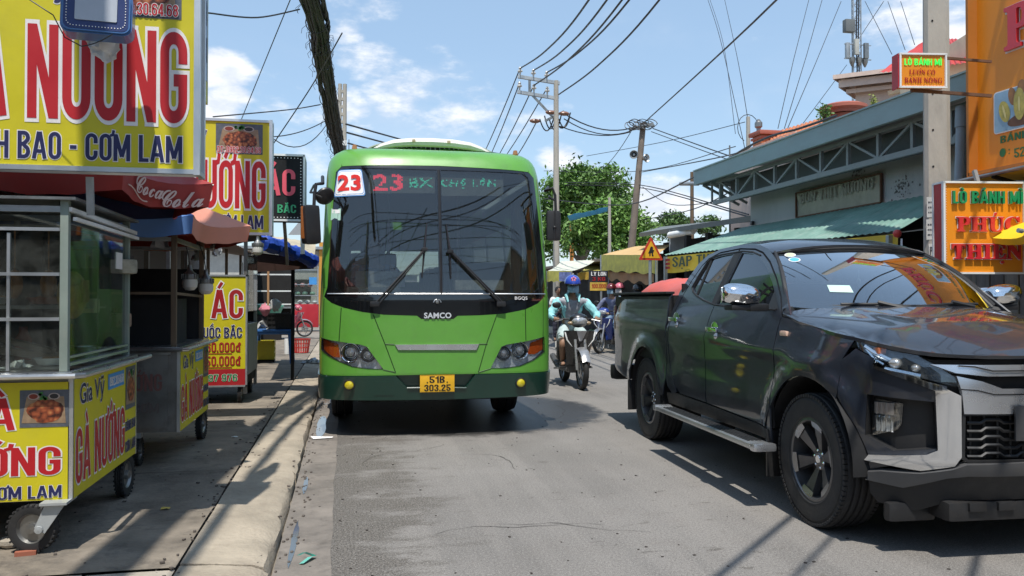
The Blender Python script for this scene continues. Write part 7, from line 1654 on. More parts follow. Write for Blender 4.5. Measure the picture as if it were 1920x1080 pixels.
for k in range(9):
 c_ = PB(1182+5*k, 238-3*(k % 3)); b=MB(); b.tube([c_+Vector((.22*cos(a)*rr.uniform(.8, 1.1), .1*sin(a), .16*sin(a)+.05)) for a in [2*pi*i/12 for i in range(13)]], .016, 4); b.build('wire_coil', m_wire, tB)
for (px, py, s) in ((1189, 289, 1), (1213, 296, -1)):
 q = PB(px, py); m4 = Matrix.Translation(q) @ Vector((-.45 if s > 0 else .55, -1, -.05)).to_track_quat('Z', 'Y').to_matrix().to_4x4()
 b=MB(); b.lathe([(.16, 0), (.15, .012), (.10, -.08), (.05, -.20), (.04, -.30), (.001, -.31)], 20, m4); b.lathe([(.001, -.04), (.04, -.05), (.05, -.10)], 12, m4); b.build('loudspeaker', m_steel if s < 0 else m_galv, tB)
pole(1143, 34, 'thin grey concrete post in front of the lower green tree', ptop=370, r=.09); pole(1369, 17.5, 'slim dark mast rising behind the dark shed roof', ptop=272, r=.025, mat=m_steel_dark)
pole(1298, 24, 'short weathered post with a horizontal grey pipe beside the grey building end', ptop=322, r=.075, mat=m_wood)
b=MB(); b.tube([atD(1276, 344, 23.5), atD(1310, 344, 23.0), atD(1317, 338, 23.0), atD(1318, 322, 23.0)], .06, 10); tag(b.build('bent_pipe', m_galv), 'bent grey metal pipe on the short post past the grey building', 'pipe')
tC, cC, hC = pole(1404, 25, 'thin concrete post above the roof edge of the grey building', ptop=218, r=.09)
b=MB(); b.tube([Vector((.5*cos(a)*.7, 0, hC-.35+.42*sin(a))) for a in [2*pi*i/16 for i in range(12)]], .012, 4); b.build('wire_loop', m_wire, tC)
b=MB(); c_ = atD(1072, 560, 40); b.tube([(c_.x, c_.y, 0), (c_.x, c_.y, CH+(560-402)/F*40)], .10, 10); tag(b.build('orange_post', M('orange_paint', (.55, .22, .05), .6)), 'thin orange post in front of the trees right of the bus', 'post')
c = atD(637, 560, 19.0); t = thing('utility_pole', 'old perforated concrete pole standing behind the bus roof at its left corner', 'utility pole', (c.x, c.y, 0)); hP = CH+(560-156)/F*19
b = MB()
for k in (-1, 1): b.tube([(k*.075+.0, 0, 0), (k*.055+.05, 0, hP)], [.055, .045], 8)
for k in range(34): z = .3+k*(hP-.3)/34; b.box((.05*z/hP, 0, z), (.15, .07, .065))
b.build('ladder_shaft', m_pole, t); 
b=MB(); b.box((.06, -.08, CH+(560-268)/F*19), (.19, .05, .13)); b.build('white_box', m_white, t)
b=MB(); b.bar((.20, 0, CH+(560-286)/F*19), (.20, 0, CH+(560-260)/F*19), .02); b.build('antenna', m_steel_dark, t)
def path(pts, n=10):
 P = [Vector(p) for p in pts]; out = []
 for i in range(len(P)-1):
  a = P[max(i-1, 0)]; b_ = P[i]; c_ = P[i+1]; d = P[min(i+2, len(P)-1)]
  for k in range(n):
   t_ = k/n; out.append(.5*((2*b_)+(c_-a)*t_+(2*a-5*b_+4*c_-d)*t_**2+(3*b_-a-3*c_+d)*t_**3))
 out.append(P[-1]); return out
spine = path([atD(637, 300, 18.8), atD(620, 215, 15.8), atD(600, 100, 13.2), atD(580, 0, 11.4), Vector((-1.25, 5.5, 6.3)), Vector((-1.9, -3, 6.7))], 10)
t = thing('cable_bundle', 'very thick drooping bundle of black cables at the upper left running to the perforated pole', 'cable bundle', (0, 0, 0)); rr = random.Random(17)
for k in range(26):
 a0 = rr.random()*6.28; r0 = .135*sqrt(rr.random()); rc = rr.choice([.012, .016, .02, .026]); tw = rr.uniform(-.08, .08); b=MB(); pts = []
 for i, p in enumerate(spine):
  a = a0+tw*i; j = .012; r_ = r0*(1+.12*sin(i*.7+k)); taper = .75+.25*min(1, i/16)
  d = (spine[min(i+1, len(spine)-1)]-spine[max(i-1, 0)]).normalized(); x, y, _ = frame(d); pts.append(p+x*cos(a)*r_*taper+y*(sin(a)*r_*1.15*taper)+Vector((rr.uniform(-j, j), 0, rr.uniform(-j, j))))
 b.tube(pts, rc, 5); b.build('cable', M('cable_dusty', (.045, .04, .036), .8, var=.4, vs_=8, dirt=.3, dirtcol=(.12, .10, .085)), t)
b = MB()
for i in range(4, len(spine)-1, 3):
 p = spine[i]; d = (spine[i+1]-spine[i-1]).normalized(); x, y, _ = frame(d); b.tube([p+x*.155*cos(a)+y*.175*sin(a) for a in [2*pi*q/14 for q in range(15)]], .008, 4, cap=False)
for i in range(70):
 q = rr.uniform(1, len(spine)-12); p = spine[int(q)]; o_ = Vector((rr.choice([-1, 1])*rr.uniform(.12, .17), 0, rr.uniform(-.1, .1))); b.tube([p+o_*.8, p+o_*1.25+Vector((0, 0, -.04)), p+o_*1.1+Vector((rr.uniform(-.05, .05), 0, -.12))], .004, 3)
stuff(b.build('cable_ties', m_wire, t))
NW = [0]
def wire(pts, label, r=.014, sag=.0, n=12, group=None, cat='cable'):
 if len(pts) > 2 and sag: pts = path([p if i in (0, len(pts)-1) else Vector(p)-Vector((0, 0, sag*.3)) for i, p in enumerate(pts)], 8); sag = 0; n = 1
 o = cable(pts, r, sag, n, 5).build('overhead_cable', m_wire); tag(o, label, cat, group); return o
sp = path([atD(641, 262, 18.8), atD(626, 170, 15.8), atD(612, 75, 13.2), atD(603, -2, 11.4), Vector((-1.0, 5.5, 6.2)), Vector((-1.4, -3, 6.6))], 16); b = MB()
for k in range(3): b.tube([p+Vector((.022*cos(i*1.1+2.1*k), 0, .022*sin(i*1.1+2.1*k))) for i, p in enumerate(sp)], .020, 5)
tag(b.build('twisted_cable', m_wire), 'twisted black cable just right of the thick cable bundle', 'cable')
near = [(1104, -2), (1140, -2), (1172, -2), (1182, 2), (1240, -6)]
G = 'power lines from the two crossarm pole'
def ext(a, px, py, d, k=1.9):
 q = atD(px, py, d); return [a, q, q+(q-a)*k]
for (pa, q, lb) in ((armA[0], (1104, -2), 'uppermost power line rising right from the crossarm pole'), (armA[1], (1138, -2), 'second power line rising right from the crossarm pole'), (armA[2], (1180, -2), 'fourth power line rising right from the crossarm pole'), (armA[4], (1168, -4), 'third power line rising right from the crossarm pole'), (PA(1048, 176)+Vector((cA.x, cA.y, 0)), (1240, -6), 'lowest power line sagging and rising right from the crossarm pole')):
 e = atD(q[0], q[1], 15.5); mid = pa.lerp(e, .5)-Vector((0, 0, .20)); far = e+(e-mid)*1.6+Vector((0, 0, .8)); wire(path([pa, mid, e, far], 8), lb, .022, 0, 1, G)
for k, (pa, q) in enumerate(((armA[0], (905, 282)), (armA[3], (918, 284)), (armA[4], (932, 286)), (armA[5], (944, 288)), (PA(1006, 228)+Vector((cA.x, cA.y, 0)), (962, 292)))):
 e = atD(q[0], q[1], 38); wire([pa, e+(e-pa)*.8], ['first', 'second', 'third', 'fourth', 'fifth'][k]+' line from the left descending from the crossarm pole to the bus roof', .020, .25, 8, 'lines descending behind the bus')
def P2(px, py, d): return atD(px, py, d)
jobs = [
 ([(1058, 212, 26), (1182, 240, 30)], 'upper line between the crossarm pole and the loudspeaker pole', .25, .022), ([(1058, 222, 26), (1185, 244, 30)], 'middle line between the crossarm pole and the loudspeaker pole', .3, .018),
 ([(1050, 236, 26), (1182, 247, 30)], 'lower line between the crossarm pole and the loudspeaker pole', .2, .018),
 ([(1212, 226, 30), (1460, -8, 14), (1700, -300, 9)], 'long black line rising right from the loudspeaker pole', .10, .020),
 ([(1225, 240, 30), (1370, 290, 22), (1420, 303, 18)], 'upper of the lines from the loudspeaker pole to the grey building', .1, .018), ([(1222, 246, 30), (1365, 296, 22), (1415, 308, 18)], 'lower of the lines from the loudspeaker pole to the grey building', .1, .014),
 ([(1100, 292, 36), (1250, 262, 30), (1398, 228, 25)], 'faint line passing behind the loudspeaker pole to the thin post', .15, .012), ([(1020, 320, 38), (1200, 318, 30), (1380, 274, 20)], 'faint low line above the tree tops', .15, .012),
 ([(1205, 322, 30), (1360, 290, 20), (1416, 268, 14.5)], 'black line running up to the blue grey roof edge', .1, .016),
 ([(1020, 372, 34), (1170, 382, 27), (1300, 330, 19), (1420, 262, 14), (1500, 236, 12.6), (1570, 216, 11.6)], 'thick black service cable sagging in front of the trees and rising over the building roof', .12, .020),
 ([(1060, 342, 36), (1200, 345, 30), (1404, 402, 16)], 'upper drop line behind the loudspeaker pole', .1, .016), ([(1060, 346, 36), (1200, 350, 30), (1404, 406, 16)], 'second drop line behind the loudspeaker pole', .1, .016),
 ([(1205, 350, 30), (1260, 378, 26), (1404, 370, 16)], 'slack thin line right of the loudspeaker pole', .3, .012), ([(1205, 412, 30), (1300, 388, 22), (1404, 340, 15)], 'thin line crossing above the dark shed', .2, .014),
 ([(1110, 330, 40), (1190, 235, 30)], 'thin line slanting from the big tree up to the loudspeaker pole', .3, .014),
 ([(648, 232, 18), (785, 268, 24), (900, 300, 32)], 'upper of three lines right of the perforated pole', .1, .022), ([(650, 248, 18), (760, 275, 24), (880, 305, 32)], 'middle of three lines right of the perforated pole', .1, .022), ([(652, 268, 18), (720, 284, 22), (820, 310, 30)], 'lowest of three lines right of the perforated pole', .1, .020),
 ([(398, 218, 14), (540, 202, 17), (600, 195, 17)], 'faint level line behind the big yellow sign', .1, .012), ([(450, 226, 12), (540, 0, 9), (580, -90, 8)], 'thin line slanting up right from the second yellow sign', .05, .006), ([(512, 268, 14), (582, 160, 13), (640, 60, 11)], 'thin line slanting up behind the black dotted sign', .05, .010),
 ([(505, 256, 16), (610, 225, 18)], 'thin line from the black dotted sign to the cable bundle', .08, .011), ([(512, 260, 15), (612, 232, 18)], 'thinner second line from the black dotted sign to the cable bundle', .3, .010),
 ([(388, 22, 9), (480, 26, 10), (560, 15, 11)], 'short line leaving the top corner of the big yellow sign', .1, .010),
 ([(1328, -6, 40), (1352, 70, 32), (1392, 250, 26), (1399, 290, 25)], 'left faint line dropping to the thin concrete post', .1, .012), ([(1332, -6, 41), (1358, 80, 33), (1380, 250, 26)], 'second faint line dropping beside the thin concrete post', .1, .010), ([(1360, -6, 41), (1385, 110, 32), (1403, 220, 25)], 'right faint line dropping onto the top of the thin concrete post', .1, .012),
 ([(1520, -6, 40), (1490, 110, 34), (1460, 240, 28)], 'left guy wire of the lattice mast', 0, .014), ([(1545, -6, 38), (1515, 100, 33), (1472, 240, 27)], 'second guy wire of the lattice mast', 0, .014), ([(1580, 0, 36), (1530, 120, 32), (1478, 240, 26)], 'third guy wire of the lattice mast', 0, .014), ([(1590, 120, 34), (1506, 232, 25)], 'lowest guy wire left of the lattice mast', 0, .012),
 ([(1625, 0, 34), (1675, 100, 26)], 'first guy wire right of the lattice mast', 0, .012), ([(1668, 0, 34), (1700, 92, 26)], 'second guy wire right of the lattice mast', 0, .012), ([(1692, 0, 34), (1718, 82, 26)], 'third guy wire right of the lattice mast', 0, .012), ([(1612, 72, 34), (1660, 0, 30)], 'short slanting wire at the upper right of the lattice mast', 0, .012)]
for pts, lb, sg, r in jobs: wire([P2(*p) for p in pts], lb, r, sg, 9)
for k, (a, b_) in enumerate((((-1.2, -1.2, 5.7), (7.5, 7.6, 5.4)), ((-1.0, -1.4, 5.6), (7.6, 7.3, 5.35)), ((-.4, -1.8, 5.5), (7.8, 6.6, 5.3)))):
 wire([a, b_], ['first', 'second', 'third', 'fourth'][k]+' black cable crossing high over the road in front of the bus', [.024, .017, .021, .02][k], .1, 16)
# ------------------------------------------------------------------ lattice mast with antennas
c = atD(1605, 560, 33); t = thing('lattice_mast', 'slender lattice mast with cellular antennas rising behind the grey building', 'mast', (c.x, c.y, 0)); H = CH+(560+60)/F*33; w = .17
for s in ((-w, -w), (w, -w), (0, w)): b=MB(); b.tube([(s[0], s[1], 0), (s[0], s[1], H)], .028, 6); b.build('mast_leg', m_galv, t)
b=MB(); z = 5; i = 0
while z < H-.3:
 z2 = z+.28; b.bar((-w, -w, z), (w, -w, z2), .014) if i % 2 else b.bar((w, -w, z), (-w, -w, z2), .014); b.bar((-w, -w, z), (0, w, z2), .012); b.bar((w, -w, z2), (0, w, z), .012); b.bar((-w, -w, z), (w, -w, z), .014); z = z2; i += 1
stuff(b.build('lattice_bracing', m_galv, t))
def MZ(py): return CH+(560-py)/F*33
b=MB(); b.rbox((-.42, -.25, MZ(52)), (.42, .25, .50), .03); b.build('antenna_panel', M('antenna_grey', (.14, .15, .15), .6), t)
for (x, y, zz, m) in ((-.45, -.2, 97, m_galv), (-.18, -.38, 92, M('antenna_pale', (.42, .42, .38), .6)), (.30, -.3, 97, m_steel_dark), (.45, -.1, 94, M('antenna_pale', ()))):
 b=MB(); b.rbox((x, y, MZ(zz)), (.18, .12, .62), .02); b.build('antenna_panel', m, t)
for x in (-.25, .05, .32): b=MB(); b.lathe([(.12, .18), (.11, 0), (.04, -.16), (.001, -.2)], 10, Matrix.Translation((x, -.2, MZ(118)))); b.build('antenna_unit', m_steel_dark, t)
b=MB(); b.bar((-.6, -.2, MZ(112)), (.6, -.2, MZ(112)), .04); b.bar((-.6, -.2, MZ(85)), (.6, -.2, MZ(85)), .03); b.build('antenna_frame', m_galv, t)
for x in (-.06, .03): b=MB(); b.tube([(x+.02*sin(z*2), -.22, z) for z in [5+.6*k for k in range(16)]], .03, 5); b.build('feeder', m_wire, t)
# ------------------------------------------------------------------ trees
def leafmat(name, col):
 m = M(name, col, .55, var=.35, vs_=1.2); b = m.node_tree.nodes['Principled BSDF']; b.inputs['Transmission Weight'].default_value = 0; b.inputs['Subsurface Weight'].default_value = 0; return m
def tree(base, blobs, label, col, n=9000, leaf=.16, trunk_r=.22, seed=1, cat='tree', name='leafy_tree', clump=.55):
 t = thing(name, label, cat, base); rr = random.Random(seed)
 b=MB(); top = Vector(blobs[0][0])-Vector(base)
 b.tube([(0, 0, 0), (top.x*.2, top.y*.2, top.z*.4), (top.x*.7, top.y*.7, top.z*.8), top], [trunk_r, trunk_r*.8, trunk_r*.5, trunk_r*.15], 8)
 for (c, r) in blobs[1:]:
  q = Vector(c)-Vector(base); s = Vector((top.x*.3, top.y*.3, top.z*.45)); b.tube([s, s.lerp(q, .5)+Vector((0, 0, .2)), q], [trunk_r*.45, trunk_r*.3, trunk_r*.08], 6)
 b.build('trunk', M('bark', (.16, .12, .09), .9, var=.3, bump=.4), t)
 tot = sum(r[0]*r[1]*r[2] for _, r in blobs); parts = [MB(), MB()]
 for (c, r) in blobs:
  k = int(n*r[0]*r[1]*r[2]/tot); nc = max(6, int(k/42))
  for _ in range(nc):
   while True:
    p = Vector((rr.gauss(0, 1), rr.gauss(0, 1), rr.gauss(0, 1))).normalized()
    if p.z > -.6 or rr.random() < .3: break
   rad = rr.uniform(.62, 1.04); cc = Vector(c)-Vector(base)+Vector((p.x*r[0], p.y*r[1], p.z*r[2]))*rad; cr = clump*rr.uniform(.5, 1.15); mb = parts[0 if rr.random() < .6 else 1]
   for _ in range(42):
    d = Vector((rr.gauss(0, .5), rr.gauss(0, .5), rr.gauss(0, .38)))*cr; q = cc+d; s = leaf*rr.uniform(.6, 1.3)
    nrm = (Vector((rr.gauss(0, 1), rr.gauss(0, 1), rr.gauss(.9, .7)))).normalized(); x, y, _ = frame(nrm); a = rr.random()*6.28; u = x*cos(a)+y*sin(a); v = y*cos(a)-x*sin(a)
    mb.add([q-u*s, q+v*s*.42+nrm*s*.08, q+u*s, q-v*s*.42+nrm*s*.08], [(0, 1, 2, 3)])
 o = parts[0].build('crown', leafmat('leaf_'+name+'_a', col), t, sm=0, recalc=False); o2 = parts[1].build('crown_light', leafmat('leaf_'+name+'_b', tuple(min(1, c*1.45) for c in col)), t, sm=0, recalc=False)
 for q in (o, o2): q['kind'] = 'stuff'
 return t
def bl_(px, py, d, r): q = atD(px, py, d); return ((q.x, q.y, q.z), r)
d = 46; B = [bl_(1095, 362, d, (1.9, 1.8, 1.35)), bl_(1045, 372, d, (1.2, 1.5, 1.2)), bl_(1140, 350, d-1, (1.2, 1.4, 1.0)), bl_(1085, 332, d, (1.25, 1.3, .8)), bl_(1150, 384, d, (1.3, 1.4, .9)), bl_(1060, 415, d, (1.6, 1.5, 1.4)), bl_(1030, 440, d, (1.5, 1.4, 1.5))]
tree((atD(1090, 560, d).x, atD(1090, 560, d).y, 0), B, 'large dark green leafy tree behind the crossarm pole', (.085, .17, .030), 15000, .15, .3, 3, clump=.62)
d = 38; B = [bl_(1140, 425, d, (1.5, 1.4, 1.15)), bl_(1180, 440, d, (1.0, 1.2, .95)), bl_(1105, 440, d, (1.0, 1.2, .9)), bl_(1150, 400, d, (1.0, 1.1, .6)), bl_(1200, 425, d+1, (.5, .8, .7)), bl_(1165, 470, d, (1.5, 1.2, .8))]
tree((atD(1145, 560, d).x, atD(1145, 560, d).y, 0), B, 'lower brighter green tree below the loudspeaker pole', (.12, .23, .04), 11000, .13, .22, 5, name='bright_tree', clump=.5)
d = 60; tree((atD(1268, 560, d).x, atD(1268, 560, d).y, 0), [bl_(1268, 416, d, (1.1, 1.1, .6)), bl_(1330, 425, d, (1.0, 1.0, .6)), bl_(1250, 430, d, (1, 1, .5))], 'small far tree showing above the dark shed roof', (.07, .13, .035), 2500, .18, .2, 6, name='far_tree')
def sprig(px, py, d, r, lb, col, n=260, seed=1):
 q = atD(px, py, d); t = thing('roof_plant', lb, 'plant', (q.x, q.y, q.z-r)); rr = random.Random(seed); b=MB(); l = MB()
 for k in range(9):
  a = rr.random()*6.28; e = Vector((cos(a)*r*.6*rr.random(), sin(a)*r*.5, r*rr.uniform(.7, 1.9))); b.tube([(0, 0, 0), e*.5+Vector((0, 0, .03)), e], .008, 4)
  for _ in range(n//9):
   p = e*rr.uniform(.35, 1.05)+Vector((rr.gauss(0, .2), rr.gauss(0, .2), rr.gauss(0, .15)))*r; s = r*.16*rr.uniform(.7, 1.3); nrm = Vector((rr.gauss(0, 1), rr.gauss(0, 1), rr.gauss(.6, .6))).normalized(); x, y, _ = frame(nrm); l.add([p-x*s, p+y*s*.5, p+x*s, p-y*s*.5], [(0, 1, 2, 3)])
 b.build('stems', M('bark', ()), t); o = l.build('leaves', M('leaf_plant%d' % seed, col, .5, var=.3), t, sm=0, recalc=False); o['kind'] = 'stuff'; return t
sprig(1548, 212, 15.5, .22, 'small leafy plant growing on the roof left of the lattice mast', (.10, .20, .03), 220, 1); sprig(1638, 186, 15, .13, 'yellow green papaya like plant on the roof right of the lattice mast', (.28, .34, .05), 90, 2)
# ------------------------------------------------------------------ far awnings and stalls, right of the road
def canopy(lb, c, col, val=None, valcol=None, valtxt=None, posts=True, sag=.05, name='stall_awning', nu=12):
 C = [Vector(atD(*q)) for q in c]; o = Vector((C[0].x, C[0].y, 0)); t = thing(name, lb, 'awning', o)
 C = [q-o for q in C]; sheet('cloth', [C[0], C[1], C[2], C[3]], nu, 5, col, t, sag=sag, jit=.006)
 if val:
  b=MB(); b.grid(24, 3, lambda u, v: C[0].lerp(C[1], u)+Vector((-.01, -.02-.01*sin(20*u), -val*v*(1+.06*sin(26*u))-sag*.0))); vb_ = b.build('valance', valcol, t, sm=60)
 if posts:
  for k in (0, 1): b=MB(); b.tube([C[k]+Vector((0, .03, 0)), Vector((C[k].x, C[k].y+.03, 0))], .03, 8); b.build('post', m_galv, t)
 return t, C
m_ac = M('awning_cream', (.56, .56, .46), .8, var=.15); m_ay = M('awning_peach', (.58, .38, .16), .8, var=.12); m_av = M('valance_lime', (.50, .45, .10), .8, var=.3, vs_=6)
t, C = canopy('pale striped awning with colourful valance nearest the bus mirror', [(1026, 508, 22), (1072, 508, 21), (1118, 487, 24), (1052, 490, 25)], m_ac, .28, m_av)
b=MB(); C0 = C[0].lerp(C[1], .45); b.add([C0+Vector((0, -.04, -.27)), C[1]+Vector((-.02, -.04, -.27)), C[1]+Vector((-.02, -.04, -.03)), C0+Vector((0, -.04, -.03))], [(0, 1, 2, 3)]); b.build('violet_print', M('violet_print', (.22, .25, .50), .7, var=.6, vs_=9), t, sm=0)
for k in range(4): b=MB(); a = C0.lerp(C[1], .1+.2*k)+Vector((0, -.05, -.24)); b.add([a, a+Vector((.07, 0, .03)), a+Vector((.16, 0, .18)), a+Vector((.10, 0, .18))], [(0, 1, 2, 3)]); b.build('print_ray', [m_wht, m_redd, m_green, m_wht][k], t, sm=0)
t, C = canopy('small yellow scalloped awning above the dark price sign', [(1084, 512, 23), (1142, 506, 22), (1160, 492, 25), (1100, 497, 26)], m_av, .20, M('valance_mustard', (.58, .38, .06), .8, var=.35, vs_=8))
t, C = canopy('wide peach awning with printed yellow valance behind the warning sign', [(1128, 478, 22), (1232, 478, 18), (1258, 458, 20), (1190, 462, 25)], m_ay, .42, m_av, sag=.0)
for k in range(9):
 a = C[0].lerp(C[1], .06+.1*k)+Vector((0, -.06, -.30)); b=MB(); b.add([a, a+(C[1]-C[0])*.06, a+(C[1]-C[0])*.06+Vector((0, 0, .17)), a+Vector((0, 0, .17))], [(0, 1, 2, 3)]); b.build('print_block', [M('print_mauve', (.35, .20, .22), .7, var=.4, vs_=20), M('print_green', (.14, .30, .12), .7, var=.4, vs_=20), m_redd][[0, 0, 0, 1, 1, 2, 1, 1, 0][k]], t, sm=0)
b=MB(); b.grid(20, 3, lambda u, v: C[0].lerp(C[1], .15+.8*u)+Vector((.1, .25, -.42-.22*v*(1+.2*sin(24*u))))); b.build('lower_flap', M('flap_tan', (.42, .24, .12), .8, var=.3), t, sm=60)
q = [(1122, 545, 21), (1105, 545, 21.4)]; p = atD(1122, 546, 20.8); t = thing('price_sign', 'dark hanging sign with white and red words above a yellow panel', 'sign', (p.x-.27, p.y, p.z)); MB().box((.27, 0, .26), (.50, .04, .52)).build('panel', M('sign_black', (.02, .02, .03), .6), t)
MB().box((.27, -.023, .12), (.46, .006, .21)).build('yellow_panel', M('valance_mustard', ()), t); mt = plane_mt((0, -.028, 0), (1, 0, 0), (0, 0, 1)); letters('LY LON', .07, .47, .39, .49, m_wht, t, mt, bold=.02); letters('3 KG', .10, .44, .26, .36, m_redd, t, mt, bold=.03); letters('100.000', .08, .46, .08, .18, m_redd, t, mt, bold=.03)
t = thing('market_hall', 'long dark open market hall behind the awnings on the right side of the road', 'market hall', (9, 26, 0)); o = Vector((9, 26, 0))
pts = [atD(1000, 560, 34), atD(1120, 560, 27), atD(1262, 560, 20.5)]
for i in range(2):
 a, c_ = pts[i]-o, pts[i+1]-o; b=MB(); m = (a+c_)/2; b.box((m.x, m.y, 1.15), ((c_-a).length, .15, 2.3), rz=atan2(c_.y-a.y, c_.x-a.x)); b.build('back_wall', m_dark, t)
 b=MB(); b.box((m.x, m.y+.4, 2.42), ((c_-a).length+.3, 2.0, .08), rz=atan2(c_.y-a.y, c_.x-a.x)); b.build('roof', M('roof_rusty', (.26, .20, .16), .8, .2, .4, dirt=.4), t)
a, c_ = pts[0]-o, pts[1]-o
for k in range(7):
 p = a.lerp(c_, .2+.13*k); MB().bar((p.x, p.y-.12, 0), (p.x, p.y-.12, 2.3), .06).build('post', [m_galv, m_wood, m_alu][k % 3], t)
rr = random.Random(77); cols = [(.5, .1, .08), (.12, .3, .4), (.55, .5, .4), (.1, .25, .12), (.5, .35, .1), (.3, .3, .32), (.06, .1, .3)]
for k in range(18):
 u = rr.random(); p = (pts[0].lerp(pts[1], u*2) if u < .5 else pts[1].lerp(pts[2], u*2-1)); p = p+Vector((0, -rr.uniform(.5, 1.0), 0)); s = rr.uniform(.25, .5); q = [0, 2, 3][k//7]
 b = MB()
 if q < 2:
  b.rbox((p.x, p.y, s*.35), (s, s*.8, s*.7), .03, rz=rr.random()); nm, ct, ds = 'crate', 'crate', 'crate'
 elif q == 2: b.lathe([(.001, 0), (s*.4, 0), (s*.5, s*.7), (s*.46, s*.7), (s*.38, .04)], 14, Matrix.Translation((p.x, p.y, 0))); nm, ct, ds = 'basin', 'basin', 'basin'
 else: b.ball((p.x, p.y, s*.35), s*.5, 10, 7, (1, .8, .7)); nm, ct, ds = 'sack', 'sack', 'sack'
 col = cols[k % 7]; o_ = b.build(nm, M('goods_%d' % (k % 7), col, .6, var=.2))
 tag(o_, ['red', 'teal', 'cream', 'green', 'ochre', 'grey', 'navy'][k % 7]+' '+ds+' on the ground before the dark market hall', ct, 'goods in front of the market hall')
p = atD(1220, 486, 17.5); t = thing('warning_sign', 'triangular yellow and red warning sign on a grey post', 'road sign', (p.x, p.y, 0), R(6)); zc = CH+(560-473)/F*17.5
def tri(s, r): return rpoly([(-s, -s*.577), (s, -s*.577), (0, s*1.155)], r)
mt = plane_mt((0, 0, zc), (1, 0, 0), (0, 0, 1)); b=MB(); b.prism(tri(.29, .045), 0, .02, mt); b.build('red_triangle', M('sign_scarlet', (.50, .04, .02), .5), t, sm=0); b=MB(); b.prism(tri(.215, .02), .021, .024, mt); b.build('yellow_face', M('sign_amber', (.78, .40, .02), .5), t, sm=0)
b=MB(); b.prism([(q*.85, w_*.85) for q, w_ in [(-.05, -.10), (-.05, -.03), (-.085, -.03), (-.04, .06), (-.02, .13), (.02, .15), (.05, .12), (.05, .06), (.085, .05), (.05, -.03), (.07, -.10), (.02, -.10), (.01, -.02), (-.01, -.02), (-.02, -.10)]], .025, .027, mt); b.build('black_symbol', m_black, t, sm=0)
b=MB(); b.tube([(0, .02, 0), (0, .02, zc+.2)], .035, 10); b.build('post', m_galv, t)
sheetc = [atD(1064, 404, 36), atD(1140, 388, 34), atD(1138, 396, 34.5), atD(1070, 412, 36.5)]
bt = sheet('blue_tarpaulin', sheetc, 10, 4, M('tarp_blue', (.06, .36, .66), .6, var=.2), None, sag=.1, jit=.03); tag(bt, 'strip of blue tarpaulin strung between the trees and the thin post', 'tarpaulin')
# ------------------------------------------------------------------ left side farther back
t = thing('shop_row', 'low dark shop row with rusty sheet roof behind the food carts', 'building', (-4.6, 10, 0)); o = Vector((-4.6, 10, 0))
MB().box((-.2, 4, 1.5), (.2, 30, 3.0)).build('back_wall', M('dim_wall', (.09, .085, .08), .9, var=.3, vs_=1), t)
sheet('roof', [(-.3, -9, 3.0), (-.3, 18, 3.0), (2.05, 18, 2.62), (2.05, -9, 2.62)], 120, 2, M('rust_roof', (.24, .17, .13), .8, .2, .4, dirt=.4), t, rib=.02, ribn=60)
for y in range(-8, 18, 3): MB().bar((1.5, y, 0), (1.5, y, 2.65), .07).build('post', m_wood, t)
for y, x in ((-3.0, .8), (-1.0, .8), (1.0, .9), (3.0, .8), (5.2, .8)): MB().box((x, y, 1.1), (.05, 1.7, 2.0)).build('dark_curtain', M('curtain_dark', (.035, .033, .035), .9, var=.4), t)
t = thing('stall_canopy', 'sagging pale canopy beyond the third cart held by a black post', 'canopy', (-1.6, 13, 0)); o = Vector((-1.6, 13, 0))
c4 = [atD(478, 470, 11.6), atD(588, 484, 12.6), atD(592, 456, 15.5), atD(500, 440, 15.5)]
sheet('canopy_cloth', [q-o for q in c4], 14, 8, M('canopy_tan', (.44, .38, .27), .8, var=.2), t, sag=.06, jit=.01)
b=MB(); b.grid(20, 4, lambda u, v: (c4[0].lerp(c4[1], u)-o)+Vector((0, .05, -.02-.28*v*(1-.5*u)))); b.build('brown_valance', M('valance_brown', (.10, .05, .04), .85, var=.3), t, sm=60)
b=MB(); p = atD(549, 560, 12.4)-o; b.bar((p.x, p.y, 0), (p.x, p.y, 1.85), .05); b.build('black_post', m_black, t)
pr = [atD(490, 455, 11.4), atD(520, 462, 11.7), atD(555, 475, 12.1), atD(586, 490, 12.5)]; rr = random.Random(3); b=MB(); P = path(pr, 8)
b.tube([q+Vector((0, 0, rr.uniform(-.012, .012))) for q in P], [.10*(1+.25*rr.uniform(-1, 1)) for _ in P], 9); tag(b.build('tarpaulin_roll', M('tarp_royal', (.02, .07, .42), .5, var=.35, vs_=8, bump=.6, bs=14)), 'rolled royal blue tarpaulin along the edge of the sagging canopy', 'tarpaulin')
def gz(px, py, z=.1): return atz(px, py, z)
p = gz(548, 682); t = thing('plastic_table', 'low blue plastic table behind the third cart', 'table', (p.x-.35, p.y+.35, .1)); hh = .62
b=MB(); b.rbox((0, 0, hh), (.72, .62, .035), .015); b.rbox((0, 0, hh-.04), (.66, .56, .06), .01); b.build('tabletop', M('plastic_blue', (.03, .14, .40), .45), t)
for x in (-.30, .30):
 for y in (-.25, .25): MB().add([(x-.035, y-.02, hh-.03), (x+.035, y-.02, hh-.03), (x+.035, y+.02, hh-.03), (x-.035, y+.02, hh-.03), (x*1.12-.03, y*1.1-.02, 0), (x*1.12+.03, y*1.1-.02, 0), (x*1.12+.03, y*1.1+.02, 0), (x*1.12-.03, y*1.1+.02, 0)], [(0, 1, 2, 3), (0, 4, 5, 1), (1, 5, 6, 2), (2, 6, 7, 3), (3, 7, 4, 0), (4, 7, 6, 5)]).build('leg', M('plastic_blue', ()), t)
tp_ = Vector((p.x-.35, p.y+.35, .1+hh+.02))
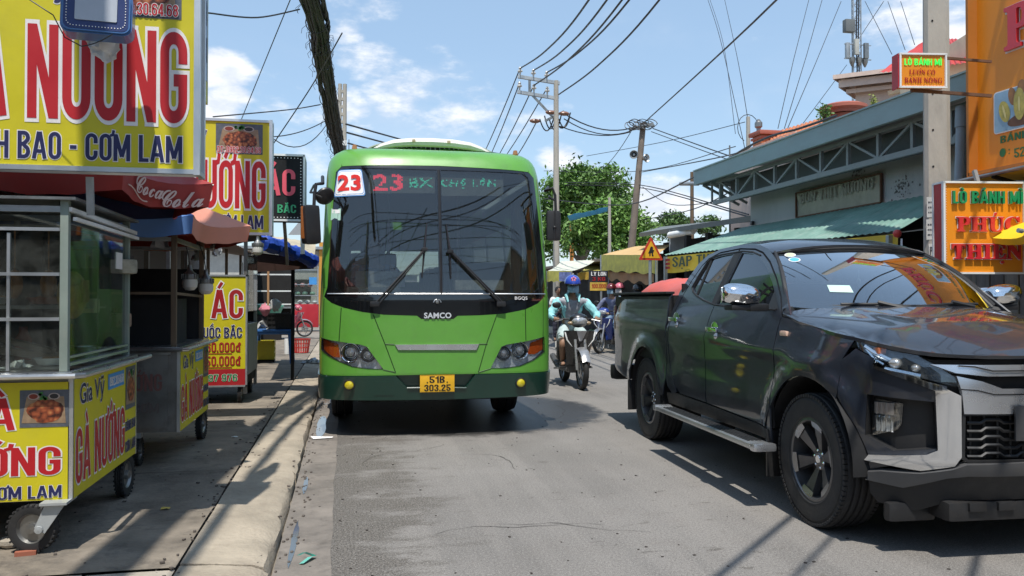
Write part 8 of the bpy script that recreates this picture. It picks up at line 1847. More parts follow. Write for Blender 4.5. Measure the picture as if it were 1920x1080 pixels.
def basket(c, w, d_, h, col, lb, cat='crate', name='plastic_crate', rnd_=False):
 t = thing(name, lb, cat, tuple(c)); m = M('plastic_'+name+lb.split()[0], col, .45)
 b = MB()
 if rnd_:
  b.lathe([(.001, 0), (w*.38, 0), (w*.40, .01)], 20); n = 20
  for k in range(n): a = 2*pi*k/n; b.bar((w*.39*cos(a), w*.39*sin(a), 0), (w*.5*cos(a), w*.5*sin(a), h), .014)
  for z in (.35, .65): r = w*(.39+.11*z); b.lathe([(r+.004, h*z), (r+.004, h*z+.014), (r-.004, h*z+.014), (r-.004, h*z)], 20, closed=True)
  b.lathe([(w*.5, h-.02), (w*.53, h), (w*.53, h+.012), (w*.49, h+.012), (w*.49, h-.02)], 20, closed=True)
 else:
  b.box((0, 0, .006), (w, d_, .012))
  for s in (-1, 1):
   for z in (.02, h*.35, h*.68): b.box((0, s*d_/2, z+.01), (w, .012, .03)); b.box((s*w/2, 0, z+.01), (.012, d_, .03))
   b.box((0, s*d_/2, h-.012), (w+.02, .02, .03)); b.box((s*w/2, 0, h-.012), (.02, d_+.02, .03))
   for k in range(7): b.box((-w/2+w*k/6, s*d_/2, h/2), (.016, .010, h)); 
   for k in range(5): b.box((s*w/2, -d_/2+d_*k/4, h/2), (.010, .016, h))
  b.box((0, -d_/2+.012, h/2), (w-.01, .003, h-.02))
 stuff_ = b.build('basket_body', m, t, sm=0); return t
q = gz(497, 678, .1); basket((q.x, q.y-.05, .10), .36, .30, .03, (.02, .02, .02), 'dark tray under the yellow crate')
basket((q.x, q.y, .15), .36, .30, .36, (.62, .52, .03), 'yellow plastic crate beside the blue table')
basket((tp_.x+.12, tp_.y, tp_.z), .46, .36, .30, (.012, .012, .012), 'black mesh crate on the blue table')
crumple('plastic_bag', (tp_.x-.22, tp_.y-.18, tp_.z), .22, .16, .22, M('bag_white', ()), 'white plastic bag on the blue table left of the black crate', 'plastic bag', 8)
q = gz(565, 661, .1); basket((q.x, q.y, .1), .40, .4, .30, (.50, .05, .04), 'red round plastic basket on the pavement behind the table', 'basket', 'plastic_basket', True)
q = gz(592, 680, .1); crumple('plastic_bag', (q.x-.05, q.y, .1), .40, .30, .12, M('bag_translucent', (.55, .60, .66), .35), 'translucent plastic bag lying on the pavement by the bus', 'plastic bag', 9, 11)
q = gz(538, 664, .1); b=MB(); b.lathe([(.001, 0), (.05, 0), (.055, .30), (.05, .34), (.001, .34)], 10, Matrix.Translation((q.x, q.y, .1))); tag(b.build('white_container', m_white), 'white plastic canister standing by the leg of the blue table', 'canister')
p = gz(598, 622, 0); t = thing('glass_cart', 'far stall with red base and glass case left of the bus', 'food cart', (p.x-.05, p.y+1, 0)); w = .95*1.2
b=MB(); b.rbox((-w/2, .4, .62), (w, .8, .95), .02); b.build('red_base', M('cart_red', (.42, .02, .03), .45), t)
b=MB(); b.box((-w/2, .4, 1.85), (w, .8, 1.45)); b.build('glass_case', m_gl, t)
for x in (-.02, -w+.02): MB().bar((x, 0, 1.1), (x, 0, 2.65), .04).build('post', m_alu, t)
for z in (1.45, 1.9, 2.5): MB().bar((-w, 0, z), (0, 0, z), .03).build('shelf_rail', m_alu, t)
rr = random.Random(14)
for k in range(9):
 b=MB(); b.ball((-.15-.10*k, .2+rr.uniform(-.1, .3), 1.18+.35*(k % 3)), .11, 10, 6, (1, 1, .8)); b.build('jar', [m_white, M('jar_green', (.2, .35, .25), .4), M('jar_pink', (.5, .25, .25), .4)][k % 3], t)
b=MB(); b.box((-.22, -.02, 2.05), (.30, .02, .30)); b.build('blue_notice', M('strip_blue', ()), t)
p = gz(545, 640, .1); t = thing('white_stall', 'white framed stall with shelves behind the black crate', 'stall', (p.x, p.y+1.5, .1))
for x in (-.02, -.75, -1.5): MB().bar((x, 0, 0), (x, 0, 2.3), .06).build('post', m_white if x != -.75 else M('post_tan', (.42, .22, .10), .7), t)
for z in (1.05, 1.45, 1.95): MB().bar((-1.5, 0, z), (0, 0, z), .04).build('rail', m_white, t)
MB().box((-.75, .5, 1.2), (1.5, .05, 2.2)).build('back_board', m_dark, t); MB().box((-.75, .25, .95), (1.5, .5, .05)).build('counter', m_galv, t)
p2 = (p.x-.7, p.y+1.2, .1+.75); b=MB(); b.lathe([(.001, 0), (.33, 0), (.42, .24), (.44, .24), (.43, .27), (.40, .26), (.32, .02), (.001, .02)], 20, Matrix.Translation(p2)); tag(b.build('green_basin', M('basin_green', (.12, .38, .26), .4)), 'pale green plastic basin standing before the white framed stall', 'basin')
b=MB(); b.box((p2[0], p2[1], .47), (.7, .5, .74)); tag(b.build('cabinet', m_dark), 'dark low cabinet under the pale green basin', 'cabinet')
for k, (px, py, lb, col) in enumerate(((497, 580, 'pink bundle at the left edge of the green basin', (.55, .20, .25)), (516, 572, 'grey cloth bundle beside the green basin', (.34, .35, .33)))):
 q = atD(px, py, 15.2); b=MB(); b.ball((0, 0, 0), .10, 9, 6, (1, .8, 1.1)); b.v = [(q.x+x*rr.uniform(.7, 1.3), q.y+y*rr.uniform(.7, 1.3), q.z+z*rr.uniform(.7, 1.3)) for x, y, z in b.v]; tag(b.build('cloth_bundle', M('bundle_%d' % k, col, .8, bump=.5, bs=20)), lb, 'bundle')
p = atD(560, 560, 42); t = thing('far_house', 'pale distant house with orange column left of the bus', 'house', (p.x, p.y, 0))
MB().box((-1.5, 3, 1.9), (7, 6, 3.8)).build('wall', M('far_wall', (.44, .43, .40), .9, var=.15), t); MB().box((1.30, -.2, 2.1), (.55, .3, 4.2)).build('orange_column', M('column_orange', (.55, .26, .04), .7), t); MB().box((-1.5, 2.8, 3.9), (7.4, 6.6, .14)).build('roof', m_galv, t)
for k in range(3): MB().box((-3+1.6*k, -.03, 1.8), (.8, .08, 1.0)).build('window', m_dark, t)
a, b_, c_ = atD(540, 440, 13), atD(575, 440, 13), atD(572, 402, 13); b=MB(); b.add([a, b_, c_]+[q+Vector((0, .04, 0)) for q in (a, b_, c_)], [(0, 1, 2), (3, 5, 4), (0, 3, 4, 1), (1, 4, 5, 2), (2, 5, 3, 0)]); tag(b.build('grey_panel', M('panel_grey', (.36, .38, .40), .6), sm=0), 'triangular grey panel below the black dotted sign', 'panel')
rr = random.Random(41)
for k in range(26):
 X = -42+k*5.2; Y = rr.uniform(75, 95); h = rr.uniform(2.5, 4.4)
 if -2 < X < 20: h = min(h, 4)
 t = thing('distant_building', 'low pale building far off closing the end of the street', 'building', (X, Y, 0), 0, 'low buildings at the end of the street'); MB().box((0, 0, h+.06), (5.3, 6.4, .12)).build('roof', m_galv, t)
 MB().box((0, 0, h/2), (5.0, 6, h)).build('wall', M('far_block%d' % (k % 4), [(.42, .40, .37), (.34, .33, .32), (.48, .42, .34), (.30, .31, .33)][k % 4], .9), t)

rr = random.Random(55)
for k, (x, y, w, d, h, col, lb) in enumerate(((-8, -6, 5, 9, 5.5, (.40, .36, .30), 'cream shop house behind the photographer on the left'), (-8.5, -18, 6, 12, 7, (.30, .33, .36), 'grey shop house farther behind on the left'), (10.5, -6, 6, 9, 6, (.45, .30, .18), 'ochre shop house behind the photographer on the right'), (11, -18, 6, 12, 5, (.36, .38, .34), 'green grey shop house farther behind on the right'), (1, -45, 26, 8, 6, (.32, .30, .28), 'row of brown houses closing the street behind'))):
 t = thing('shop_house', lb, 'house', (x, y, 0)); MB().box((0, 0, h/2), (w, d, h)).build('wall', M('house_wall%d' % k, col, .9, var=.2, vs_=1), t); MB().box((0, 0, h+.05), (w+.6, d+.4, .12)).build('roof', m_galv, t)
 s_ = 1 if x < 0 else -1
 for q in range(3):
  yy = -d/2+d*(q+.5)/3
  MB().box((s_*(w/2+.01), yy, 1.3), (.06, d/3*.75, 2.5)).build('shutter', m_dark, t); MB().box((s_*(w/2+.01), yy, h*.7), (.06, 1.2, 1.1)).build('window', m_tgl, t)
 MB().grid(1, 8, lambda u, v: (s_*(w/2+1.3*u), -d/2+d*v, 2.8-.4*u)).build('awning', [m_ac, m_uy, m_corr, m_ur, m_ac][k], t, solid=.02)

for k in range(9):
 a = Vector((-7, min(.3, -9+k*1.5+rr.uniform(-.4, .4)), 6.2+.25*(k % 4))); b_ = Vector((9, min(.6, -4+k*.9+rr.uniform(-2.5, 2.5)), 5.6+.3*(k % 3)))
 if a.lerp(b_, .5).y > 2.0: continue
 wire([a, b_], ['first', 'second', 'third', 'fourth', 'fifth', 'sixth', 'seventh', 'eighth', 'ninth'][k]+' thin wire strung over the street behind the photographer', .014, .3, 12)
for k in range(5):
 wire([Vector((-2.2+.5*k, -14, 6.6+.2*k)), Vector((-1.2+.75*k, -1.6, 6.7+.2*k))], ['first', 'second', 'third', 'fourth', 'fifth'][k]+' wire running along the street above the photographer', .016, .35, 12)
# ------------------------------------------------------------------ motorbikes and people
m_bk = M('bike_black', (.014, .014, .016), .3, coat=.6, dirt=.15); m_bsil = M('bike_silver', (.42, .42, .43), .3, .6, .08); m_eng = M('engine_grey', (.12, .12, .12), .5, .6, .2, dirt=.3)
def bike(loc, rz, label, shell=None, steer=0, group=None, seat_h=.76):
 """u forward along +X, origin midway between the wheels on the ground"""
 t = thing('motorbike', label, 'motorbike', loc, rz, group); shell = shell or m_bk; wb = .625; Rw = .285
 def wheel(u, w, name):
  m4 = Matrix.Translation((u, 0, Rw)) @ Matrix.Rotation(pi/2, 4, 'X'); b = MB()
  b.lathe([(Rw-.055, -w*.4), (Rw-.03, -w*.5), (Rw-.008, -w*.3), (Rw, 0), (Rw-.008, w*.3), (Rw-.03, w*.5), (Rw-.055, w*.4)], 36, m4); q = b.build(name, m_rubber, t)
  b=MB(); b.lathe([(Rw-.052, -w*.32), (Rw-.062, -w*.30), (Rw-.070, 0), (Rw-.062, w*.30), (Rw-.052, w*.32)], 32, m4)
  for k in range(5):
   for d in (-.08, .08): a = 2*pi*k/5+d; b.bar(m4 @ Vector((.035*cos(a), .035*sin(a), 0)), m4 @ Vector(((Rw-.065)*cos(a+d), (Rw-.065)*sin(a+d), 0)), .014)
  b.lathe([(.001, -.05), (.035, -.05), (.035, .05), (.001, .05)], 14, m4); b.build('rim', m_steel_dark, q)
  b=MB(); b.lathe([(.06, .038), (.11, .038), (.11, .042), (.06, .042)], 24, m4, closed=True); b.build('brake_disc', m_steel, q)
 wheel(wb, .085, 'front_wheel'); wheel(-wb, .10, 'rear_wheel')
 b = MB()
 for s in (-1, 1): b.tube([(wb, s*.075, Rw), (wb-.02, s*.075, Rw+.10), (wb-.14, s*.07, .72)], [.020, .024, .022], 8)
 b.build('fork', m_bsil, t)
 b=MB(); b.grid(10, 6, lambda u, v: (wb-.02+(Rw+.045)*cos(R(150-125*u)), (v-.5)*.15*(1-.35*abs(u-.45)*1.2), Rw+.005+(Rw+.045-.03*(2*v-1)**2)*sin(R(150-125*u)))); b.build('front_fender', m_bsil, t, solid=.006)
 b=MB(); b.grid(8, 10, lambda u, v: (.43+.09*u-.06*abs(2*v-1)**2*1.6-.10*(1-u), (2*v-1)*(.235-.09*(1-u)), .34+.50*u)); b.build('leg_shield', shell, t, solid=.01)
 b=MB(); b.grid(8, 10, lambda u, v: (.46+.13*u*(1-abs(2*v-1)**1.5)-.05*abs(2*v-1), (2*v-1)*(.06+.16*u), .58+.27*u-.02*abs(2*v-1)*(1-u))); b.build('front_beak', shell, t, solid=.008)
 b=MB(); b.grid(6, 6, lambda u, v: (.53+.075*u, (2*v-1)*(.02+.055*u), .70+.15*u)); b.build('beak_badge', m_bsil, t, solid=.006)
 for s in (-1, 1): b=MB(); b.tube([(.49, s*.225, .83), (.515, s*.20, .72), (.50, s*.12, .62)], [.014, .012, .004], 5); b.build('white_stripe', m_white, t)
 b=MB(); b.ball((.40, 0, 1.0), .15, 16, 10, (.75, 1.0, .72)); b.build('handlebar_cowl', shell if shell is not m_bk else m_bk, t)
 b=MB(); b.ball((.465, 0, .985), .105, 16, 10, (.62, 1.15, .68)); b.build('headlamp', M('bike_lamp', (.50, .51, .52), .08, .5, .3, 30), t)
 for s in (-1, 1): b=MB(); b.ball((.45, s*.13, .96), .04, 8, 6, (.8, 1.2, .7)); b.build('indicator', M('indicator_smoke', (.35, .25, .15), .2), t)
 b=MB(); b.tube([(.27, -.33, 1.0), (.30, -.20, 1.02), (.34, 0, 1.0), (.30, .20, 1.02), (.27, .33, 1.0)], .014, 8); b.build('handlebar', m_blackp, t)
 for s in (-1, 1):
  b=MB(); b.tube([(.275, s*.235, 1.01), (.262, s*.36, .995)], .019, 8); b.build('grip', m_rubber, t)
  b=MB(); b.tube([(.31, s*.22, 1.01), (.34, s*.34, .985)], .006, 5); b.build('lever', m_alu, t)
 for s in ((-1,) if steer else (-1, 1)):
  b=MB(); b.tube([(.29, s*.20, 1.03), (.27, s*.25, 1.14), (.25, s*.29, 1.19)], .006, 5); m_ = b.build('mirror', m_blackp, t); b=MB(); b.ball((.245, s*.30, 1.225), .055, 12, 8, (.35, 1.25, .85)); b.build('mirror_shell', m_blackp, m_)
 b=MB(); b.rbox((.10, 0, .40), (.52, .15, .18), .05); b.rbox((-.40, 0, .60), (.70, .24, .22), .07); b.rbox((-.70, 0, .72), (.28, .18, .12), .04); b.rbox((.22, 0, .58), (.30, .12, .34), .05); b.build('body', shell, t)
 b=MB(); b.grid(12, 6, lambda u, v: (.02-.80*u, (2*v-1)*(.13-.02*abs(2*u-1)), .73+.03*u+.05*(1-(2*v-1)**2)+(.03 if u > .5 else 0))); b.build('seat', M('seat_black', (.02, .02, .02), .7), t, solid=.05)
 b=MB(); b.rbox((.02, 0, .30), (.26, .20, .20), .05); b.lathe([(.001, -.11), (.08, -.11), (.09, -.06), (.09, .06), (.08, .11), (.001, .11)], 16, Matrix.Translation((-.10, 0, .30)) @ Matrix.Rotation(pi/2, 4, 'X')); b.build('engine', m_eng, t)
 b=MB(); b.tube([(.05, -.10, .24), (-.25, -.14, .24), (-.40, -.15, .27), (-.78, -.16, .40)], [.02, .022, .045, .05], 10); b.build('exhaust', m_eng, t)
 b=MB(); b.rbox((-wb, -.0, Rw), (.10, .16, .05), .01); b.bar((-.10, .09, .30), (-wb, .09, Rw), .04); b.bar((-.55, .12, .66), (-wb, .12, Rw), .03); b.bar((-.55, -.12, .66), (-wb, -.12, Rw), .03); b.build('swing_arm', m_eng, t)
 b=MB(); b.grid(8, 3, lambda u, v: (-wb+(Rw+.05)*cos(R(60+110*u)), (v-.5)*.14, Rw+(Rw+.05)*sin(R(60+110*u)))); b.build('rear_fender', m_blackp, t, solid=.006)
 b=MB(); b.bar((.02, -.30, .27), (.02, .30, .27), .025); b.bar((-.38, -.24, .33), (-.38, .24, .33), .022); b.build('foot_pegs', m_steel_dark, t)
 b=MB(); b.rbox((-.86, 0, .74), (.05, .16, .07), .02); b.build('tail_lamp', M('tail_red', ()), t)
 b=MB(); b.box((-.90, 0, .56), (.01, .19, .14)); b.build('number_plate', m_white, t)
 return t
def person(parent_mt, label, J, clothes, loc, rz, head=None, skin=None, helmet=None, mask=None, shorts=None, bare=('calf',), hair=(.02, .015, .012), fingers=True, visor=True, logo=False, shoes=None):
 """J: joint positions in local metres"""
 t = thing('person', label, 'person', loc, rz); sk = skin or m_skin
 V = {k: Vector(v) for k, v in J.items()}
 names = ['pelvis', 'waist', 'chest', 'neck', 'head0', 'head1']; P = [V['pelvis'], V['pelvis'].lerp(V['chest'], .45), V['chest'], V['neck'], V['neck'].lerp(V['head'], .55), V['head']]
 Rd = [(.135, .105), (.125, .10), (.135, .10), .05, .055, .085]; E = [(0, 1), (1, 2), (2, 3), (3, 4), (4, 5)]
 idx = {'pelvis': 0, 'chest': 2}
 for s in ('l', 'r'):
  base = len(P); sh, el, wr, ha = V['shoulder_'+s], V['elbow_'+s], V['wrist_'+s], V['hand_'+s]
  P += [sh, sh.lerp(el, .5), el, el.lerp(wr, .5), wr, ha]; Rd += [.055, .048, .038, .036, .026, (.036, .018)]; E += [(2, base), (base, base+1), (base+1, base+2), (base+2, base+3), (base+3, base+4), (base+4, base+5)]
  base = len(P); hp_, kn, an, to = V['hip_'+s], V['knee_'+s], V['ankle_'+s], V['toe_'+s]
  P += [hp_, hp_.lerp(kn, .5), kn, kn.lerp(an, .4), an, to]; Rd += [.085, .078, .058, .054, .036, (.04, .026)]; E += [(0, base), (base, base+1), (base+1, base+2), (base+2, base+3), (base+3, base+4), (base+4, base+5)]
 vs, fs = skin_mesh(P, E, Rd, 1); b=MB(); b.add(vs, fs)
 H = V['head']; fw = V.get('face', Vector((1, 0, 0))).normalized(); up = Vector((0, 0, 1)); sd = up.cross(fw)
 hm = Matrix.Translation(H) @ Matrix((fw, sd, up)).transposed().to_4x4()
 b.ball((0, 0, .0), .098, 16, 12, (1.0, .82, 1.22), mt=hm)            # skull
 b.ball((.088, 0, -.012), .018, 8, 6, (1.0, .8, 1.4), mt=hm)           # nose
 for s in (-1, 1): b.ball((0, s*.080, -.01), .025, 8, 6, (.6, .35, 1.1), mt=hm)
 if fingers:
  for s in ('l', 'r'):
   ha, wr = V['hand_'+s], V['wrist_'+s]; d = (ha-wr).normalized(); side = Vector((0, 1 if s == 'l' else -1, 0))
   for k in range(4):
    r0 = ha+side*(-.030+.020*k)+d*.005+Vector((0, 0, .006)); L = [.030, .034, .032, .026][k]
    b.tube([r0, r0+d*L, r0+d*(L*1.2)+Vector((0, 0, -L*.8)), r0+d*(L*.5)+Vector((0, 0, -L*1.35))], [.0095, .009, .0085, .007], 6)
   r0 = ha-side*.030-d*.02; b.tube([r0, r0-side*.015+d*.02+Vector((0, 0, -.012)), r0-side*.004+d*.035+Vector((0, 0, -.03))], [.011, .010, .008], 6)
 b.build('body', sk, t, sm=60)
 for s in (-1, 1): b=MB(); b.ball((.084, s*.032, .018), .011, 8, 6, mt=hm); b.build('eye', m_black, t)
 b=MB(); b.rbox((.088, 0, -.058), (.012, .045, .010), .003, mt=hm); b.build('mouth', M('lips', (.28, .10, .08), .5), t)
 if hair: b=MB(); b.ball((-.018, 0, .02), .105, 14, 10, (1.0, .88, 1.15), mt=hm); b.build('hair', M('hair_%d' % int(hair[0]*1000), hair, .6, var=.3, vs_=30), t)
 for g in clothes:
  kind, mat, ex = g[0], g[1], g[2]; Pg = []; Rg = []; Eg = []
  if kind == 'top':   # torso and sleeves; g[3] = sleeve end (0..1 of arm)
   Pg = [V['pelvis']+Vector((0, 0, .02)), P[1], V['chest'], V['neck']-Vector((0, 0, .02))]; Rg = [(.145+ex, .115+ex), (.135+ex, .115+ex), (.150+ex, .112+ex), .062+ex]; Eg = [(0, 1), (1, 2), (2, 3)]
   for s in ('l', 'r'):
    sh, el, wr = V['shoulder_'+s], V['elbow_'+s], V['wrist_'+s]; base = len(Pg)
    if g[3] > .5: Pg += [sh, sh.lerp(el, .5), el, el.lerp(wr, .5), el.lerp(wr, .93)]; Rg += [.070+ex, .062+ex, .055+ex, .05+ex, .038+ex*.6]; Eg += [(2, base), (base, base+1), (base+1, base+2), (base+2, base+3), (base+3, base+4)]
    else: Pg += [sh, sh.lerp(el, .5), sh.lerp(el, .85)]; Rg += [.070+ex, .064+ex, .062+ex]; Eg += [(2, base), (base, base+1), (base+1, base+2)]
   nm = g[4] if len(g) > 4 else 'jacket'
  else:
   Pg = [V['pelvis'], V['pelvis'].lerp(V['chest'], .25)]; Rg = [(.145+ex, .12+ex), (.135+ex, .11+ex)]; Eg = [(0, 1)]
   for s in ('l', 'r'):
    hp_, kn, an = V['hip_'+s], V['knee_'+s], V['ankle_'+s]; base = len(Pg)
    if g[3] > .5: Pg += [hp_, hp_.lerp(kn, .5), kn, kn.lerp(an, .5), kn.lerp(an, .9)]; Rg += [.098+ex, .090+ex, .075+ex, .068+ex, .062+ex]; Eg += [(0, base), (base, base+1), (base+1, base+2), (base+2, base+3), (base+3, base+4)]
    else: Pg += [hp_, hp_.lerp(kn, .5), hp_.lerp(kn, .88)]; Rg += [.100+ex, .092+ex, .088+ex]; Eg += [(0, base), (base, base+1), (base+1, base+2)]
   nm = g[4] if len(g) > 4 else 'trousers'
  vs, fs = skin_mesh(Pg, Eg, Rg, 2); rr = random.Random(len(vs)); b=MB(); b.add([v+Vector((0, 0, .006*sin(v.z*60+v.y*35)))+Vector((.005*sin(v.z*45+v.x*30), 0, 0)) for v in vs], fs); b.build(nm, mat, t, sm=80)
 if helmet:
  hcol, hm_ = helmet, None; b=MB(); prof = [(max(.001, .128*cos(R(a))), .128*sin(R(a))*1.02) for a in range(-8, 91, 7)]
  b.lathe(prof, 24, hm @ Matrix.Translation((-.012, 0, .035)) @ Matrix.Diagonal((1.12, .98, 1.0, 1))); hb = b.build('helmet', hcol, t, solid=.008, sm=60)
  b=MB(); b.grid(4, 14, lambda u, v: hm @ Vector((.105+.075*u*(1-abs(2*v-1)**2.2)-.06*abs(2*v-1)**2, (2*v-1)*.105, .030-.018*u+.012*(1-abs(2*v-1))))); b.build('helmet_peak', m_blackp if visor else hcol, hb, solid=.004)
  b=MB(); b.grid(1, 20, lambda u, v: hm @ Vector((-.012+.146*cos(R(-100+200*v)), .128*sin(R(-100+200*v)), .018+.016*u))); b.build('helmet_rim', m_blackp, hb, solid=.004)
  b=MB(); 
  for s in (-1, 1): b.tube([hm @ Vector((.02, s*.10, .02)), hm @ Vector((.035, s*.085, -.05)), hm @ Vector((.05, s*.02, -.118))], .005, 5)
  b.build('chin_strap', m_blackp, hb)
  if logo:
   b = MB()
   for k in range(5): a = 2*pi*k/5+.3; b.ball((.118, .024*cos(a)*1.2, .105+.024*sin(a)), .016, 8, 6, (.5, 1, 1), mt=hm)
   b.build('helmet_logo', M('logo_pink', (.75, .25, .35), .4), hb)
 if mask:
  b=MB(); b.grid(8, 10, lambda u, v: hm @ Vector(((.100-.012*abs(2*u-1)**2)*cos(R(-62+124*v))*1.08+.006, .098*sin(R(-62+124*v)), .004-.105*u))); mk = b.build('face_mask', mask, t, solid=.003, sm=60)
  b=MB(); b.tube([hm @ Vector((.045, -.084, -.02)), hm @ Vector((.0, -.09, -.005))], .003, 4); b.tube([hm @ Vector((.045, .084, -.02)), hm @ Vector((.0, .09, -.005))], .003, 4); b.build('mask_straps', m_white, mk)
 for s in ('l', 'r'):
  an, to = V['ankle_'+s], V['toe_'+s]; b=MB(); d = (to-an); d.z = 0; d.normalize(); c = an.lerp(to, .45); c.z = min(an.z, to.z)-.035
  b.rbox(tuple(c), (.26, .095, .028), .012, rz=atan2(d.y, d.x)); b.rbox(tuple(c+d*.03+Vector((0, 0, .035))), (.05, .105, .05), .012, rz=atan2(d.y, d.x)); b.build('sandal', shoes or m_blackp, t)
 return t
def ride_pose(lean=.05, hx=.28, hz=1.02, hy=.30, seat=(-.22, 0, .86), foot=(.03, .17, .31), knee=(.16, .17, .68), hand_on=True, head_z=.60, face=(1, 0, 0), sh=.20):
 px, py, pz = seat; c = (px+.06+lean, py, pz+.36); n = (px+.09+lean, py, pz+.50)
 J = dict(pelvis=seat, chest=c, neck=n, head=(px+.12+lean, py, pz+head_z+.06), face=face)
 for s, k in (('l', 1), ('r', -1)):
  J['shoulder_'+s] = (c[0]+.0, py+k*sh, c[2]+.07); J['elbow_'+s] = ((c[0]+hx)/2-.05, py+k*(hy+.06), (c[2]+hz)/2-.05); J['wrist_'+s] = (hx-.06, py+k*hy, hz+.01); J['hand_'+s] = (hx+.0, py+k*hy, hz+.012)
  J['hip_'+s] = (px+.02, py+k*.095, pz-.01); J['knee_'+s] = (knee[0], py+k*knee[1], knee[2]); J['ankle_'+s] = (foot[0], py+k*foot[1], foot[2]+.05); J['toe_'+s] = (foot[0]+.15, py+k*(foot[1]+.02), foot[2]+.02)
 return J
m_cyan = M('jacket_aqua', (.30, .66, .70), .75, var=.14, vs_=10, bump=.4, bs=22); m_tee = M('shirt_grey', (.34, .34, .38), .85, var=.2, vs_=30); m_sho = M('shorts_pale', (.46, .56, .56), .85, var=.12)
m_hblue = M('helmet_blue', (.03, .07, .42), .2, coat=.8); m_mask = M('mask_blue', (.30, .46, .58), .8)
fc = atz(1100, 731); rcw = atz(1064, 714); mid = (fc+rcw)/2-Vector((.06, 0, 0)); hd = atan2(fc.y-rcw.y, fc.x-rcw.x)
b1 = bike((mid.x, mid.y, 0), hd, 'black motorbike with silver lamp ridden towards the camera beside the bus', steer=1)
b1['group'] = 'motorbikes on the road'
J = ride_pose(lean=.10, hx=.27, hz=1.01, hy=.31, knee=(.20, .20, .66), face=(1, -.10, -.08))
r1 = person(None, 'rider in aqua jacket, blue helmet and face mask coming towards the camera', J, [('top', m_tee, -.004, 0, 'shirt'), ('bottom', m_sho, .012, 0, 'shorts')], (mid.x, mid.y, 0), hd, helmet=m_hblue, mask=m_mask, logo=True)
V = {k: Vector(v) for k, v in J.items()}
Pg = [V['pelvis']+Vector((-.03, 0, .06)), V['pelvis'].lerp(V['chest'], .5)+Vector((-.035, 0, 0)), V['chest']+Vector((-.03, 0, 0)), V['neck']+Vector((-.035, 0, -.02))]; Rg = [(.165, .14), (.165, .14), (.178, .135), .085]; Eg = [(0, 1), (1, 2), (2, 3)]
for s in ('l', 'r'):
 sh, el, wr = V['shoulder_'+s], V['elbow_'+s], V['wrist_'+s]; base = len(Pg); Pg += [sh, sh.lerp(el, .5), el, el.lerp(wr, .5), el.lerp(wr, .92)]; Rg += [.078, .070, .062, .054, .042]; Eg += [(2, base), (base, base+1), (base+1, base+2), (base+2, base+3), (base+3, base+4)]
vs, fs = skin_mesh(Pg, Eg, Rg, 2); keep = [f for f in fs if not (sum(vs[i].x for i in f)/len(f) > sum(V[k].x for k in ('chest', 'chest'))/2+.02 and abs(sum(vs[i].y for i in f)/len(f)) < .085-(sum(vs[i].z for i in f)/len(f)-1.1)*.08)]
b=MB(); b.add([v+Vector((.008*sin(v.z*70+v.y*60), .006*sin(v.z*85+v.x*40), .006*sin(v.y*80))) for v in vs], keep); b.build('jacket', m_cyan, r1, sm=80, solid=.006)
for s in (-1, 1):
 b=MB(); n0 = V['neck']; b.tube([n0+Vector((-.07, s*.03, .05)), n0+Vector((.02, s*.10, .01)), n0+Vector((.09, s*.085, -.09))], [.026, .028, .012], 7); b.build('collar', m_cyan, r1)
hd2 = R(-138); p = atz(1146, 662); u2 = Vector((cos(hd2), sin(hd2), 0)); c2 = Vector((p.x, p.y, 0))+u2*.0+Vector((.12, .3, 0))
b2 = bike((c2.x, c2.y, 0), hd2, 'blue motorbike with two riders half hidden behind the pickup tail', shell=M('bike_blue', (.02, .05, .26), .3, coat=.5)); b2['group'] = 'motorbikes on the road'
m_sg = M('shirt_slate', (.16, .18, .28), .8, var=.2, vs_=14); m_je = M('jeans_pale', (.17, .26, .38), .85, var=.2, vs_=20); m_pk = M('shirt_pinkish', (.50, .34, .36), .8, var=.2, vs_=12)
person(None, 'rider in slate shirt, pale jeans and dark red helmet behind the pickup tail', ride_pose(lean=.08, seat=(-.16, 0, .88)), [('top', m_sg, .0, 1, 'shirt'), ('bottom', m_je, .0, 1)], (c2.x, c2.y, 0), hd2, helmet=M('helmet_maroon', (.14, .015, .02), .25, coat=.6), mask=m_mask, fingers=False)
person(None, 'passenger in pink helmet sitting behind the rider with the dark red helmet', ride_pose(lean=.02, hx=-.12, hz=1.12, hy=.16, seat=(-.52, 0, .90), foot=(-.35, .19, .36), knee=(-.16, .20, .78)), [('top', m_pk, .0, 1, 'shirt'), ('bottom', M('trousers_dark', (.03, .03, .05), .85), .0, 1)], (c2.x, c2.y, 0), hd2, helmet=M('helmet_pink', (.62, .16, .22), .3, coat=.5), mask=m_wht, fingers=False)
c3 = atD(1196, 560, 19.5); hd3 = R(-110)
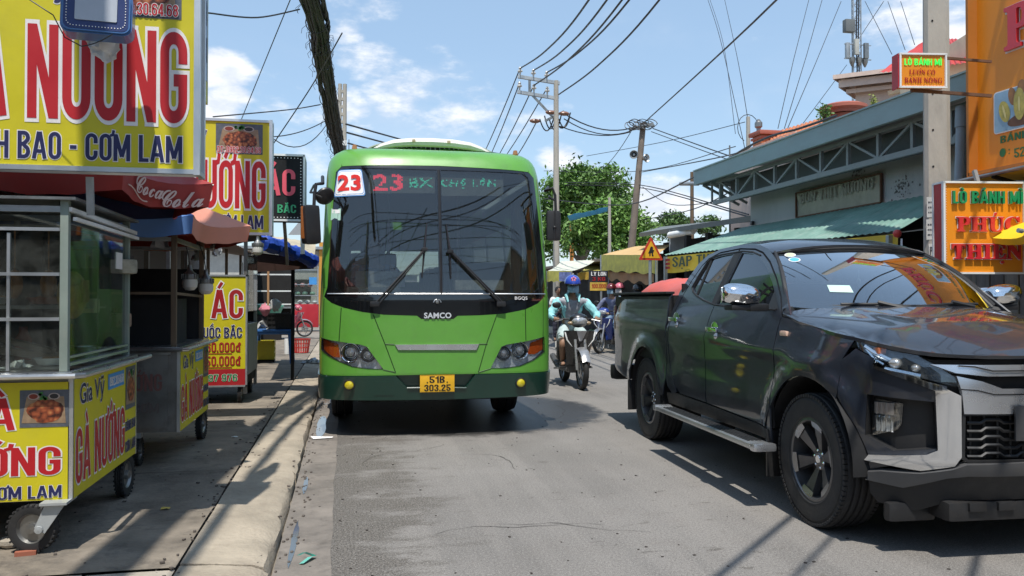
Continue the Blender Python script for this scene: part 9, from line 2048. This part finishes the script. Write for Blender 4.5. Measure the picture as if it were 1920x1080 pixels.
b3 = dup(b1, (c3.x, c3.y, 0), hd3, 'black motorbike behind the pickup bed with one rider', 'motorbikes on the road')
person(None, 'rider in black helmet and red checked shirt seen above the pickup bed', ride_pose(lean=.06), [('top', M('shirt_red_check', (.30, .03, .03), .85, var=.5, vs_=30), .0, 1, 'shirt'), ('bottom', M('trousers_dark', ()), .0, 1)], (c3.x, c3.y, 0), hd3, helmet=M('helmet_black', (.015, .015, .015), .25, coat=.6), mask=M('mask_black', (.02, .02, .02), .8), fingers=False)
p = atz(1118, 628); b4 = dup(b1, (p.x, p.y, 0), R(-80), 'black motorbike parked at the far kerb between the rider and the pickup', 'motorbikes on the road')
p = atz(1046, 640)
J = dict(pelvis=(0, 0, .88), chest=(0, 0, 1.22), neck=(0, 0, 1.42), head=(0.02, 0, 1.56), face=(1, .3, 0))
for s, k in (('l', 1), ('r', -1)): J.update({'shoulder_'+s: (0, k*.18, 1.34), 'elbow_'+s: (.0, k*.24, 1.06), 'wrist_'+s: (.08, k*.23, .84), 'hand_'+s: (.10, k*.22, .76), 'hip_'+s: (0, k*.09, .86), 'knee_'+s: (.03, k*.10, .48), 'ankle_'+s: (0, k*.10, .09), 'toe_'+s: (.15, k*.11, .05)})
person(None, 'bystander in white top standing at the far kerb just right of the bus', J, [('top', m_wht, .0, 0, 'shirt'), ('bottom', M('trousers_dark', ()), .0, 1)], (p.x, p.y, 0), R(-95), fingers=False)
p = atz(556, 632); bs = bike((p.x-.35, p.y, 0), R(8), 'pink and red motorbike parked beyond the red basket left of the bus', shell=M('scooter_pink', (.55, .12, .16), .3, coat=.6)); bs['group'] = 'parked motorbikes'

J = ride_pose(lean=.02, seat=(0, 0, 0), hx=.42, hz=.42, hy=.18, foot=(.45, .12, -.55), knee=(.42, .14, -.02), head_z=.60)
person(None, 'bus driver in blue shirt sitting behind the left half of the windscreen', J, [('top', M('shirt_driver', (.16, .24, .42), .8), .0, 0, 'shirt'), ('bottom', M('trousers_dark', ()), .0, 1)], (BX-.60, BY+1.28, 1.22), -pi/2, fingers=False)
